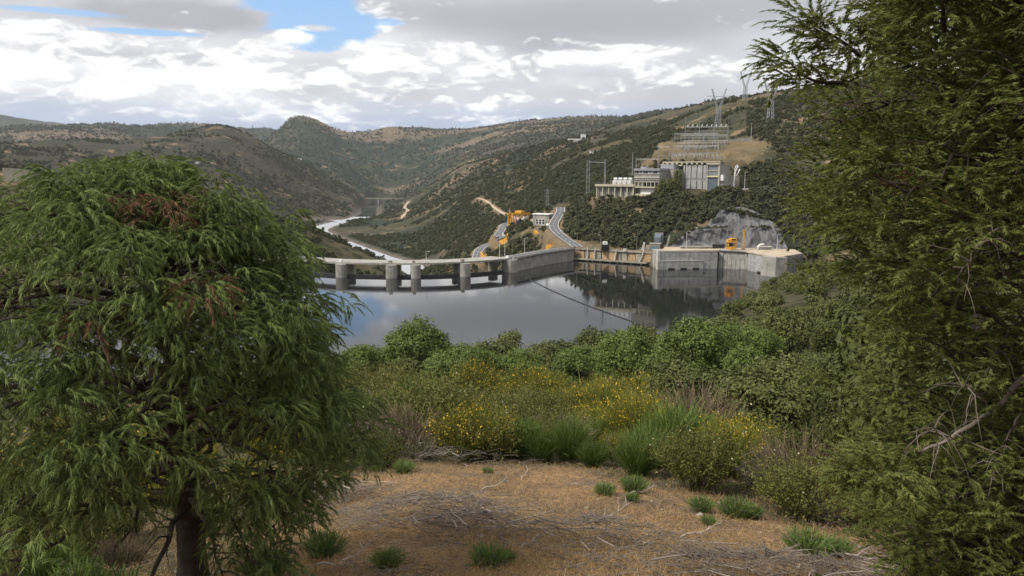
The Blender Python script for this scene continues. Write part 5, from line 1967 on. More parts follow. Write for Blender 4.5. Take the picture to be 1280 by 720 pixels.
small_house(719, 177, 1330, 24, 10, 5, 'long white house on the ridge above the scrub hill')
small_house(729, 174, 1345, 8, 8, 8, 'narrow white house on the ridge beside the long one')
small_house(742, 190, 1000, 9, 7, 3, 'low white shed on the slope below the ridge houses')
small_house(283, 266, 600, 7, 6, 5.0, 'cream hut on the far bank behind the drooping tree', mat='cream')
small_house(376, 236, 2350, 10, 8, 4, 'tiny white hut on the brown hill across the river')
small_house(250, 236, 1650, 8, 8, 4, 'lone pale hut on the dark middle hill')
pts = [PR(px, py, r) for px, py, r in ((8, 268, 540), (22, 267, 540), (34, 266, 540), (45, 265, 542))]
wall_along([(p.x, p.y, ground1(p.x, p.y)) for p in pts], -3, 7.5, 0.8, 'cream wall on the far bank behind the drooping tree', 'cream')


def build_bridge():
    A, B = PZ(468, 249.5, ZR + 9), PZ(505, 250.0, ZR + 9)
    A, rz, L = local_frame(A, B)
    t = thing('road_bridge', (A.x, A.y, ZR - 4), rz, 'distant low road bridge over the dark bend of the river', 'bridge')
    MB().box(-30, L + 20, -5, 5, 15.4, 17).build('deck', M['old_concrete'], t)
    for s in (-5.2, 4.8):
        MB().box(-30, L + 20, s, s + 0.4, 17.01, 17.9).build('parapet', M['old_concrete'], t)
    for k in (0.15, 0.45, 0.75):
        MB().box(L * k - 2, L * k + 2, -4, 4, 0, 14.99).build('pier', M['concrete'], t)
    MB().box(L * 0.86, L + 20, -4.5, 4.5, 0, 14.98).build('abutment', M['white_concrete'], t)


build_bridge()

# floating boom across the reservoir
a, b = PZ(662, 349.5, ZW), PZ(790, 402, ZW)
t = thing('log_boom', (a.x, a.y, ZW), 0, 'thin dark line of floats strung across the open water', 'floating boom')
mbb = MB()
n = 90
prev = None
pos = []
for i in range(n):
    k = i / (n - 1)
    sag = math.sin(PI * k) * 3.0
    q = a.lerp(b, k) + Vector((-sag * 0.7, -sag * 0.5, 0))
    pos.append(Vector((q.x, q.y, ZW + 0.06)))
MB().tube(pos, 0.05, 4).build('cable', M['dark_steel_and_shade'], t, True)
for i in range(0, n - 1):
    c0 = pos[i].lerp(pos[i + 1], 0.1)
    c1 = pos[i].lerp(pos[i + 1], 0.85)
    MB().tube([c0, c0.lerp(c1, 0.15), c0.lerp(c1, 0.85), c1], [0.12, 0.24, 0.24, 0.12], 6).build('float', M['dark_steel_and_shade'], t, True)

# ================================================================== VEGETATION
def unit(v):
    return v / np.maximum(np.linalg.norm(v, axis=-1, keepdims=True), 1e-9)


def rand_dirs(n, g):
    return unit(g.normal(size=(n, 3)))


def leaf_quads(P, N, size, g, aspect=0.55):
    """one small pointed leaf (rhombus) at each P facing N"""
    n = len(P)
    N = unit(N)
    u = unit(np.cross(N, rand_dirs(n, g)))
    w = np.cross(N, u)
    s = size * g.uniform(0.65, 1.3, (n, 1))
    a = u * s
    b = w * s * aspect
    V = np.stack([P - a, P - b * 0.9 + N * s * 0.12, P + a, P + b * 0.9 + N * s * 0.12], 1).reshape(-1, 3)
    Fq = np.arange(4 * n).reshape(-1, 4)
    return V, Fq


def needles(P0, D, L, w, g, droop=0.0):
    """pointed needles, one triangle each"""
    n = len(P0)
    D = unit(D)
    side = unit(np.cross(D, rand_dirs(n, g)))
    L = np.asarray(L, float).reshape(-1, 1)
    V = np.stack([P0 - side * w, P0 + side * w, P0 + D * L - np.array((0, 0, 1.0)) * droop * L], 1)
    return V.reshape(-1, 3), np.arange(3 * n).reshape(-1, 3), 3


def strips(P0, D, L, w, g, droop=0.0, segs=2, taper=0.25):
    """thin blades starting at P0 along D, bending down by droop"""
    n = len(P0)
    D = unit(D)
    side = unit(np.cross(D, rand_dirs(n, g)))
    L = np.broadcast_to(np.asarray(L, float).reshape(-1, 1), (n, 1))
    w = np.broadcast_to(np.asarray(w, float).reshape(-1, 1), (n, 1))
    rows = []
    for i in range(segs + 1):
        k = i / segs
        c = P0 + D * L * k + np.array((0, 0, -1.0)) * (droop * L * k * k)
        ww = w * (1 - (1 - taper) * k)
        rows.append(c - side * ww)
        rows.append(c + side * ww)
    V = np.stack(rows, 1)
    m = V.shape[1]
    base = (np.arange(n) * m)[:, None]
    Fs = [base + np.array([2 * i, 2 * i + 1, 2 * i + 3, 2 * i + 2]) for i in range(segs)]
    return V.reshape(-1, 3), np.stack(Fs, 1).reshape(-1, 4), m


def tube_np(paths, rads, n=4):
    """many tubes; paths (k, m, 3), rads (k, m)"""
    k, m, _ = paths.shape
    d = np.gradient(paths, axis=1)
    d = unit(d)
    ref = np.where(np.abs(d[..., 2:3]) > 0.9, np.array((1.0, 0, 0)), np.array((0, 0, 1.0)))
    u = unit(np.cross(d, ref))
    w = np.cross(d, u)
    t = np.arange(n) * 2 * PI / n
    V = paths[:, :, None, :] + (u[:, :, None, :] * np.cos(t)[:, None] + w[:, :, None, :] * np.sin(t)[:, None]) * rads[:, :, None, None]
    idx = np.arange(k * m * n).reshape(k, m, n)
    a, b = idx[:, :-1], idx[:, 1:]
    Fq = np.stack([a, np.roll(a, -1, 2), np.roll(b, -1, 2), b], -1).reshape(-1, 4)
    return V.reshape(-1, 3), Fq


M['cypress'] = mat_leaf('drooping_cypress_foliage', (0.080, 0.106, 0.030), (0.205, 0.258, 0.078), 0.33, 0.6, spread=0.0)
M['cypress_red'] = mat_leaf('dead_russet_foliage', (0.105, 0.060, 0.028), (0.19, 0.105, 0.05), 0.2, 0.7, spread=0.0)
M['cedar'] = mat_leaf('cedar_needles', (0.070, 0.086, 0.022), (0.190, 0.212, 0.055), 0.35, 0.6, spread=0.0)
M['oak'] = mat_leaf('oak_leaves', (0.050, 0.066, 0.016), (0.140, 0.160, 0.038), 0.15, 0.55, c3=(0.085, 0.092, 0.03), spread=0.3)
M['oak_bright'] = mat_leaf('fresh_oak_leaves', (0.056, 0.082, 0.018), (0.145, 0.190, 0.040), 0.2, 0.55, spread=0.08)
M['juniper'] = mat_leaf('juniper_foliage', (0.050, 0.066, 0.018), (0.112, 0.132, 0.034), 0.2, 0.6, spread=0.1)
M['broom'] = mat_leaf('broom_stems', (0.070, 0.110, 0.022), (0.14, 0.19, 0.042), 0.2, 0.6, spread=0.25)
M['olive'] = mat_leaf('olive_scrub_leaves', (0.062, 0.078, 0.017), (0.150, 0.162, 0.038), 0.22, 0.65, c3=(0.105, 0.095, 0.026), spread=0.42)
M['ybroom'] = mat_leaf('yellow_broom_stems', (0.090, 0.105, 0.020), (0.19, 0.19, 0.036), 0.25, 0.6, spread=0.2)
M['drybush'] = mat_leaf('dry_brown_scrub', (0.115, 0.085, 0.05), (0.20, 0.155, 0.10), 0.15, 0.8, spread=0.2)
M['flower'] = mat_leaf('yellow_broom_flowers', (0.50, 0.33, 0.02), (0.70, 0.50, 0.04), 0.25, 0.6, spread=0.05)
M['pale_flower'] = mat_leaf('pale_seed_heads', (0.42, 0.38, 0.25), (0.55, 0.50, 0.36), 0.2, 0.7, spread=0.05)
M['seedling'] = mat_leaf('bright_young_broom', (0.085, 0.135, 0.030), (0.15, 0.21, 0.055), 0.3, 0.6, spread=0.12)
M['grass'] = mat_leaf('dry_grass_blades', (0.30, 0.19, 0.085), (0.50, 0.355, 0.18), 0.3, 0.8, spread=0.0)
M['far_scrub'] = mat_leaf('far_scrub_leaves', (0.040, 0.050, 0.020), (0.082, 0.085, 0.036), 0.15, 0.7, spread=0.0)


# ------------------------------------------------------------------ the drooping cypress
def spray_variant(g, length, n_twig, twig_len, w, droop, side_spread, segs=2):
    """one hanging spray: an arching axis with fine twiglets along both sides. returned in a frame where +x is outward, z up"""
    Vs, Fs, tint = [], [], []
    k = g.uniform(0.03, 1.0, n_twig)
    ax = np.stack([length * k, 0 * k, length * (0.28 * k - droop * k ** 2)], 1)
    tang = unit(np.stack([np.ones(n_twig), 0 * k, 0.28 - 2 * droop * k], 1))
    s = np.where(g.random(n_twig) < 0.5, -1.0, 1.0)
    D = tang * g.uniform(0.5, 1.0, (n_twig, 1)) + np.stack([0 * k, s * side_spread * g.uniform(0.25, 1.0, n_twig), g.uniform(-0.35, 0.30, n_twig)], 1)
    LL = twig_len * g.uniform(0.55, 1.15, n_twig) * (1.05 - 0.4 * k)
    V, Fq, m = needles(ax, D, LL, w, g, 0.45 if droop > 0.5 else 0.2) if segs == 0 else strips(ax, D, LL, w, g, droop=0.55, segs=segs, taper=0.3)
    tint = np.repeat(g.random(n_twig) * 0.7 + 0.3 * k, m)
    return V, Fq, tint


def place_many(variants, pos, yaw, pitch, scale, g, per=1):
    """copies of the spray shapes set at pos with a heading, a tilt and a size, joined"""
    Vs, Fs, T = [], [], []
    off = 0
    which = g.integers(0, len(variants), len(pos))
    tuft = np.repeat(g.uniform(-0.28, 0.28, len(pos) // per + 1), per)[:len(pos)]
    for vi, (V, Fq, tint) in enumerate(variants):
        m = which == vi
        if not m.any():
            continue
        p, y, t, s = pos[m], yaw[m], pitch[m], scale[m]
        c, sn = np.cos(t), np.sin(t)
        X = V[None, :, 0] * c[:, None] - V[None, :, 2] * sn[:, None]
        Zz = V[None, :, 0] * sn[:, None] + V[None, :, 2] * c[:, None]
        Y = np.broadcast_to(V[None, :, 1], X.shape)
        cy, sy = np.cos(y)[:, None], np.sin(y)[:, None]
        W = np.stack([X * cy - Y * sy, X * sy + Y * cy, Zz], -1) * s[:, None, None] + p[:, None, :]
        n = m.sum()
        Vs.append(W.reshape(-1, 3))
        Fs.append((Fq[None] + (np.arange(n) * len(V))[:, None, None]).reshape(-1, Fq.shape[1]) + off)
        base = (tuft[m] + g.uniform(-0.12, 0.12, n))[:, None]
        T.append(np.clip(tint[None] * 0.8 + 0.1 + base, 0, 1).ravel())
        off += n * len(V)
    return np.concatenate(Vs), np.concatenate(Fs), np.concatenate(T)


def bough_paths(base, tips, g, m=7, sag=0.0, r0=0.05):
    base = np.asarray(base)
    tips = np.asarray(tips)
    k = np.linspace(0, 1, m)[None, :, None]
    P = base[:, None, :] * (1 - k) + tips[:, None, :] * k
    L = np.linalg.norm(tips - base, axis=1)[:, None, None]
    P = P + np.array((0, 0, 1.0)) * (0.16 * L * np.sin(k * PI) - sag * L * k ** 2)
    jit = g.normal(size=P.shape) * 0.018 * L
    jit[:, 0] = 0
    P = P + jit
    rad = r0 * (1 - 0.85 * np.linspace(0, 1, m))[None, :] * np.ones((len(base), 1))
    return P, rad


def build_left_tree():
    g = np.random.default_rng(21)
    base = XYR(206, 9.2, 0)
    zg = ground1(base.x, base.y)
    base.z = zg
    t = thing('cypress_tree', base, 0, 'broad green cypress with weeping sprays and a dark trunk, nearest on the left', 'tree')
    h = 0.02 - zg                                   # top a little above the eye
    # trunk, leaning slightly
    k = np.linspace(0, 1, 12)
    tr = np.stack([0.06 * np.sin(k * 4) - 0.12 * k + 0.03 * np.sin(k * 11), 0.05 * np.cos(k * 5) - 0.05, k * (h - 0.25)], 1)[None]
    rad = np.interp(k, [0, 0.04, 0.15, 0.5, 1.0], [0.24, 0.185, 0.155, 0.10, 0.02])[None]
    V, Fq = tube_np(tr, rad, 12)
    V = V + 0.02 * rad.mean() / 0.1 * (fbm2(V[:, 0] * 9, V[:, 2] * 3)[:, None]) * np.array((1, 1, 0))
    mesh_np('trunk', V, Fq, M['bark'], t, smooth=True)

    def trunk_at(z):
        kk = np.clip(z / (h - 0.25), 0, 1)
        return np.stack([np.interp(kk, k, tr[0, :, 0]), np.interp(kk, k, tr[0, :, 1]), z], -1)
    # silhouette half width against height (above the tree's foot)
    zz = np.array([0.15, 0.55, 0.9, 1.5, 2.1, 2.55, 3.0, 3.5, 3.9, 4.25, 4.55, 4.85, 5.1])
    ww = np.array([0.85, 1.28, 1.47, 1.68, 1.80, 1.78, 1.66, 1.44, 1.18, 0.90, 0.58, 0.38, 0.1])
    ww2 = np.array([1.2, 1.7, 2.2, 2.6, 2.7, 2.7, 2.6, 2.4, 2.2, 1.9, 1.35, 0.6, 0.1])

    def half(z, ang):
        a = np.interp(z, zz * h / 5.0, ww)
        b = np.interp(z, zz * h / 5.0, ww2)
        f = 0.5 - 0.5 * np.cos(ang)                 # fuller to the left
        lob = 1 + 0.16 * vnoise(ang * 1.9 + 40, z * 1.6) * 2
        return (a * (1 - f) + b * f) * lob
    # main boughs
    nb = 84
    zb = np.linspace(0.95, h - 0.35, nb) + g.uniform(-0.05, 0.05, nb)
    ang = (np.arange(nb) * 2.399 + g.uniform(-0.4, 0.4, nb)) % (2 * PI)
    reach = half(np.minimum(zb + 0.15, h), ang) * g.uniform(0.75, 0.98, nb)
    rise = g.uniform(0.0, 0.35, nb) * reach * np.interp(zb, [0.9, 2.2, h], [-0.9, 0.3, 1.0])
    b0 = trunk_at(zb)
    tips = b0 + np.stack([np.cos(ang) * reach, np.sin(ang) * reach, rise], -1)
    P, rd = bough_paths(b0, tips, g, 8, sag=0.05, r0=0.042)
    V, Fq = tube_np(P, rd, 5)
    # secondary twigs off the boughs
    ns = 900
    bi = g.integers(0, nb, ns)
    kk = g.uniform(0.25, 1.0, ns)
    st = np.array([[np.interp(q, np.linspace(0, 1, 8), P[i, :, c]) for c in range(3)] for i, q in zip(bi, kk)])
    a2 = ang[bi] + g.normal(0, 0.75, ns)
    l2 = g.uniform(0.35, 0.95, ns) * (1.15 - 0.5 * kk)
    e2 = st + np.stack([np.cos(a2) * l2, np.sin(a2) * l2, g.uniform(-0.28, 0.45, ns) * l2], -1)
    P2, r2 = bough_paths(st, e2, g, 5, sag=0.25, r0=0.012)
    V2, F2 = tube_np(P2, r2, 3)
    mesh_np('bough', np.concatenate([V, V2]), np.concatenate([Fq, F2 + len(V)]), M['bark'], t)['kind'] = 'stuff'
    # hanging sprays: around twig ends and filling the outer shell in tufts
    ntuft = 540
    zt = h * (0.05 + 0.95 * g.random(ntuft) ** 0.85)
    at = g.uniform(0, 2 * PI, ntuft)
    # the side towards the viewpoint matters as much as any other; the shell is even
    rt = half(zt, at) * np.sqrt(g.uniform(0.42, 1.0, ntuft))
    low = zt < 1.1
    keep = ~(low & (g.random(ntuft) < 0.50))
    zt, at, rt = zt[keep], at[keep], rt[keep]
    c0 = trunk_at(zt)
    C = c0 + np.stack([np.cos(at) * rt, np.sin(at) * rt, 0 * rt], -1)
    sel = (kk > 0.55) & (g.random(ns) < 0.55)
    C = np.concatenate([C, e2[sel]])
    A = np.concatenate([at, a2[sel]])
    # keep the lower trunk in view
    low = (C[:, 2] < 1.75) & (C[:, 1] < 0.3) & (np.abs(C[:, 0]) < 0.50)
    low |= (C[:, 2] < 1.3) & (C[:, 0] < -0.2) & (g.random(len(C)) < 0.6)
    low |= (C[:, 2] < 1.0) & (g.random(len(C)) < 0.45)
    cp = C + np.array(base)
    rr = np.hypot(cp[:, 0], cp[:, 1])
    bx_ = np.arctan2(cp[:, 0], cp[:, 1])
    el_ = np.arctan2(cp[:, 2], rr)
    low |= (np.abs(bx_ - math.atan2(base.x, base.y)) < 0.040) & (el_ < -0.365) & (C[:, 1] < 0.3)
    C, A = C[~low], A[~low]
    per = 25
    n = len(C) * per
    # each tuft is a small dome: sprays leave it all round, the upper ones arch over the lower
    size = np.repeat(g.uniform(0.75, 1.25, len(C)), per)
    hd = g.uniform(-0.35, 1.0, n)
    yaw = np.repeat(A, per) + np.tile(np.linspace(-2.6, 2.6, per), len(C)) + g.normal(0, 0.35, n)
    out = np.sqrt(np.clip(1 - hd ** 2, 0, 1))
    off = np.stack([np.cos(yaw) * out, np.sin(yaw) * out, hd * 0.9], 1) * (0.16 * size)[:, None]
    pos = np.repeat(C, per, 0) + off + g.normal(0, 0.02, (n, 3))
    pitch = 0.55 * hd + g.normal(0.0, 0.22, n)
    sc = size * g.uniform(0.75, 1.15, n)
    # a few russet tufts near the top
    rel = C - np.array((0, 0, 0))
    russ = np.zeros(len(C), bool)
    for px, py, rr_, rad_ in ((215, 232, 8.3, 0.13), (192, 240, 8.2, 0.11), (150, 246, 8.1, 0.08), (276, 350, 7.3, 0.05), (95, 430, 7.2, 0.08)):
        q = np.array(PR(px, py, rr_) - base)
        near = np.argsort(np.linalg.norm((C - q) * np.array((1, 0.3, 1)), axis=1))
        russ[near[:2 if rad_ > 0.1 else 1]] = True
    rm = np.repeat(russ, per)
    var = [spray_variant(g, g.uniform(0.12, 0.19), 34, 0.068, 0.0044, g.uniform(0.8, 1.25), 0.55, 0) for _ in range(9)]
    V, Fq, T = place_many(var, pos[~rm], yaw[~rm], pitch[~rm], sc[~rm], g, per)
    o = mesh_np('crown', V, Fq, M['cypress'], t, tint=T)
    if not rm.any():
        return t
    V, Fq, T = place_many(var, pos[rm], yaw[rm], pitch[rm], sc[rm], g, per)
    o = mesh_np('dead_foliage', V, Fq, M['cypress_red'], t, tint=T)
    o['label'] = 'russet dead sprays near the top'
    return t


build_left_tree()


def build_right_tree():
    g = np.random.default_rng(5)
    bx = XYR(1345, 5.4, 0)
    zg = ground1(bx.x, bx.y)
    base = Vector((bx.x, bx.y, zg))
    t = thing('cedar_tree', base, 0, 'tall dark cedar crowding the right edge with bare grey lower limbs', 'tree')
    k = np.linspace(0, 1, 12)
    H = 6.6
    tr = np.stack([0.1 * np.sin(k * 3), 0.05 * np.sin(k * 6), k * H], 1)[None]
    rad = np.interp(k, [0, 0.05, 0.3, 1], [0.24, 0.18, 0.13, 0.02])[None]
    V, Fq = tube_np(tr, rad, 10)
    mesh_np('trunk', V, Fq, M['bark'], t, smooth=True)
    ez = -zg                                        # eye height above the foot
    # reach to the left as seen, by picture row
    rows = np.array([-160, -60, 0, 30, 70, 100, 130, 170, 230, 280, 310, 340, 380, 440, 470, 500, 540, 580, 620, 660, 720])
    left = np.array([1180, 1145, 1128, 1118, 1108, 1100, 1060, 1015, 986, 990, 1006, 1036, 1062, 1090, 1112, 1145, 1145, 1118, 1122, 1185, 1250])
    zr, wr = [], []
    for py, lx in zip(rows, left):
        q = PR(lx, py, 4.6)
        zr.append(q.z + ez)
        wr.append(math.hypot(q.x - base.x, q.y - base.y) * 0.97 - 0.16)
    zr, wr = np.array(zr[::-1]), np.array(wr[::-1])

    def half(z, ang):
        lob = 1 + 0.16 * vnoise(ang * 2.3 + 11, z * 1.9)
        return np.interp(z, zr, wr) * lob
    nb = 90
    zb = np.linspace(0.9, H - 0.6, nb)
    # boughs mostly on the sides one can see; the far side is built more sparsely
    ang = (np.arange(nb) * 2.399) % (2 * PI)
    reach = half(zb, ang) * g.uniform(0.8, 1.0, nb)
    b0 = np.stack([0 * zb, 0 * zb, zb], -1)
    tips = b0 + np.stack([np.cos(ang) * reach, np.sin(ang) * reach, g.uniform(-0.15, 0.55, nb)], -1)
    P, rd = bough_paths(b0, tips, g, 8, sag=0.12, r0=0.022)
    V, Fq = tube_np(P, rd, 5)
    ns = 1000
    bi = g.integers(0, nb, ns)
    kk = g.uniform(0.2, 1.0, ns)
    st = np.array([[np.interp(q, np.linspace(0, 1, 8), P[i, :, c]) for c in range(3)] for i, q in zip(bi, kk)])
    a2 = ang[bi] + g.normal(0, 0.8, ns)
    l2 = g.uniform(0.25, 0.75, ns) * (1.2 - 0.5 * kk)
    e2 = st + np.stack([np.cos(a2) * l2, np.sin(a2) * l2, g.uniform(-0.4, 0.4, ns) * l2], -1)
    P2, r2 = bough_paths(st, e2, g, 5, sag=0.15, r0=0.008)
    V2, F2 = tube_np(P2, r2, 3)
    mesh_np('bough', np.concatenate([V, V2]), np.concatenate([Fq, F2 + len(V)]), M['bark'], t)['kind'] = 'stuff'
    # bare grey limbs low down
    for a, b, c, r0 in (((1300, 452, 5.0), (1225, 525, 4.7), (1150, 566, 4.5), 0.020), ((1300, 330, 5.0), (1240, 300, 4.6), (1195, 345, 4.4), 0.010),
                        ((1290, 290, 5.0), (1250, 285, 4.7), (1205, 320, 4.6), 0.008), ((1238, 515, 4.75), (1222, 490, 4.6), (1200, 480, 4.5), 0.007),
                        ((1200, 545, 4.6), (1180, 545, 4.5), (1165, 533, 4.4), 0.005), ((1290, 500, 4.9), (1262, 540, 4.7), (1240, 600, 4.6), 0.007)):
        q = [np.array(PR(*s) - base) for s in (a, b, c)]
        pts = smooth_line([tuple(v) for v in q], 6)
        pa = np.array(pts)[None] + g.normal(0, 0.006, (1, len(pts), 3))
        V, Fq = tube_np(pa, (r0 * np.linspace(1, 0.3, len(pts)))[None], 6)
        # small side twigs
        nt = 14
        ii = g.integers(3, len(pts), nt)
        s0 = pa[0, ii]
        e0 = s0 + g.normal(0, 0.12, (nt, 3)) + np.array((-0.05, 0, -0.03))
        P3, r3 = bough_paths(s0, e0, g, 4, 0.1, 0.004)
        V3, F3 = tube_np(P3, r3, 3)
        o = mesh_np('bare_limb', np.concatenate([V, V3]), np.concatenate([Fq, F3 + len(V)]), M['twig'], t)
    # sprays: short flat fans with brighter tips
    ntuft = 1250
    ntuft += 650
    zt = np.concatenate([g.uniform(0.5, H, ntuft - 650), g.uniform(3.6, H, 650)])
    at = g.uniform(0, 2 * PI, ntuft)
    rt = half(zt, at) * np.sqrt(g.uniform(0.08, 1.0, ntuft))
    C = np.stack([np.cos(at) * rt, np.sin(at) * rt, zt], -1)
    sel = (kk > 0.45) & (g.random(ns) < 0.6)
    C = np.concatenate([C, e2[sel]])
    A = np.concatenate([at, a2[sel]])
    # wisps that stand out of the outline
    for pts in (((1060, 105, 4.6), (1015, 100, 4.5), (983, 75, 4.4)), ((1075, 70, 4.6), (1050, 50, 4.5), (1012, 28, 4.4)), ((1180, 40, 4.7), (1178, 5, 4.6), (1172, -20, 4.6)),
                ((1120, 590, 4.3), (1095, 596, 4.2), (1080, 600, 4.2))):
        q = smooth_line([tuple(PR(*s) - base) for s in pts], 5)
        pa = np.array(q)
        C = np.concatenate([C, pa])
        dA = math.atan2(pa[-1, 1] - pa[0, 1], pa[-1, 0] - pa[0, 0])
        A = np.concatenate([A, np.full(len(pa), dA)])
        V, Fq = tube_np(pa[None], np.linspace(0.012, 0.004, len(pa))[None], 4)
        mesh_np('thin_branch', V, Fq, M['bark'], t)
    # leave the sky gaps on the upper right open
    gap = np.zeros(len(C), bool)
    pw = C + np.array(base)
    rr = np.hypot(pw[:, 0], pw[:, 1])
    front = rr < 99
    az = np.arctan2(pw[:, 0], pw[:, 1])
    el = np.arctan2(pw[:, 2], rr)
    for px, py, wx, wy in ((1205, 42, 36, 18), (1195, 78, 16, 14), (1225, 8, 18, 9)):
        d = sky_dir(px, py)
        gap |= ((az - math.atan2(d.x, d.y)) / (wx / F)) ** 2 + ((el - math.asin(d.z)) / (wy / F)) ** 2 < 1
    keep = ~(gap & (g.random(len(C)) < 0.80))
    C, A = C[keep], A[keep]
    per = 14
    n = len(C) * per
    size = np.repeat(g.uniform(0.7, 1.25, len(C)), per)
    hd = g.uniform(-0.5, 1.0, n)
    yaw = np.repeat(A, per) + np.tile(np.linspace(-1.9, 1.9, per), len(C)) + g.normal(0, 0.35, n)
    out = np.sqrt(np.clip(1 - hd ** 2, 0, 1))
    pos = np.repeat(C, per, 0) + np.stack([np.cos(yaw) * out, np.sin(yaw) * out, hd * 0.6], 1) * (0.10 * size)[:, None]
    pitch = 0.45 * hd + g.normal(0.05, 0.28, n)
    sc = size * g.uniform(0.7, 1.15, n)
    russ = np.zeros(len(C), bool)
    for px, py, rr_, rad_ in ((1105, 465, 4.4, 0.13), (1130, 480, 4.4, 0.13), (1160, 485, 4.4, 0.12), (1085, 455, 4.4, 0.09), (1112, 560, 4.2, 0.07), (1110, 585, 4.2, 0.05), (1150, 240, 4.5, 0.05)):
        q = PR(px, py, rr_) - base
        russ |= np.linalg.norm((C - np.array(q)) * np.array((1, 0.2, 1)), axis=1) < rad_
    rm = np.repeat(russ, per)
    var = [spray_variant(g, g.uniform(0.12, 0.19), 46, 0.036, 0.0038, g.uniform(0.1, 0.45), 0.95, 0) for _ in range(9)]
    V, Fq, T = place_many(var, pos[~rm], yaw[~rm], pitch[~rm], sc[~rm], g, per)
    mesh_np('crown', V, Fq, M['cedar'], t, tint=T)
    if not rm.any():
        return t
    V, Fq, T = place_many(var, pos[rm], yaw[rm], pitch[rm], sc[rm], g, per)
    o = mesh_np('dead_foliage', V, Fq, M['cypress_red'], t, tint=T)
    o['label'] = 'rusty dead sprays hanging low'
    return t


build_right_tree()


# ------------------------------------------------------------------ prototypes of the mid-distance plants (mesh data shared by the copies)
PROTO = bpy.data.collections.new('prototypes')        # never linked: only holds the originals' data


def lobes_for(g, n, w, h, z0):
    """a domed crown made of overlapping lobes"""
    out = []
    for i in range(n):
        a = g.uniform(0, 2 * PI)
        q = math.sqrt(g.uniform(0, 1))
        x, y = math.cos(a) * q * w * 0.62, math.sin(a) * q * w * 0.62
        z = z0 + (h - z0) * (0.30 + 0.52 * math.sqrt(max(0, 1 - q * q)) * g.uniform(0.7, 1.05))
        out.append((x, y, z, g.uniform(0.24, 0.42) * w))
    for i in range(n // 2):
        a = 2 * PI * (i + g.random()) / (n // 2)
        q = g.uniform(0.45, 0.68) * w
        out.append((math.cos(a) * q, math.sin(a) * q, z0 + g.uniform(0.05, 0.28) * (h - z0), g.uniform(0.22, 0.34) * w))
    return np.array(out)


def crown_points(g, lob, n, inner=0.25):
    """points on the outer skin of the lobes, thinned where lobes swallow each other, plus some inside"""
    i = g.integers(0, len(lob), n * 2)
    d = rand_dirs(n * 2, g)
    d[:, 2] = np.where(d[:, 2] < -0.35, -d[:, 2], d[:, 2])
    rad = lob[i, 3] * (1 - 0.30 * g.random(n * 2) ** 2)
    # ragged skin: clumps of twigs stand out
    rad *= 1 + 0.22 * np.sin(d[:, 0] * 7 + i) * np.cos(d[:, 1] * 6 + 2 * i) + 0.15 * np.sin(d[:, 2] * 9 + 3 * i)
    P = lob[i, :3] + d * rad[:, None] * np.array((1, 1, 0.82))
    inside = np.zeros(n * 2, bool)
    for L in lob:
        inside |= np.linalg.norm((P - L[:3]) / np.array((1, 1, 0.82)), axis=1) < L[3] * 0.72
    keep = ~inside | (g.random(n * 2) < inner)
    return P[keep][:n], d[keep][:n]


def tree_parts(name, seed, w, h, z0, n_lobes, n_leaf, leaf, mat, trunk_r=0.12, tuft=5):
    g = np.random.default_rng(seed)
    lob = lobes_for(g, n_lobes, w, h, z0)
    P, d = crown_points(g, lob, n_leaf // tuft)
    n = len(P)
    Q = np.repeat(P, tuft, 0) + g.normal(0, 1, (n * tuft, 3)) * leaf * 1.3
    N = np.repeat(d, tuft, 0) * 0.9 + np.array((0, 0, 0.45)) + rand_dirs(n * tuft, g) * 0.75
    V, Fq = leaf_quads(Q, N, leaf, g)
    T = np.repeat(np.clip(np.repeat(g.uniform(0, 1, n), tuft) * 0.7 + g.uniform(0, 0.3, n * tuft), 0, 1), 4)
    crown = mesh_np('crown', V, Fq, mat, tint=T)
    # trunk and limbs
    nl = 7
    tips = lob[g.integers(0, len(lob), nl), :3]
    b0 = np.zeros((nl, 3))
    b0[:, 2] = g.uniform(0.25, 0.6, nl) * z0 + 0.2
    P1, r1 = bough_paths(b0, tips, g, 6, 0, trunk_r * 0.55)
    V1, F1 = tube_np(P1, r1, 5)
    tr = np.stack([0.1 * np.sin(np.linspace(0, 3, 6)), 0 * np.linspace(0, 1, 6), np.linspace(-0.5, h * 0.6, 6)], 1)[None]
    V2, F2 = tube_np(tr, np.linspace(trunk_r, trunk_r * 0.35, 6)[None], 7)
    trunk = mesh_np('trunk', np.concatenate([V1, V2]), np.concatenate([F1, F2 + len(V1)]), M['bark'])
    return [crown, trunk]


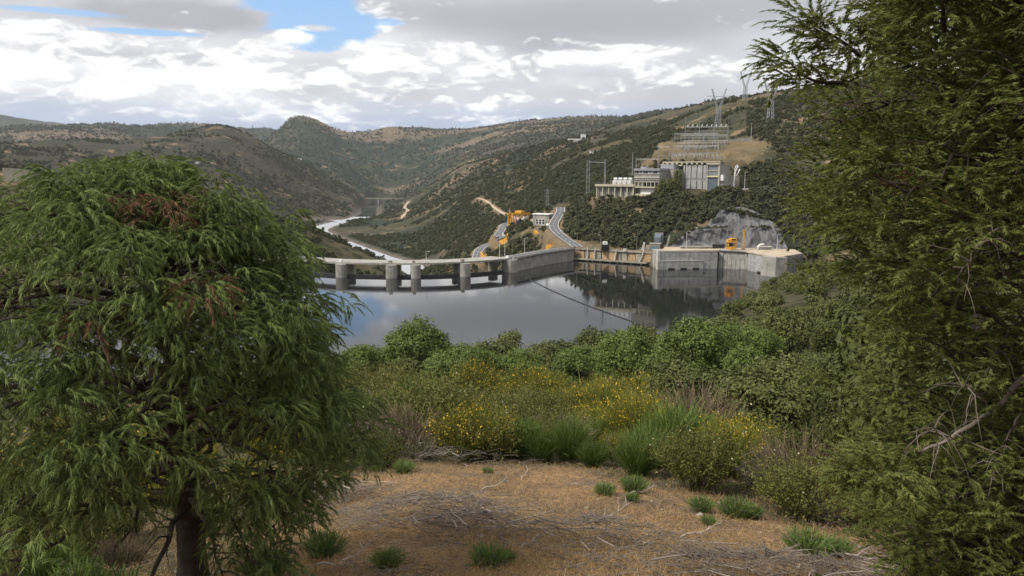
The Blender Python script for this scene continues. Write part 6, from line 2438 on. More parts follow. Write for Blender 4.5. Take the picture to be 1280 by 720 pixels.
def broom_parts(seed, h, w, n, mat, flowers=0, leafy=0, width=0.008, seedheads=0, lean=0.55):
    g = np.random.default_rng(seed)
    a = g.uniform(0, 2 * PI, n)
    q = np.sqrt(g.random(n))
    base = np.stack([np.cos(a) * q * w * 0.20, np.sin(a) * q * w * 0.20, np.zeros(n)], 1)
    k0 = g.uniform(0.0, 0.72, n)
    D = np.stack([np.cos(a) * q * lean, np.sin(a) * q * lean, np.ones(n)], 1) + g.normal(0, 0.10, (n, 3))
    D = unit(D)
    L = h * g.uniform(0.75, 1.12, n) * (1 - 0.22 * q)
    P0 = base + D * (L * k0)[:, None]
    D2 = D + g.normal(0, 0.26, (n, 3))
    LL = (L * (1 - k0)) * g.uniform(0.7, 1.0, n)
    V, Fq, m = strips(P0, D2, LL, width, g, droop=0.12, segs=2, taper=0.35)
    T = np.repeat(np.clip(0.5 * k0 + g.uniform(0, 0.6, n), 0, 1), m)
    if leafy:
        ci = g.integers(0, n, leafy)
        kk = g.uniform(0.15, 1.0, (leafy, 1))
        C = P0[ci] + unit(D2)[ci] * LL[ci][:, None] * kk + g.normal(0, 0.03, (leafy, 3))
        N = rand_dirs(leafy, g) + np.array((0, 0, 0.6))
        Vl, Fl = leaf_quads(C, N, 0.027, g, 0.5)
        Fq = np.concatenate([Fq, Fl + len(V)])
        V = np.concatenate([V, Vl])
        T = np.concatenate([T, np.repeat(g.random(leafy), 4)])
    parts = [mesh_np('foliage', V, Fq, mat, tint=T)]
    ns = 26
    si = g.integers(0, n, ns)
    P1, r1 = bough_paths(base[si] * 0.5, base[si] + D[si] * (L[si] * 0.72)[:, None], g, 5, 0, 0.014)
    V1, F1 = tube_np(P1, r1, 3)
    parts.append(mesh_np('stems', V1, F1, M['twig']))
    if flowers:
        fi = g.integers(0, n, flowers)
        kk = g.uniform(0.45, 1.0, (flowers, 1))
        side = g.random(n) < 0.55
        fi = fi[side[fi]]
        kk = kk[:len(fi)]
        C = P0[fi] + unit(D2)[fi] * LL[fi][:, None] * kk + g.normal(0, 0.03, (len(fi), 3))
        Vf, Ff = leaf_quads(C, rand_dirs(len(fi), g), 0.0185, g, 0.8)
        parts.append(mesh_np('flowers', Vf, Ff, M['flower'], tint=np.repeat(g.random(len(fi)), 4)))
    if seedheads:
        fi = g.integers(0, n, seedheads)
        C = P0[fi] + unit(D2)[fi] * LL[fi][:, None] + g.normal(0, 0.02, (seedheads, 3))
        Vf, Ff = leaf_quads(C, rand_dirs(seedheads, g), 0.016, g, 0.8)
        parts.append(mesh_np('seed_heads', Vf, Ff, M['pale_flower'], tint=np.repeat(g.random(seedheads), 4)))
    return parts


def dead_bush_parts(seed, h, w, n=90):
    g = np.random.default_rng(seed)
    a = g.uniform(0, 2 * PI, n)
    e = np.stack([np.cos(a) * w * g.uniform(0.2, 1, n), np.sin(a) * w * g.uniform(0.2, 1, n), h * g.uniform(0.3, 1.0, n)], 1)
    b = np.zeros((n, 3))
    b[n // 2:] = e[:n - n // 2] * g.uniform(0.3, 0.8, (n - n // 2, 1))
    e[n // 2:] = b[n // 2:] + g.normal(0, 0.3, (n - n // 2, 3)) * h * 0.6
    P1, r1 = bough_paths(b, e, g, 5, 0.05, 0.011)
    V, Fq = tube_np(P1, r1, 3)
    return [mesh_np('twigs', V, Fq, M['twig'])]


def strip_proto(parts):
    """take the originals out of the scene, keep name, mesh data"""
    out = []
    for o in parts:
        out.append((o.name.split('.')[0], o.data))
        bpy.data.objects.remove(o)
    return out


def place(kind, parts, loc, rz, sc, label, cat, group=None, tilt=0.0):
    t = thing(kind, loc, rz, label, cat, group)
    t.scale = sc if hasattr(sc, '__len__') else (sc, sc, sc)
    t.rotation_euler = (tilt * math.sin(rz * 3), tilt * math.cos(rz * 5), rz)
    for nm, me in parts:
        o = bpy.data.objects.new(nm, me)
        COL.objects.link(o)
        o.parent = t
        if nm in ('flowers', 'seed_heads', 'stems', 'twigs'):
            o['kind'] = 'stuff'
    return t


OAK_NEAR = [strip_proto(tree_parts('oak', 31 + i, 2.9, 5.2, 0.7, 17, 11000, 0.105, M['oak_bright'], 0.14)) for i in range(3)]
OAK_MID = [strip_proto(tree_parts('oak', 51 + i, 2.8, 4.9, 0.5, 14, 5200, 0.15, M['oak'], 0.14)) for i in range(4)]
OAK_FAR = [strip_proto(tree_parts('oak', 71 + i, 2.8, 4.6, 0.4, 12, 2000, 0.24, M['oak'], 0.15)) for i in range(4)]
JUNIPER = [strip_proto(tree_parts('juniper', 91 + i, 1.7, 4.6, 0.3, 18, 17000, 0.048, M['juniper'], 0.1)) for i in range(2)]
BROOM = [strip_proto(broom_parts(101 + i, 1.5, 1.0, 1300, M['broom'], width=0.007, lean=0.45)) for i in range(3)]
YBROOM = [strip_proto(broom_parts(111 + i, 1.55, 1.2, 1300, M['ybroom'], flowers=1500, width=0.007, lean=0.6)) for i in range(3)]
CISTUS = [strip_proto(broom_parts(121 + i, 1.5, 1.15, 420, M['olive'], leafy=6500, seedheads=26, width=0.006, lean=0.75)) for i in range(4)]
DRYB = [strip_proto(broom_parts(131 + i, 1.2, 1.1, 900, M['drybush'], seedheads=24, width=0.006, lean=0.8)) for i in range(2)]
DEADB = [strip_proto(dead_bush_parts(141 + i, 1.1, 0.8)) for i in range(2)]
BACKTREE = [strip_proto(tree_parts('juniper', 171 + i, 2.6, 8.5, 0.3, 26, 30000, 0.065, M['juniper'], 0.14)) for i in range(2)]
SEED = [strip_proto(broom_parts(151 + i, 0.42, 0.42, 420, M['seedling'], width=0.006, lean=0.75)) for i in range(3)]


def at_px(px, r):
    p = XYR(px, r, 0)
    z = ground1(p.x, p.y)
    p = XYR(px, r, z)
    return Vector((p.x, p.y, ground1(p.x, p.y)))


rs = random.Random(77)
for px, r, h, w, lab in ((838.5, 551, 13.0, 1.25, 'dark rounded tree directly left of the hall slit windows'), (847, 553, 17.0, 0.95, 'tall dark tree against the left end of the hall'),
                         (829, 549, 13.0, 1.5, 'light green tree in front of the plain stair block')):
    place('tree', OAK_FAR[0 if w > 1.4 else 1], at_px(px, r) - Vector((0, 0, 0.5)), px, (w * 1.5, w * 1.5, h / 4.6), lab, 'tree')

# named trees of the middle distance
for px, r, sc, par, lab in (
        (525, 62, (1.12, 1.12, 1.22), OAK_NEAR[0], 'tall round oak rising highest against the water near the big cypress'),
        (783, 50, (0.92, 0.92, 1.02), OAK_NEAR[1], 'dense bright green oak standing alone in the middle of the scrub'),
        (868, 57, (1.02, 1.02, 1.12), OAK_NEAR[2], 'bright green oak with a loose crown right behind the juniper'),
        (905, 60, (0.85, 0.85, 1.0), OAK_NEAR[0], 'smaller bright oak leaning against its neighbour beside the juniper'),
        (620, 78, (1.1, 1.1, 1.0), OAK_MID[0], 'wide dull green oak just below the lake shore'),
        (695, 76, (1.15, 1.15, 0.98), OAK_MID[1], 'low rounded oak at the lowest point of the lake shore'),
        (470, 74, (1.0, 1.0, 1.0), OAK_MID[2], 'dull oak half hidden beside the big cypress'),
        (950, 66, (0.8, 0.8, 0.95), OAK_NEAR[1], 'pale green young oak above the juniper'),
        (560, 52, (0.75, 0.75, 0.7), OAK_NEAR[2], 'short bushy oak in front of the tall round oak'),
        (592, 66, (0.95, 0.95, 0.92), OAK_NEAR[1], 'mid green oak right of the tall round oak by the shore'),
        (655, 60, (0.8, 0.8, 0.72), OAK_NEAR[0], 'low mid green oak under the lowest point of the lake'),
        (725, 62, (0.85, 0.85, 0.8), OAK_NEAR[2], 'round oak just left of the lone bright oak'),
        (447, 60, (0.85, 0.85, 0.9), OAK_NEAR[1], 'green oak touching the right outline of the cypress'),
        (500, 50, (0.7, 0.7, 0.68), OAK_MID[3], 'small olive coloured oak above the yellow broom'),
        (832, 66, (0.9, 0.9, 0.95), OAK_MID[1], 'dull oak between the lone bright oak and the bright pair'),
        (760, 84, (1.0, 1.0, 1.05), OAK_MID[2], 'dull oak directly above the lone bright oak'),
        (935, 46, (0.7, 0.7, 0.75), OAK_NEAR[0], 'young bright oak left of the grey green juniper'),
        (845, 42, (0.62, 0.62, 0.6), OAK_NEAR[1], 'small bright oak at the right foot of the lone bright oak'),
        (848, 37, (0.62, 0.62, 0.62), OAK_MID[1], 'low dark oak in front of the bright oak pair, above yellow broom'),
        (897, 35, (0.66, 0.66, 0.66), OAK_MID[2], 'dark bushy oak below the middle of the bright oak pair'),
        (938, 33, (0.58, 0.58, 0.66), OAK_MID[3], 'dark upright oak between the yellow broom and the junipers'),
        (972, 38, (0.72, 0.72, 0.78), OAK_MID[0], 'dark oak touching the outline of the smaller juniper'),
        (918, 26, (0.45, 0.45, 0.5), OAK_MID[1], 'bushy little oak right behind the yellow broom edge'),
        (968, 25, (0.5, 0.5, 0.55), OAK_MID[2], 'small dark oak at the foot of the junipers'),
        (820, 48, (0.6, 0.6, 0.62), OAK_MID[3], 'small dull oak pressed against the lone bright oak'),
        (640, 95, (1.1, 1.1, 1.25), OAK_MID[1], 'taller dull oak standing out above the shore row under the lake'),
        (545, 92, (1.0, 1.0, 1.3), OAK_MID[3], 'slim dull oak right behind the tall round oak'),
        (742, 100, (1.2, 1.2, 1.35), OAK_MID[0], 'tall dull oak breaking the shore line left of the float line end'),
        (800, 96, (1.1, 1.1, 1.3), OAK_MID[1], 'tall dull oak under the end of the float line'),
        (985, 75, (1.0, 1.0, 1.1), OAK_MID[0], 'dull green oak on the spur above the juniper top')):
    place('oak_tree', par, at_px(px, r), rs.uniform(0, 6), sc, lab, 'tree')
for px, r, sc, par, lab in ((1048, 27, (1.02, 1.02, 0.88), JUNIPER[0], 'dense dark juniper as tall as a house beside the cedar'),
                            (1000, 30, (0.6, 0.6, 0.62), JUNIPER[1], 'smaller dark juniper leaning on the tall one'),
                            (1105, 24, (0.85, 0.85, 0.72), JUNIPER[1], 'dark juniper partly behind the cedar sprays'),
                            (1190, 23, (0.9, 0.9, 0.7), JUNIPER[0], 'shadowy juniper behind the cedar bare limb'),
                            (1205, 13.5, (1.05, 1.0, 1.38), BACKTREE[0], 'tall dense juniper filling the gap behind the cedar'),
                            (1120, 17, (0.62, 0.62, 0.95), BACKTREE[1], 'narrow dense juniper rising behind the cedar left boughs'),
                            (1310, 15, (1.0, 1.0, 1.4), BACKTREE[1], 'dark juniper at the right edge behind the cedar trunk'),
                            (1010, 48, (0.95, 0.95, 0.85), JUNIPER[0], 'grey green juniper further up the slope behind the tall one')):
    place('juniper_tree', par, at_px(px, r), rs.uniform(0, 6), sc, lab, 'tree')

# scrub belt behind the clearing
GB = 'scrub bushes along the far edge of the clearing'
kinds = {'broom': ('broom_bush', BROOM, 'upright green broom', 'bush'),
         'ybroom': ('broom_bush', YBROOM, 'yellow flowered broom', 'bush'),
         'cistus': ('rockrose_bush', CISTUS, 'olive leafy bush', 'bush'),
         'dry': ('dry_bush', DRYB, 'brown half dry bush', 'bush'),
         'dead': ('dead_bush', DEADB, 'grey dead bush', 'bush')}


def edge_r(px):
    """range of the scrub edge on the bearing of px"""
    return float(np.interp(px, [-100, 100, 300, 420, 500, 620, 760, 900, 1000, 1100, 1280, 1400], [10, 10.2, 12.8, 18.5, 19.5, 19.0, 17.0, 15.0, 14.0, 12.0, 10.5, 10]))


def landmark(px, r):
    for lim, word in ((330, 'behind the drooping cypress'), (470, 'beside the drooping cypress'), (570, 'below the tall round oak'), (655, 'amid the central scrub'),
                      (735, 'below the lake view gap'), (830, 'around the lone bright oak'), (940, 'below the pair of bright oaks'), (1060, 'in front of the dark junipers')):
        if px < lim:
            return word
    return 'under the dark cedar'


def depth_word(r, px):
    k = r / edge_r(px)
    return 'at the clearing edge' if k < 1.1 else 'just behind the edge bushes' if k < 1.4 else 'halfway down the scrub' if k < 2.2 else 'far down the slope'


def bush(k, px, r, sc, label=None):
    nm, protos, lab, cat = kinds[k]
    p = at_px(px, r)
    g_ = {'broom': 'green broom bushes of the slope', 'ybroom': 'yellow flowered broom bushes of the slope', 'cistus': 'olive bushes of the slope',
          'dry': 'half dry bushes of the slope', 'dead': 'dead grey bushes of the slope'}[k]
    s = (sc * rs.uniform(0.9, 1.15), sc * rs.uniform(0.9, 1.15), sc * rs.uniform(0.85, 1.1))
    return place(nm, protos[rs.randrange(len(protos))], p - Vector((0, 0, 0.05)), rs.uniform(0, 6), s, label or '%s %s %s %s' % ('low' if s[2] < 0.85 else 'middling' if s[2] < 1.2 else 'tall', lab, depth_word(r, px), landmark(px, r)), cat, g_, 0.08)


hand = (('broom', 497, 24.5, 1.05, 'bright green broom bush in front of the grey dead stems'),
        ('broom', 655, 19.8, 0.85, 'bright broom tuft at the scrub edge, centre of the picture'), ('broom', 712, 19.5, 0.9, 'tall feathery green broom bush beside the pale stems'),
        ('broom', 678, 19.4, 0.7, 'low feathery broom bush at the clearing edge'),
        ('ybroom', 528, 30, 1.25, 'yellow flowered broom left of the scrub centre'), ('ybroom', 500, 33, 1.2, 'yellow broom bush highest beside the big cypress'),
        ('ybroom', 590, 32, 1.1, 'broom with loose yellow flowers in mid scrub'), ('ybroom', 660, 34, 1.2, 'yellow topped broom in front of the round oaks'),
        ('ybroom', 700, 33, 1.2, 'yellow broom left of the lone bright oak'), ('ybroom', 905, 18.5, 1.1, 'yellow flowered broom bush at the clearing edge near the juniper'),
        ('ybroom', 880, 20.5, 1.1, 'spreading yellow broom behind the edge of the clearing'), ('ybroom', 905, 34, 1.3, 'golden broom bush below the bright oaks'),
        ('ybroom', 815, 24, 1.0, 'small yellow broom right of the feathery bushes'),
        ('dead', 462, 21, 1.3, 'grey dead bush beside the drooping cypress sprays'), ('dead', 530, 20, 0.9, 'bare grey bush with curled stems at the scrub edge'),
        ('dead', 775, 19.5, 0.9, 'pale bare bush among the olive scrub'), ('dead', 1030, 14.2, 0.7, 'grey dead stems in front of the juniper'),
        ('dry', 455, 26, 1.1, 'tall straw coloured bush beside the cypress'), ('cistus', 610, 19.6, 1.0, 'dark leafy bush with pale stems at the clearing edge'))
for a in hand:
    bush(*a)
nb_ = 0
for row in range(7):
    r_off = [0.6, 2.6, 5.0, 8.5, 13, 19, 27][row]
    px = -60 + rs.uniform(0, 40)
    while px < 1330:
        r = (edge_r(px) + r_off) * rs.uniform(0.95, 1.06)
        step = 1.05 / r * F * rs.uniform(0.7, 1.35) * (1.0 + 0.14 * row)
        k = rs.choices(['cistus', 'ybroom', 'broom', 'dry', 'dead'], [4.0, 1.6 + 0.7 * row, 2.4, 1.2, 0.6])[0]
        sc = rs.choice((0.6, 0.8, 1.0, 1.25, 1.6)) * rs.uniform(0.9, 1.1) * (0.74 if row == 0 else 1.12) * (1.0 + 0.05 * row) * (0.85 if k == 'broom' else 1.0)
        if px > 815 and row >= 4:
            px += step
            continue
        if px < 330:
            sc *= 0.66
        if 1050 < px:
            sc *= 0.8
        if not (px > 420 and row == 0 and rs.random() < 0.25):
            bush(k, px, r, sc)
            nb_ += 1
        px += step
# looser scrub further down the slope
for i in range(95):
    px = rs.uniform(380, 810)
    r = 48 * math.exp(rs.uniform(0, 0.95))
    k = rs.choices(['cistus', 'ybroom', 'broom', 'dry'], [5, 2.2, 1, 1])[0]
    bush(k, px, r, rs.uniform(0.9, 1.6))

# ------------------------------------------------------------------ oak wood on the slope to the water: the nearest as single trees, the rest as one wood
spots = []
tries = 0
gr = np.random.default_rng(8)
while tries < 60000 and len(spots) < 1500:
    tries += 1
    a = gr.uniform(-0.55, 0.62)
    r = math.exp(gr.uniform(math.log(72), math.log(430)))
    x, y = r * math.sin(a), r * math.cos(a)
    spots.append((x, y, r, a))
S = np.array(spots)
zz = ground(S[:, 0], S[:, 1])
ok = []
cell = {}
for i in np.argsort(S[:, 2]):
    x, y, r, a = S[i]
    if zz[i] < ZW + 0.7:
        continue
    if r > 385 and a < 0.34 or (y > 395 and x < 150):
        continue
    d = rs.uniform(4.4, 6.8) * (1.0 if a > 0.1 else 1.1)
    c = (int(x // 6), int(y // 6))
    if any((x - q[0]) ** 2 + (y - q[1]) ** 2 < d * d for u in (-1, 0, 1) for v in (-1, 0, 1) for q in cell.get((c[0] + u, c[1] + v), ())):
        continue
    cell.setdefault(c, []).append((x, y))
    ok.append((x, y, zz[i], r, a))
MASS = []          # what goes on beyond the single trees: x, y, z, size, kind
n_ind = 0
for x, y, z, r, a in ok:
    sc = rs.uniform(0.62, 1.08) * (1.0 if r < 250 else 1.05)
    vis = -0.22 < a < 0.40
    if vis and n_ind < 275:
        n_ind += 1
        par = OAK_MID[rs.randrange(4)] if r < 130 else OAK_FAR[rs.randrange(4)]
        where = 'nearer' if r < 130 else 'further'
        pxa = 640 + F * math.tan(a) / math.cos(PITCH)
        zone = ''
        for lim, word in ((480, 'beside the cypress outline'), (570, 'around the tall round oak'), (660, 'under the open lake'), (718, 'at the lowest lake shore'), (800, 'where the float line ends'),
                          (860, 'left of the bright oak pair'), (920, 'behind the bright oak pair'), (980, 'below the intake corner'), (1500, 'against the dark cedar')):
            if pxa < lim:
                zone = word
                break
        far = 'nearest' if r < 100 else 'second' if r < 140 else 'third' if r < 190 else 'fourth' if r < 250 else 'furthest'
        size = 'small' if sc < 0.76 else 'middling' if sc < 0.93 else 'large'
        lab = '%s rounded dull oak %s, in the %s belt of wood' % (size, zone, far)
        place('oak_tree', par, Vector((x, y, z - 0.25)), rs.uniform(0, 6), (sc, sc, sc * rs.uniform(0.85, 1.1)), lab, 'tree',
              'oaks of the wood on the spur' if a > 0.08 else 'oaks above the near shore', 0.05)
    else:
        MASS.append((x, y, z - 0.25, sc, 0))

# ------------------------------------------------------------------ clearing: seedlings, brash piles, fallen sticks, litter, dry grass
for px, r, sc, lab in ((505, 17.6, 1.0, 'small bright juniper like tuft at the far side of the clearing'), (405, 10.6, 1.15, 'green tuft just right of the cypress trunk'),
                       (484, 9.4, 0.85, 'small green tuft at the bottom edge, left of centre'), (612, 9.25, 1.0, 'bright green tuft at the bottom edge near the centre'),
                       (632, 9.5, 0.6, 'low grassy tuft beside the bright bottom tuft'), (756, 14.6, 0.85, 'small tuft in the dry grass, right half of the clearing'),
                       (792, 15.2, 1.1, 'upright little green bush at the scrub edge'), (790, 14.2, 0.6, 'tiny green tuft below the upright little bush'),
                       (877, 14.0, 0.9, 'dark green tuft at the foot of the yellow broom'), (920, 13.6, 1.15, 'light green tuft right of the yellow broom foot'),
                       (940, 13.8, 0.8, 'small green tuft beside the light green one'), (886, 12.6, 0.5, 'tiny tuft alone in the dry grass right of centre'),
                       (1010, 11.3, 1.25, 'large vivid green tuft at the right of the clearing'), (1048, 11.8, 0.9, 'vivid green tuft next to the large one'),
                       (1165, 10.4, 0.9, 'green tuft under the cedar branch'), (1030, 10.0, 0.4, 'tiny green tuft in front of the vivid ones'),
                       (130, 9.0, 1.7, 'wide grassy bush left of the cypress trunk'), (90, 10.5, 1.4, 'pale green bush in the grass behind the cypress sprays'),
                       (60, 8.6, 1.0, 'green tuft at the lower left corner'), (330, 9.6, 1.3, 'dark feathery tuft beside the cypress foot'),
                       (610, 17.2, 0.5, 'grey green tuft in the dry grass near the scrub'), (470, 18.3, 0.6, 'grassy green tuft below the grey dead bush')):
    place('green_tuft', SEED[rs.randrange(3)], at_px(px, r) - Vector((0, 0, 0.02)), rs.uniform(0, 6), (sc * 1.1, sc * 1.1, sc), lab, 'shrub', 'young green tufts in the clearing')


def stick_paths(g, n, L, cx, cy, sx, sy, rise=0.1, m=5):
    x = cx + g.normal(0, 1, n) * sx
    y = cy + g.normal(0, 1, n) * sy
    z = ground(x, y)
    a = g.uniform(0, PI, n)
    ll = L * g.uniform(0.4, 1.3, n)
    k = np.linspace(-0.5, 0.5, m)[None, :]
    px_ = x[:, None] + np.cos(a)[:, None] * ll[:, None] * k + 0.08 * ll[:, None] * np.sin(k * 5 + a[:, None] * 3)
    py_ = y[:, None] + np.sin(a)[:, None] * ll[:, None] * k + 0.08 * ll[:, None] * np.cos(k * 6 + a[:, None])
    gz = ground(px_.ravel(), py_.ravel()).reshape(px_.shape)
    pz_ = gz + 0.01 + rise * g.random(n)[:, None] + rise * 0.6 * (k + 0.5) * g.random(n)[:, None]
    return np.stack([px_, py_, pz_], -1)


def litter():
    g = np.random.default_rng(99)
    # everything one could not count: fine twigs over the whole clearing
    n = 5200
    r = np.exp(g.uniform(math.log(7.5), math.log(21), n))
    a = g.uniform(-0.62, 0.62, n)
    patch = fbm2(r * np.sin(a) / 1.3 + 4, r * np.cos(a) / 1.3, 3)
    m_ = patch > -0.12
    r, a = r[m_], a[m_]
    n = len(r)
    x, y = r * np.sin(a), r * np.cos(a)
    t = g.uniform(0, PI, n)
    ll = g.uniform(0.08, 0.45, n)
    k = np.linspace(-0.5, 0.5, 4)[None]
    X = x[:, None] + np.cos(t)[:, None] * ll[:, None] * k + g.normal(0, 0.012, (n, 4))
    Y = y[:, None] + np.sin(t)[:, None] * ll[:, None] * k + g.normal(0, 0.012, (n, 4))
    Z = ground(X.ravel(), Y.ravel()).reshape(X.shape) + 0.012 + g.uniform(0, 0.05, (n, 1)) + g.uniform(-0.02, 0.05, (n, 4))
    rad = np.linspace(1, 0.4, 4)[None] * g.uniform(0.003, 0.0075, (n, 1))
    V, Fq = tube_np(np.stack([X, Y, Z], -1), rad, 3)
    o = mesh_np('twig_litter', V, Fq, M['twig'])
    tag(o, kind='stuff')
    # dry grass
    n = 120000
    r = np.exp(g.uniform(math.log(7.0), math.log(21), n))
    a = g.uniform(-0.66, 0.66, n)
    x, y = r * np.sin(a), r * np.cos(a)
    patch = fbm2(x / 1.6 + 9, y / 1.6, 3)
    m_ = (patch + g.normal(0, 0.2, n)) > -0.10
    x, y, a, r = x[m_], y[m_], a[m_], r[m_]
    n = len(x)
    z = ground(x, y)
    D = np.stack([g.normal(0, 0.45, n), g.normal(0, 0.45, n), np.ones(n)], 1)
    V, Fq, m = strips(np.stack([x, y, z - 0.01], 1), D, g.uniform(0.05, 0.20, n), 0.0034, g, droop=0.25, segs=1, taper=0.3)
    o = mesh_np('dry_grass', V, Fq, M['grass'], tint=np.repeat(g.random(n), m))
    tag(o, kind='stuff')
    # dead grass lying flat, in mats
    n = 42000
    r = np.exp(g.uniform(math.log(7.0), math.log(21), n))
    a = g.uniform(-0.66, 0.66, n)
    x, y = r * np.sin(a), r * np.cos(a)
    m_ = (fbm2(x / 0.9 + 3, y / 0.9 + 5, 3) + g.normal(0, 0.12, n)) > 0.02
    x, y = x[m_], y[m_]
    n = len(x)
    z = ground(x, y)
    D = np.stack([g.normal(0, 1, n), g.normal(0, 1, n), g.uniform(0.02, 0.35, n)], 1)
    V, Fq, m = needles(np.stack([x, y, z + 0.01], 1), D, g.uniform(0.08, 0.28, n), 0.0042, g, 0.0)
    tag(mesh_np('grass_mat', V, Fq, M['grass'], tint=np.repeat(g.random(n), m)), kind='stuff')
    # small stones
    n = 420
    r = np.exp(g.uniform(math.log(7.5), math.log(19), n))
    a = g.uniform(-0.62, 0.62, n)
    x, y = r * np.sin(a), r * np.cos(a)
    z = ground(x, y)
    octa = np.array([(1, 0, 0), (0, 1, 0), (-1, 0, 0), (0, -1, 0), (0, 0, 0.7), (0, 0, -0.7)], float)
    S_ = g.lognormal(-3.7, 0.5, (n, 1, 1)) * g.uniform(0.6, 1.2, (n, 6, 1))
    V = (octa[None] * S_ + np.stack([x, y, z + 0.008], 1)[:, None]).reshape(-1, 3)
    f = np.array([(0, 1, 4), (1, 2, 4), (2, 3, 4), (3, 0, 4), (1, 0, 5), (2, 1, 5), (3, 2, 5), (0, 3, 5)])
    tag(mesh_np('pebbles', V, (f[None] + (np.arange(n) * 6)[:, None, None]).reshape(-1, 3), M['old_concrete']), kind='stuff')
    # brash piles: each a thing, the twigs too fine to pick apart
    for px, r, sx, sy, n, lab in ((530, 12.6, 0.85, 0.55, 430, 'widest heap of grey brushwood in the middle of the clearing'), (425, 15.0, 0.45, 0.35, 170, 'low grey brush heap right of the cypress sprays'),
                                  (590, 11.4, 0.55, 0.3, 150, 'tangle of grey twigs in front of the wide brush heap'), (955, 9.6, 1.1, 0.35, 330, 'long grey brush heap at the lower right of the clearing'),
                                  (740, 10.9, 0.8, 0.4, 200, 'loose brush heap with bleached sticks, right of centre'), (1120, 10.6, 0.6, 0.3, 140, 'thin line of dead brushwood below the cedar'),
                                  (560, 19.0, 1.0, 0.25, 140, 'brushwood lying along the foot of the scrub')):
        c = at_px(px, r)
        t_ = thing('brush_pile', (0, 0, 0), 0, lab, 'brush pile')
        t_.location = c
        P = stick_paths(g, int(n * 1.5), 0.45, c.x, c.y, sx, sy, 0.16) - np.array(c)
        dd = np.exp(-((P[:, :1, 0] / sx) ** 2 + (P[:, :1, 1] / sy) ** 2) * 0.5)
        P[..., 2] += dd * 0.24
        V, Fq = tube_np(P, np.linspace(1, 0.4, 5)[None] * g.uniform(0.004, 0.010, (len(P), 1)), 3)
        o = mesh_np('twigs', V, Fq, M['twig'], t_)
        o['kind'] = 'stuff'
        P = stick_paths(g, 9, 1.0, c.x, c.y, sx * 0.8, sy * 0.8, 0.3) - np.array(c)
        for q in P:
            V, Fq = tube_np(q[None], np.linspace(0.010, 0.004, 5)[None], 5)
            mesh_np('stick', V, Fq, M['pale_twig'], t_)
    # single fallen branches with forks
    for px, r, L, rot, lab in ((615, 15.2, 0.9, 0.5, 'forked bleached branch standing up from the dry grass'), (655, 16.5, 0.6, 1.2, 'short crooked dark branch near the scrub edge'),
                               (645, 11.6, 0.7, 0.1, 'thick pale stick lying in the clearing right of the brush heap'), (660, 10.3, 0.5, 0.8, 'pale forked stick near the bottom centre'),
                               (760, 12.4, 1.2, 0.6, 'long grey branch slanting across the dry grass'), (870, 11.6, 1.0, 0.3, 'grey branch on the dark patch right of centre'),
                               (800, 15.0, 0.8, 0.2, 'pale curved stick at the foot of the small bush'), (1080, 11.6, 1.5, -0.5, 'long bleached log below the vivid green tufts'),
                               (440, 10.0, 0.9, 0.9, 'bleached branches beside the bottom left tuft'), (415, 9.6, 0.8, -0.3, 'pale broken branch at the cypress foot'),
                               (1115, 9.2, 0.6, 1.4, 'curved grey stick at the bottom right'), (990, 9.0, 0.7, 0.4, 'white stick standing in the grey brash')):
        c = at_px(px, r)
        L *= 0.7
        t_ = thing('fallen_branch', c, rot, lab, 'branch', 'fallen branches in the clearing')
        k = np.linspace(0, 1, 7)
        main = np.stack([L * (k - 0.4), 0.05 * np.sin(k * 5) * L, 0.03 + 0.22 * L * k ** 1.5 + 0.03 * np.sin(k * 9)], 1)
        V, Fq = tube_np(main[None], np.linspace(0.015, 0.005, 7)[None], 6)
        mesh_np('limb', V, Fq, M['pale_twig'], t_)
        for j in (2, 4, 5):
            e = main[j] + np.array((g.uniform(0.05, 0.3), g.uniform(-0.3, 0.3), g.uniform(0.0, 0.25))) * L
            P1, r1 = bough_paths([main[j]], [e], g, 5, 0, 0.009)
            V, Fq = tube_np(P1, r1, 5)
            mesh_np('fork', V, Fq, M['pale_twig'], t_)


litter()


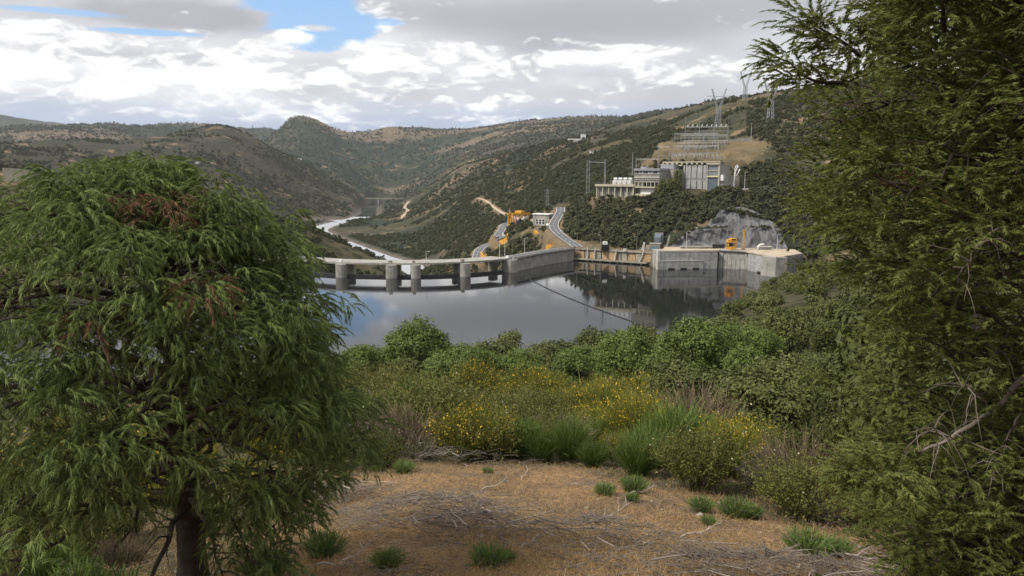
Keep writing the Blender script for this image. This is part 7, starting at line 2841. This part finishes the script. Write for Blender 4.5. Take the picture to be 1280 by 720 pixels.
# ------------------------------------------------------------------ scrub of the far hillsides: one mass of instanced bushes
def build_mass():
    g = np.random.default_rng(17)
    src = bpy.data.collections.new('scrub_sources')
    for i in range(5):
        lob = lobes_for(g, 6, 1.25 if i < 4 else 0.8, 1.7 if i < 4 else 2.6, 0.15)
        P, d = crown_points(g, lob, 170)
        N = d + rand_dirs(len(P), g) * 0.6 + np.array((0, 0, 0.4))
        V, Fq = leaf_quads(P, N, 0.29, g, 0.7)
        o = mesh_np('scrub_source', V, Fq, M['far_scrub'], tint=np.repeat(np.clip(g.random(len(P)), 0, 1), 4))
        COL.objects.unlink(o)
        src.objects.link(o)
    n = 175000
    a = g.uniform(-0.62, 0.62, n)
    r = np.exp(g.uniform(math.log(430), math.log(5600), n))
    x, y = r * np.sin(a), r * np.cos(a)
    z = ground(x, y)
    dens = fbm2(x / 60 + 2, y / 60, 4)
    dens2 = fbm2(x / 240 + 7, y / 240 + 1, 3)
    lushz = ((a > 0.06) & (r < 640)) | ((a > 0.285) & (r < 960))
    keep = (1.2 * dens + 0.9 * dens2 + g.normal(0, 0.09, n) + 0.07 + 0.52 * lushz + 0.16 * ((a < -0.17) & (r > 1100))) > 0.02
    # nothing on level yards, roads, water or in the river bed
    dmin = np.full(n, 1e9)
    for ax, ay, az_, bx, by, bz, half, blend in YARDS:
        d, _ = seg_dist(x, y, (ax, ay), (bx, by))
        dmin = np.minimum(dmin, d - half)
    keep &= dmin > 1.5
    dr, _ = poly_dist(x, y, RIVER)
    keep &= dr > np.interp(r, [500, 1100, 1700, 2800], [30, 26, 30, 60])
    d2, _ = poly_dist(x, y, RIVER2)
    keep &= d2 > 34
    dc, _ = poly_dist(x, y, CREST)
    keep &= dc > 22
    keep &= (z > ZW + 1.0) | (y > 455)
    dab, _ = poly_dist(x, y, ABUT)
    keep &= (dab > 12) & (ground(x, y + 3.0) > ZR)
    yb_ = np.interp(x, SHORE_X, SHORE_Y, left=-1e9, right=-1e9)
    keep &= (y > yb_ + 1.0) | (r > 520)
    # quarry face and intake
    A0, A1 = XYR(828, 458, 0), XYR(985, 458, 0)
    d, _ = seg_dist(x, y, A0, A1)
    keep &= d > 14
    for q0, q1, w in ((XYR(850, 482, 0), XYR(975, 486, 0), 13), (XYR(800, 478, 0), XYR(842, 475, 0), 7), (XYR(840, 655, 0), XYR(910, 655, 0), 36), (XYR(797, 562, 0), XYR(902, 562, 0), 10), (XYR(748, 571, 0), XYR(795, 563, 0), 6), (XYR(893, 552, 0), XYR(938, 556, 0), 17)):
        d, _ = seg_dist(x, y, q0, q1)
        keep &= d > w
    x, y, z, r = x[keep], y[keep], z[keep], r[keep]
    sc = np.minimum(g.lognormal(-0.18, 0.6, len(x)), 1.9) * np.interp(r, [430, 700, 2300, 5600], [1.15, 1.25, 2.0, 3.2])
    # lusher and taller between the power station and the water
    aa = np.arctan2(x, y)
    lush = (aa > 0.07) & (r < 620)
    sc = np.where(lush, sc * 1.35, sc)
    for px0, py0, px1, py1, rr_, n_, s_ in ((864, 285, 912, 282, 485, 16, 0.5), (936, 282, 972, 283, 486, 12, 0.45), (886, 270, 898, 262, 498, 7, 0.8), (900, 259, 960, 272, 503, 20, 0.75), (838, 304, 866, 285, 483, 12, 0.75)):
        for i in range(n_):
            k = (i + g.random()) / n_
            p = PR(px0 + (px1 - px0) * k, py0 + (py1 - py0) * k + 1.5, rr_ - 6 + g.uniform(-1.5, 1.5))
            MASS.append((p.x, p.y, p.z - 0.6, s_ * g.uniform(0.5, 1.1), 0))
    mx = np.array(MASS) if MASS else np.zeros((0, 5))
    X = np.concatenate([x, mx[:, 0]])
    Y = np.concatenate([y, mx[:, 1]])
    Z = np.concatenate([z - 0.15, mx[:, 2]])
    SC = np.concatenate([sc, mx[:, 3] * 2.5])
    me = bpy.data.meshes.new('hillside_scrub')
    me.vertices.add(len(X))
    me.vertices.foreach_set('co', np.stack([X, Y, Z], 1).astype(np.float32).ravel())
    at = me.attributes.new('size', 'FLOAT', 'POINT')
    at.data.foreach_set('value', SC.astype(np.float32))
    at = me.attributes.new('turn', 'FLOAT', 'POINT')
    at.data.foreach_set('value', g.uniform(0, 6.28, len(X)).astype(np.float32))
    o = bpy.data.objects.new('hillside_scrub', me)
    link(o)
    tag(o, kind='stuff')
    ng = bpy.data.node_groups.new('scatter_scrub', 'GeometryNodeTree')
    ng.interface.new_socket('Geometry', in_out='INPUT', socket_type='NodeSocketGeometry')
    ng.interface.new_socket('Geometry', in_out='OUTPUT', socket_type='NodeSocketGeometry')
    N = ng.nodes
    gi, go = N.new('NodeGroupInput'), N.new('NodeGroupOutput')
    ci = N.new('GeometryNodeCollectionInfo')
    ci.inputs['Collection'].default_value = src
    ci.inputs['Separate Children'].default_value = True
    ci.inputs['Reset Children'].default_value = True
    ip = N.new('GeometryNodeInstanceOnPoints')
    ip.inputs['Pick Instance'].default_value = True
    s_ = N.new('GeometryNodeInputNamedAttribute')
    s_.data_type = 'FLOAT'
    s_.inputs[0].default_value = 'size'
    t_ = N.new('GeometryNodeInputNamedAttribute')
    t_.data_type = 'FLOAT'
    t_.inputs[0].default_value = 'turn'
    cx = N.new('ShaderNodeCombineXYZ')
    e2r = N.new('FunctionNodeEulerToRotation')
    lk = ng.links.new
    lk(gi.outputs[0], ip.inputs['Points'])
    lk(ci.outputs[0], ip.inputs['Instance'])
    lk(s_.outputs[0], ip.inputs['Scale'])
    lk(t_.outputs[0], cx.inputs[2])
    lk(cx.outputs[0], e2r.inputs[0])
    lk(e2r.outputs[0], ip.inputs['Rotation'])
    lk(ip.outputs[0], go.inputs[0])
    mod = o.modifiers.new('scatter', 'NODES')
    mod.node_group = ng
    return len(X)


n_mass = build_mass()
print('bushes', nb_, 'oaks', n_ind, 'mass', n_mass, 'MASS', len(MASS))

# ================================================================== HAZE
def build_haze():
    m = bpy.data.materials.new('thin_haze')
    m.use_nodes = True
    nt = m.node_tree
    nt.nodes.clear()
    out = nt.nodes.new('ShaderNodeOutputMaterial')
    v = nt.nodes.new('ShaderNodeVolumePrincipled')
    v.inputs['Color'].default_value = (0.86, 0.92, 1.0, 1)
    v.inputs['Density'].default_value = HAZE
    v.inputs['Anisotropy'].default_value = 0.2
    nt.links.new(v.outputs[0], out.inputs['Volume'])
    mb = MB()
    S = 8600
    mb.box(-S, S, -S, S, ZMIN - 1.0, ZMAX + 60)
    tag(mb.build('haze', m), kind='stuff')


HAZE = 3.6e-5
build_haze()
